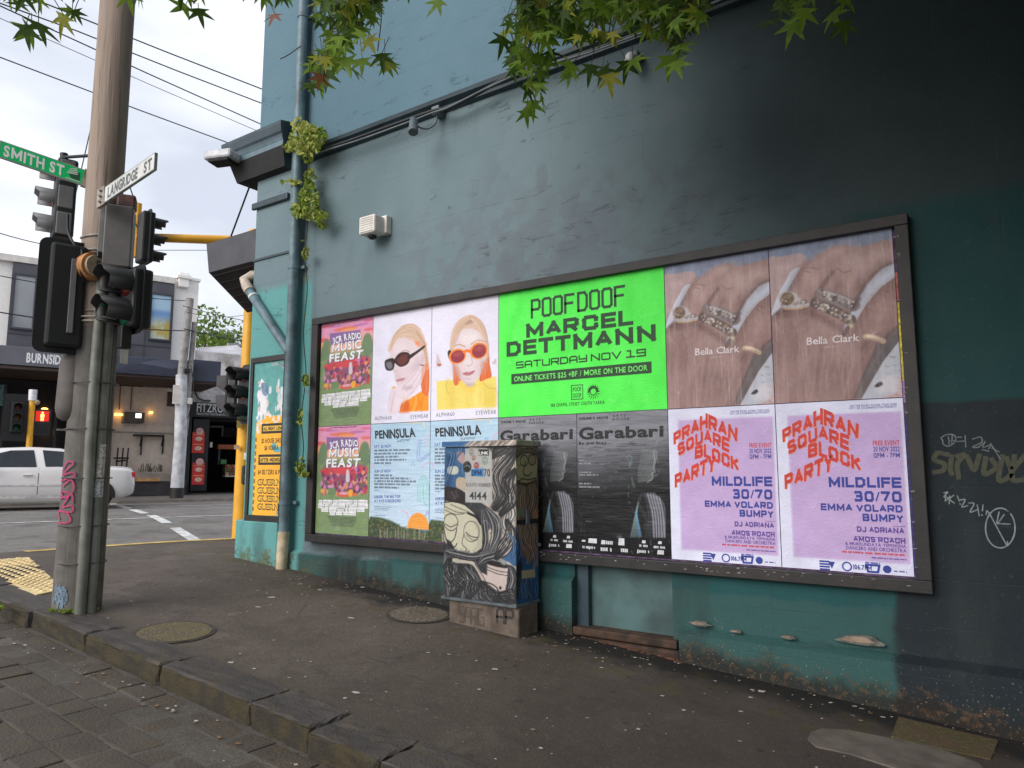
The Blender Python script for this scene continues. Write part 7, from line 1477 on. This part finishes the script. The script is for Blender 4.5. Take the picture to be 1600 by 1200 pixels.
    for x in (2.18, 3.0 if False else 1.18): mb = MB(T); p = flank(x, .80); mb.box(p[0]-.09, p[0]+.09, p[1]-.01, p[1]+.035, .79, .82, M_car, .008); mb.build('door_handle', c)
    mb = MB(T); mb.ell((2.95, .10, .98), (.10, .10, .075), M_car); mb.build('wing_mirror', c)
    mb = MB(T); p = flank(.07, .80, .0); mb.box(.0, .16, p[1]-.03, p[1]+.02, .74, .87, M_tl, .02); mb.build('tail_lamp', c)
    mb = MB(T); mb.add([(3.12, -.6-off, 1.27), (3.12, .6-off, 1.27), (3.52, .68-off, .99), (3.52, -.68-off, .99)], [(0, 1, 2, 3)], M_gl); mb.v = [v+Vector((0, 0, .012)) for v in mb.v]; mb.build('windscreen', c)
    mb = MB(T); mb.box(3.2, 3.5, -1.2, -.6, .95, 1.0, M_dark); mb.build('dashboard', c)
    for x in (.78, 3.62):
        for y0 in (-.02, -1.55):
            mb = MB(T); mb.tube([(x, y0-.19, .315), (x, y0-.0, .315)], .315, M_ty, 26); o = mb.build('wheel', c); mb = MB(T); mb.tube([(x, y0-.03, .315), (x, y0+.008, .315)], [.215, .2], M_rim, 20); mb.build('rim', o)
        pts = [(x+.37*math.cos(a), .0, .315+.37*math.sin(a)) for a in np.linspace(-.15, math.pi+.15, 16)]; mb = MB(T); mb.ext([(p[0], -.045, p[2]) for p in pts], (0, .043+.012, 0), M_dark); mb.build('wheel_arch', c)
    return c
car()

# ================================================================ STREET TREE OVERHEAD
M_lf = [foliage_mat('plane_leaf_green', (70, 96, 30), (92, 116, 42), .35), foliage_mat('plane_leaf_deep', (46, 66, 26), (62, 84, 34), .3), foliage_mat('plane_leaf_yellow', (128, 138, 40), (150, 150, 52), .4), mat('plane_leaf_brown', (120, 74, 46), .7, .2)]
LOBES = [(0, 1.), (.95, .86), (-.95, .86), (1.75, .6), (-1.75, .6)]
M_hang = [foliage_mat('hanging_leaf_green', (98, 128, 40), (124, 152, 52), .45), foliage_mat('hanging_leaf_deep', (58, 82, 30), (76, 102, 38), .4)]+M_lf[2:]  # brighter copies of the leaf greens, backlight put into their colour
def leaf_out():
    o = []; order = sorted(LOBES)
    for i, (a, l) in enumerate(order):
        o += [(a-.20, l*.55), (a-.07, l*.8), (a, l), (a+.07, l*.8), (a+.20, l*.55)]
        if i < 4: o.append(((a+order[i+1][0])/2, .30))
    return o
LO = leaf_out()
def leaf(mb, p, s, d, nrm, m):
    """five-lobed leaf, stalk end at p, pointing along d"""
    d = Vector(d).normalized(); n = Vector(nrm); n = (n-d*n.dot(d)).normalized(); b = n.cross(d); p = Vector(p); cup = rnd.uniform(-.1, .28); vs = [p+d*s*.12]
    for a, l in LO: vs.append(p+(d*math.cos(a)+b*math.sin(a))*s*l+n*(-cup*l*l*s)+d*s*.1)
    vs.append(p-d*s*.05); N = len(LO)
    mb.add(vs, [(0, i, i+1) for i in range(1, N)]+[(0, N, N+1), (0, N+1, 1)], m, True)
TR = np.array([8.9, -2.25, zf(8.9, -2.25)])
tree = thing('plane_tree', TR, 'leafy plane tree whose five-lobed leaves hang across the top of the view', 'tree')
mb = MB(); mb.tube([TR-[0, 0, .2], TR+[0, 0, .3], TR+[-.05, .0, 1.6], TR+[-.1, -.05, 3.4], TR+[-.3, -.1, 4.6]], [.24, .20, .17, .15, .13], M_bark, 14); mb.build('trunk', tree)
mb = MB(); top = TR+[-.3, -.1, 4.5]
tips = [np.array(q) for q in ((6.4, -1.9, 5.6), (5.4, -1.8, 5.15), (4.2, -2.1, 5.0), (3.2, -2.8, 4.85), (2.4, -3.8, 4.65), (6.0, -4.5, 6.0), (8.5, -5.5, 6.5), (10.5, -3.5, 6.4), (9.5, -1.2, 6.6))]
mb.tube(smooth_open([top, tips[0], tips[1], tips[2], tips[3], tips[4]], 4), [.10-.0042*i for i in range(21)], M_bark, 8)
for q in tips[5:]: mb.tube([top, (top+q)/2+[0, 0, .25], q], [.09, .06, .03], M_bark, 7)
mb.build('limb', tree)
mb = MB(); tw_ = MB(); M_tw = mat('twig', (70, 62, 44), .8)
def hang(px, py, dist, sz=None, m=None):
    p = at(px, py, dist); d = Vector((rnd.gauss(0, .45), rnd.gauss(0, .45), -1)); n = Vector((CAM[0]-p[0]+rnd.gauss(0, 2.0), CAM[1]-p[1]+rnd.gauss(0, 2.0), rnd.gauss(0, 1.6)))
    m = m or M_hang[rnd.choices((0, 1, 2), (.5, .38, .12))[0]]; s = (sz or rnd.uniform(.07, .122)); leaf(mb, p, s, d, n, m)
    tw_.tube([Vector(p), Vector(p)+Vector((rnd.uniform(-.05, .05), rnd.uniform(-.05, .05), rnd.uniform(.06, .14)))], .0022, M_tw, 4)
def cluster(px0, px1, py0, py1, n, d=(3.9, 4.7), taper=0):
    for i in range(n):
        v = rnd.random(); c = (px0+px1)/2; w = (px1-px0)/2*(1-taper*v); hang(c+rnd.uniform(-w, w), py0+(py1-py0)*v-18, rnd.uniform(*d))
cluster(490, 596, -40, 40, 105); cluster(482, 545, 30, 118, 34, taper=.3); cluster(540, 586, 30, 70, 10); cluster(420, 470, -50, 10, 12); cluster(596, 660, -50, 4, 12)
cluster(800, 1090, -60, 34, 220); cluster(810, 960, 10, 78, 105); cluster(960, 1100, 10, 60, 74); cluster(788, 862, 40, 150, 42, taper=.25); cluster(1010, 1080, 40, 100, 12, taper=.4); cluster(1192, 1340, -50, 30, 32); cluster(0, 120, -40, 34, 16); cluster(150, 240, -50, 4, 12); cluster(262, 326, -50, 12, 8); cluster(390, 424, -40, 8, 6); cluster(-80, 1500, -130, -40, 260, (3.8, 5.2)); cluster(660, 800, -60, -16, 22)
for px, py in ((688, 0), (596, 84), (612, 100), (566, 92), (552, 108), (602, 96), (500, 122), (484, 130), (520, 98), (500, 104), (895, 100), (890, 112), (940, 108), (952, 116), (924, 102), (989, 92), (980, 96), (1056, 96), (1046, 88), (1062, 70), (822, 172), (832, 158), (846, 148), (826, 138), (792, 46), (786, 58), (1203, 32), (1240, 34), (1256, 14), (1316, 34), (1300, 20), (50, 46), (40, 40), (60, 36), (100, 24), (310, 14), (290, 8), (510, 110), (540, 92), (575, 60)): hang(px, py, rnd.uniform(4.0, 4.5), rnd.uniform(.11, .14))
for px, py in ((430, 22), (500, 116)): hang(px, py, 4.2, .1, M_lf[3])
tw_.tube(smooth_open([at(470, 72, 4.2), at(450, 86, 4.2), at(438, 92, 4.2)], 4), .003, M_tw, 5); tw_.tube(smooth_open([at(535, -30, 4.3), at(520, 40, 4.3), at(505, 118, 4.3)], 4), .005, M_tw, 5); tw_.tube(smooth_open([at(815, -20, 4.3), at(806, 60, 4.3), at(838, 160, 4.3)], 4), .005, M_tw, 5)
for px, py in ((556, 40), (590, 80), (950, 60), (900, 70), (1060, 70), (1290, 20), (60, 20)): tw_.tube(smooth_open([at(px, -40, 4.3), at(px+6, (py-40)/2, 4.3), at(px, py, 4.3)], 4), .0035, M_tw, 5)
# unseen crown behind the viewer, with leaf masses added to shade the wall's right
SHADE_CROWN = [((8.8, -3.6, 7.4), (6., 4.4, 2.4), 8000, (.24, .36)), ((9.4, -2.4, 5.4), (3.6, 2.3, 3.6), 5200, (.22, .36)), ((13.5, -3.5, 6.5), (4, 4, 3), 1800, (.3, .4)), ((9.0, -5.8, 6.0), (4.4, 3.0, 1.9), 5500, (.24, .36))]
for i, (cc_, rr_, (s0, s1)) in enumerate([(a, b, d) for a, b, n, d in SHADE_CROWN for _ in range(n)]):
    while True:
        q = np.array([rnd.uniform(-1, 1) for _ in range(3)])
        if q@q < 1: break
    p = np.array(cc_)+q*np.array(rr_)
    if p[1] > -.15: p[1] = -.15-rnd.random()*.5
    if np.linalg.norm(p-CAM) < 1.6: continue
    s_ = rnd.uniform(s0, s1)
    v = p-CAM; f_ = v@_f
    if f_ > .3:
        sx, sy = 800+FPX*(v@_r)/f_, 600-FPX*(v@_u)/f_
        mg = FPX*s_*1.15/f_
        if -mg < sx < 1600+mg and sy > -mg: continue
    leaf(mb, p, s_, (rnd.gauss(0, .6), rnd.gauss(0, .6), -1), (rnd.gauss(0, 1), rnd.gauss(0, 1), rnd.gauss(0, 1.2)), M_lf[i % 2])
mb.build('crown', tree); tw_.build('twigs', tree)

# ================================================================ CLIMBING WEEDS ON THE PIPE
M_wd = [foliage_mat('weed_leaf_pale', (166, 172, 88), (186, 188, 104), .3), foliage_mat('weed_leaf_green', (112, 140, 46), (134, 158, 58), .3)]
def weed(name, label, blobs, cat='plant', stem=None):
    c = onY(*blobs[0][:2], -.12); t = thing(name, c, label, cat, 'weeds growing on the drainpipe'); mb = MB()
    for px, py, rx, ry, n, k in blobs:
        for i in range(n):
            a, r_ = rnd.uniform(0, 6.28), math.sqrt(rnd.random()); p = onY(px+rx*r_*math.cos(a), py+ry*r_*math.sin(a), -.10-rnd.random()*.2*min(1, rx/25))
            d = Vector((rnd.gauss(0, .7), rnd.gauss(0, .7), rnd.gauss(.1, .8))).normalized(); b = d.cross(Vector((rnd.gauss(0, 1), -1, rnd.gauss(0, 1)))).normalized(); s = rnd.uniform(.018, .042); q = Vector(p)
            mb.add([q-d*s, q+b*s*.6, q+d*s, q-b*s*.6], [(0, 1, 2, 3)], M_wd[0] if rnd.random() < k else M_wd[1])
    mb.build('foliage', t); mb = MB()
    for j in range(stem or 5):
        px, py, rx, ry, _, _ = blobs[j % len(blobs)]; a = onY(px, py+ry*.8, -.1); b = onY(px+rnd.uniform(-rx, rx)*.9, py-ry*.8, -.2); mb.tube([a, (a+b)/2+[0, -.03, 0], b], .005, M_tw, 5)
    mb.build('stem', t)
weed('pipe_weed', 'big pale bushy weed sprouting where the cornice meets the drainpipe', [(478, 218, 26, 26, 420, .75), (492, 214, 20, 16, 180, .4), (466, 196, 10, 12, 70, .9), (452, 230, 12, 8, 60, .8), (482, 244, 8, 12, 80, .3)])
weed('pipe_weed', 'green trailing weed on the drainpipe below the cornice', [(482, 316, 16, 28, 320, .35), (484, 280, 8, 18, 120, .35), (470, 328, 16, 12, 110, .5), (498, 338, 16, 8, 90, .5), (455, 284, 16, 4, 50, .8), (504, 352, 6, 6, 26, .5)])
weed('pipe_weed', 'tiny weed tuft on the drainpipe level with the top frame rail', [(477, 395, 4, 9, 40, .5)], stem=2)
weed('pipe_weed', 'small weed clump beside the drainpipe at the upper festival poster', [(477, 594, 5, 10, 46, .3)], stem=2); weed('pipe_weed', 'narrow weed clump beside the drainpipe at the poster centre line', [(469, 652, 3, 12, 36, .3)], stem=2); weed('pipe_weed', 'lowest bright weed clump beside the drainpipe', [(470, 730, 6, 15, 70, .3), (477, 742, 4, 5, 20, .3)], stem=3)

# wandering stem that joins the clumps
vs_ = smooth_open([onY(px, py, -.06-.03*(i % 2)) for i, (px, py) in enumerate(((484, 262), (478, 300), (481, 350), (476, 395), (480, 450), (474, 520), (478, 585), (471, 650), (474, 700), (469, 745)))], 5)
vt = thing('creeper_stem', onY(478, 450, -.08), 'thin bare creeper stem climbing beside the drainpipe from clump to clump', 'plant', 'weeds growing on the drainpipe')
MB().tube(vs_, .006, M_tw, 5).build('stem', vt); mb = MB()
for v in vs_[::1]:
    for k in range(2 if rnd.random() < .35 else 0): leaf_quads(mb, v+[rnd.gauss(0, .03), -.02, rnd.gauss(0, .04)], (.02, .02, .02), 1, .022, M_wd[1])
mb.build('foliage', vt)

# ================================================================ COVERS, SLABS, LITTER
def cover(c, rx, label, m, inner):
    t = thing('pit_cover', (c[0], c[1], zf(c[0], c[1])), label, 'pit cover', 'pit covers in the footpath'); mb = MB(); N = 36
    def rg(r0, r1, lift, m_):
        V = [(c[0]+r_*math.cos(a), c[1]+r_*math.sin(a), 0) for r_ in (r0, r1) for a in np.linspace(0, 2*math.pi, N, endpoint=False)]; V = [(x, y, zf(x, y)+lift) for x, y, _ in V]
        mb.add(V, [(i, (i+1) % N, N+(i+1) % N, N+i) for i in range(N)][::-1], m_)
    rg(rx*.9, rx, .007, mat('cover_ring', (62, 56, 48), .85, .3, 20, .4)); mb.build('ring', t); mb = MB(); V = [(c[0]+rx*.9*math.cos(a), c[1]+rx*.9*math.sin(a)) for a in np.linspace(0, 2*math.pi, N, endpoint=False)]
    mb.poly([(x, y, zf(x, y)+.010) for x, y in V], inner); mb.build('lid', t)
def speck_mat(name, c0, c1, c2):
    t = NT(name); n = t.noise(45, 3); f = t.noise(6, 6); k = t.mix(t.step(f, .4, .6), c0, c1); k = t.mix(t.mul(t.step(n, .55, .68), .8), k, c2); return t.out(k, .9, n, .8, .012)
M_mossy = speck_mat('mossy_cover', (90, 80, 64), (98, 88, 58), (128, 116, 92)); M_gravel = speck_mat('gritty_cover', (96, 86, 74), (84, 76, 60), (150, 138, 122))
cover((1.0, -2.2), .30, 'mossy round pit cover in the footpath near the kerb', M_mossy, M_mossy); cover((1.98, -.47), .29, 'gritty round pit cover beside the painted cabinet', M_gravel, M_gravel)
def slab(label, P, m, lift, name='concrete_slab', cat='slab'):
    c = np.mean(P, 0); t = thing(name, (c[0], c[1], zf(*c)), label, cat); mb = MB(); mb.ext([(x, y, zf(x, y)-.03) for x, y in P], (0, 0, .03+lift), m); mb.build('top', t)
    return t
M_sl = mat('worn_slab', (98, 90, 82), .85, .15, 6, .4, dirt=(70, 64, 50)); P = [tuple(onG(*q)[:2]) for q in ((1262, 1156), (1268, 1146), (1285, 1140), (1322, 1142), (1460, 1168), (1530, 1195), (1560, 1225), (1470, 1225), (1330, 1180), (1275, 1168))]; slab('rounded concrete slab flush in the footpath at the bottom right', P[::-1], M_sl, .008)
P = [tuple(onG(*q)[:2]) for q in ((1404, 1121), (1392, 1152), (1548, 1188), (1560, 1158))]; slab('mossy rectangular inspection lid against the wall at lower right', P, speck_mat('mossy_lid', (84, 68, 46), (76, 70, 42), (112, 98, 66)), .006)
# torn paper, orange rubbish and other scraps beside the cabinet
c = onG(845, 975); t = tag(MB().add([(c[0]-.06, c[1]+.02, c[2]+.0), (c[0]+.10, c[1]-.03, c[2]+.005), (c[0]+.05, c[1]+.05, c[2]+.11), (c[0]-.05, c[1]+.08, c[2]+.16), (c[0]+.0, c[1]-.02, c[2]+.05)], [(0, 4, 3), (0, 1, 4), (4, 1, 2), (4, 2, 3)], mat('white_paper', (214, 212, 220), .7, .05)).build('paper_scrap', origin=c), 'crumpled white paper scrap on the ground right of the cabinet base', 'litter')
c = onG(868, 968); mb = MB(); mo = mat('orange_rubbish', (176, 112, 44), .8, .35, 18, .5)
for i in range(60): p = c+[rnd.gauss(0, .08), abs(rnd.gauss(.08, .05)), abs(rnd.gauss(0, .05))]; a = Vector((rnd.gauss(0, 1), rnd.gauss(0, 1), rnd.gauss(0, .6))).normalized()*.05; b = a.cross(Vector((.3, .4, 1))).normalized()*.03; p = Vector(p); mb.add([p-a, p+b, p+a, p-b], [(0, 1, 2, 3)], mo)
tag(mb.build('leaf_litter', origin=c), 'small heap of orange leaves caught behind the cabinet', 'leaf litter')
mb = MB(); mr = mat('rust_debris', (84, 52, 34), .9, .35, 12, .6)
for i in range(26):
    px = 880+i*7.5; p = onG(px, 985+i*2.0); s = rnd.uniform(.012, .04); mb.ell(p+[rnd.uniform(-.02, .02), rnd.uniform(-.05, .03), .0], (s*1.6, s*.6, s*.35), mr, 7, 4)
o = mb.build('rusty_debris'); o['kind'] = 'stuff'
for px, py, lab in ((1143, 1046, 'pale dry weed tuft against the foot of the plinth'), (1085, 1032, 'smaller dry weed tuft at the left end of the plinth')):
    c = onG(px, py); mb = MB(); md = mat('dry_stalk', (150, 132, 108), .8)
    for k in range(9): a = (k-4)*.22; mb.bar(c+[.0, .02, 0], c+[.10*math.sin(a)*rnd.uniform(.7, 1.2), -.02, .11*math.cos(a)], .006, .004, md)
    tag(mb.build('dry_weed', origin=c), lab, 'plant')
mb = MB(); ms = [mat('litter_%d' % i, c_, .8, .1) for i, c_ in enumerate(((176, 168, 162), (140, 130, 120), (128, 96, 62), (50, 44, 38)))]
def flake(x, y, s, m, road=False):
    z = (zroad(x, y)+.034 if road else zf(x, y)+.003); a = rnd.uniform(0, 3.14); e = rnd.uniform(.35, .8); n = rnd.randint(4, 6)
    mb.ext([(x+s*math.cos(a+k*6.283/n)*rnd.uniform(.7, 1.2), y+s*e*math.sin(a+k*6.283/n)*rnd.uniform(.7, 1.2), z+rnd.uniform(0, .001)) for k in range(n)], (0, 0, .0015), m)
for i in range(520):
    x = rnd.uniform(-1, 6.6); k = rnd.random(); y = -.06-abs(rnd.gauss(0, .18)) if k < .5 else rnd.uniform(-2.4, -.1); flake(x, y, rnd.choice((.006, .008, .011, .016)), rnd.choices(ms, (.34, .26, .2, .2))[0])
for px, py, s in ((425, 934, .05), (403, 949, .045), (548, 966, .05), (360, 1036, .03), (773, 1046, .035), (868, 1010, .03), (1190, 1081, .035), (557, 1083, .035), (470, 913, .03), (500, 922, .035), (566, 918, .035), (645, 928, .05), (702, 1023, .02), (940, 1044, .02), (205, 940, .025), (172, 980, .02), (1168, 1056, .02), (1035, 1088, .02)): p = onG(px, py); flake(p[0], p[1], s, ms[0] if px != 868 else ms[2])
for i in range(90): x = rnd.uniform(-1, 4.5); flake(x, -2.76-abs(rnd.gauss(0, .12)), rnd.choice((.008, .012, .018)), rnd.choices(ms, (.3, .25, .35, .1))[0], True)
o = mb.build('litter'); o['kind'] = 'stuff'
# small weed at the kerb end
c = onG(12, 950); mb = MB(); leaf_quads(mb, c+[0, -.12, .02], (.10, .08, .05), 60, .03, M_wd[1]); tag(mb.build('kerb_weed', origin=c), 'green weed growing out of the kerb joint at the far left', 'plant')
c = np.array([PX, PYY, pz]); mb = MB()
for i in range(70): a = rnd.uniform(-1.2, .9); p = lp(.20*math.sin(a), -.20*math.cos(a), pz+.02); leaf_quads(mb, p, (.02, .02, .02), 1, .022, M_wd[1])
tag(mb.build('pole_weed', origin=c), 'fringe of green weeds round the foot of the timber pole', 'plant')

# ================================================================ MARKER GRAFFITI ON THE WALL
def tagline(name, lines, th, col, label, lift=.002):
    c = onY(*lines[0][0], YW); mb = MB(); m = mat('marker_%d_%d' % (col[0], col[1]), col, .6, .15, 30)
    pl = Plane((0, YW, 0), (1, 0, 0), (0, 0, 1))
    for ln in lines: strokes(mb, pl, [tuple(onY(*q, YW)[[0, 2]]) for q in smooth_open(ln, 5)], th, m, lift)
    tag(mb.build(name, origin=c), label, 'graffiti')
zz = lambda *p: [(1380+a*.5, 600+b*.5) for a, b in p]
tagline('marker_tag', [zz((186, 176), (182, 168), (200, 158), (222, 160), (226, 178), (206, 194), (188, 188), (186, 176)), zz((204, 165), (206, 188)), zz((216, 160), (214, 190)), zz((206, 178), (228, 176)), zz((232, 166), (244, 166)), zz((232, 180), (256, 178)), zz((256, 162), (258, 196)), zz((280, 172), (304, 166), (308, 182), (280, 196), (296, 198), (312, 186)), zz((318, 180), (312, 198), (336, 190), (330, 202)), zz((336, 186), (352, 212), (366, 234)), zz((340, 200), (362, 212)), zz((310, 205), (330, 210))], .007, (104, 112, 114), 'thin pale looped marker tag highest on the slate patch')
tagline('marker_tag', [zz((190, 340), (202, 338), (190, 352), (204, 356), (194, 366)), zz((196, 340), (194, 362)), zz((208, 350), (206, 374)), zz((220, 348), (208, 360), (222, 372)), zz((232, 350), (238, 366)), zz((240, 374), (241, 376)), zz((242, 362), (256, 362), (246, 384), (264, 380)), zz((268, 372), (284, 374), (272, 400), (296, 392)), zz((294, 378), (300, 412)), zz((312, 378), (310, 396)), zz((308, 408), (309, 410)), zz((322, 408), (330, 402), (384, 500), (388, 492)), zz((362, 400), (356, 436), (378, 408)), zz((358, 436), (396, 438))], .007, (128, 136, 138), 'white angular marker tag ending in a circled letter')
tagline('marker_circle', [zz(*[(366+46*math.cos(a), 450+62*math.sin(a)) for a in np.linspace(-1.2, 5.4, 20)])], .008, (128, 136, 139), 'large white marker circle at the right edge of the wall', .003)
tagline('spray_tag', [zz((200, 220), (170, 216), (160, 236), (190, 250), (186, 270), (160, 276)), zz((214, 226), (210, 262), (214, 280)), zz((232, 226), (252, 222), (232, 250), (236, 292)), zz((262, 226), (284, 268), (300, 224)), zz((320, 232), (316, 280), (352, 262), (340, 236)), zz((372, 226), (362, 300), (400, 280), (386, 232)), zz((410, 226), (404, 296), (436, 300)), zz((410, 262), (440, 226))], .028, (60, 62, 42), 'faded olive spray tag across the slate patch', .0012)
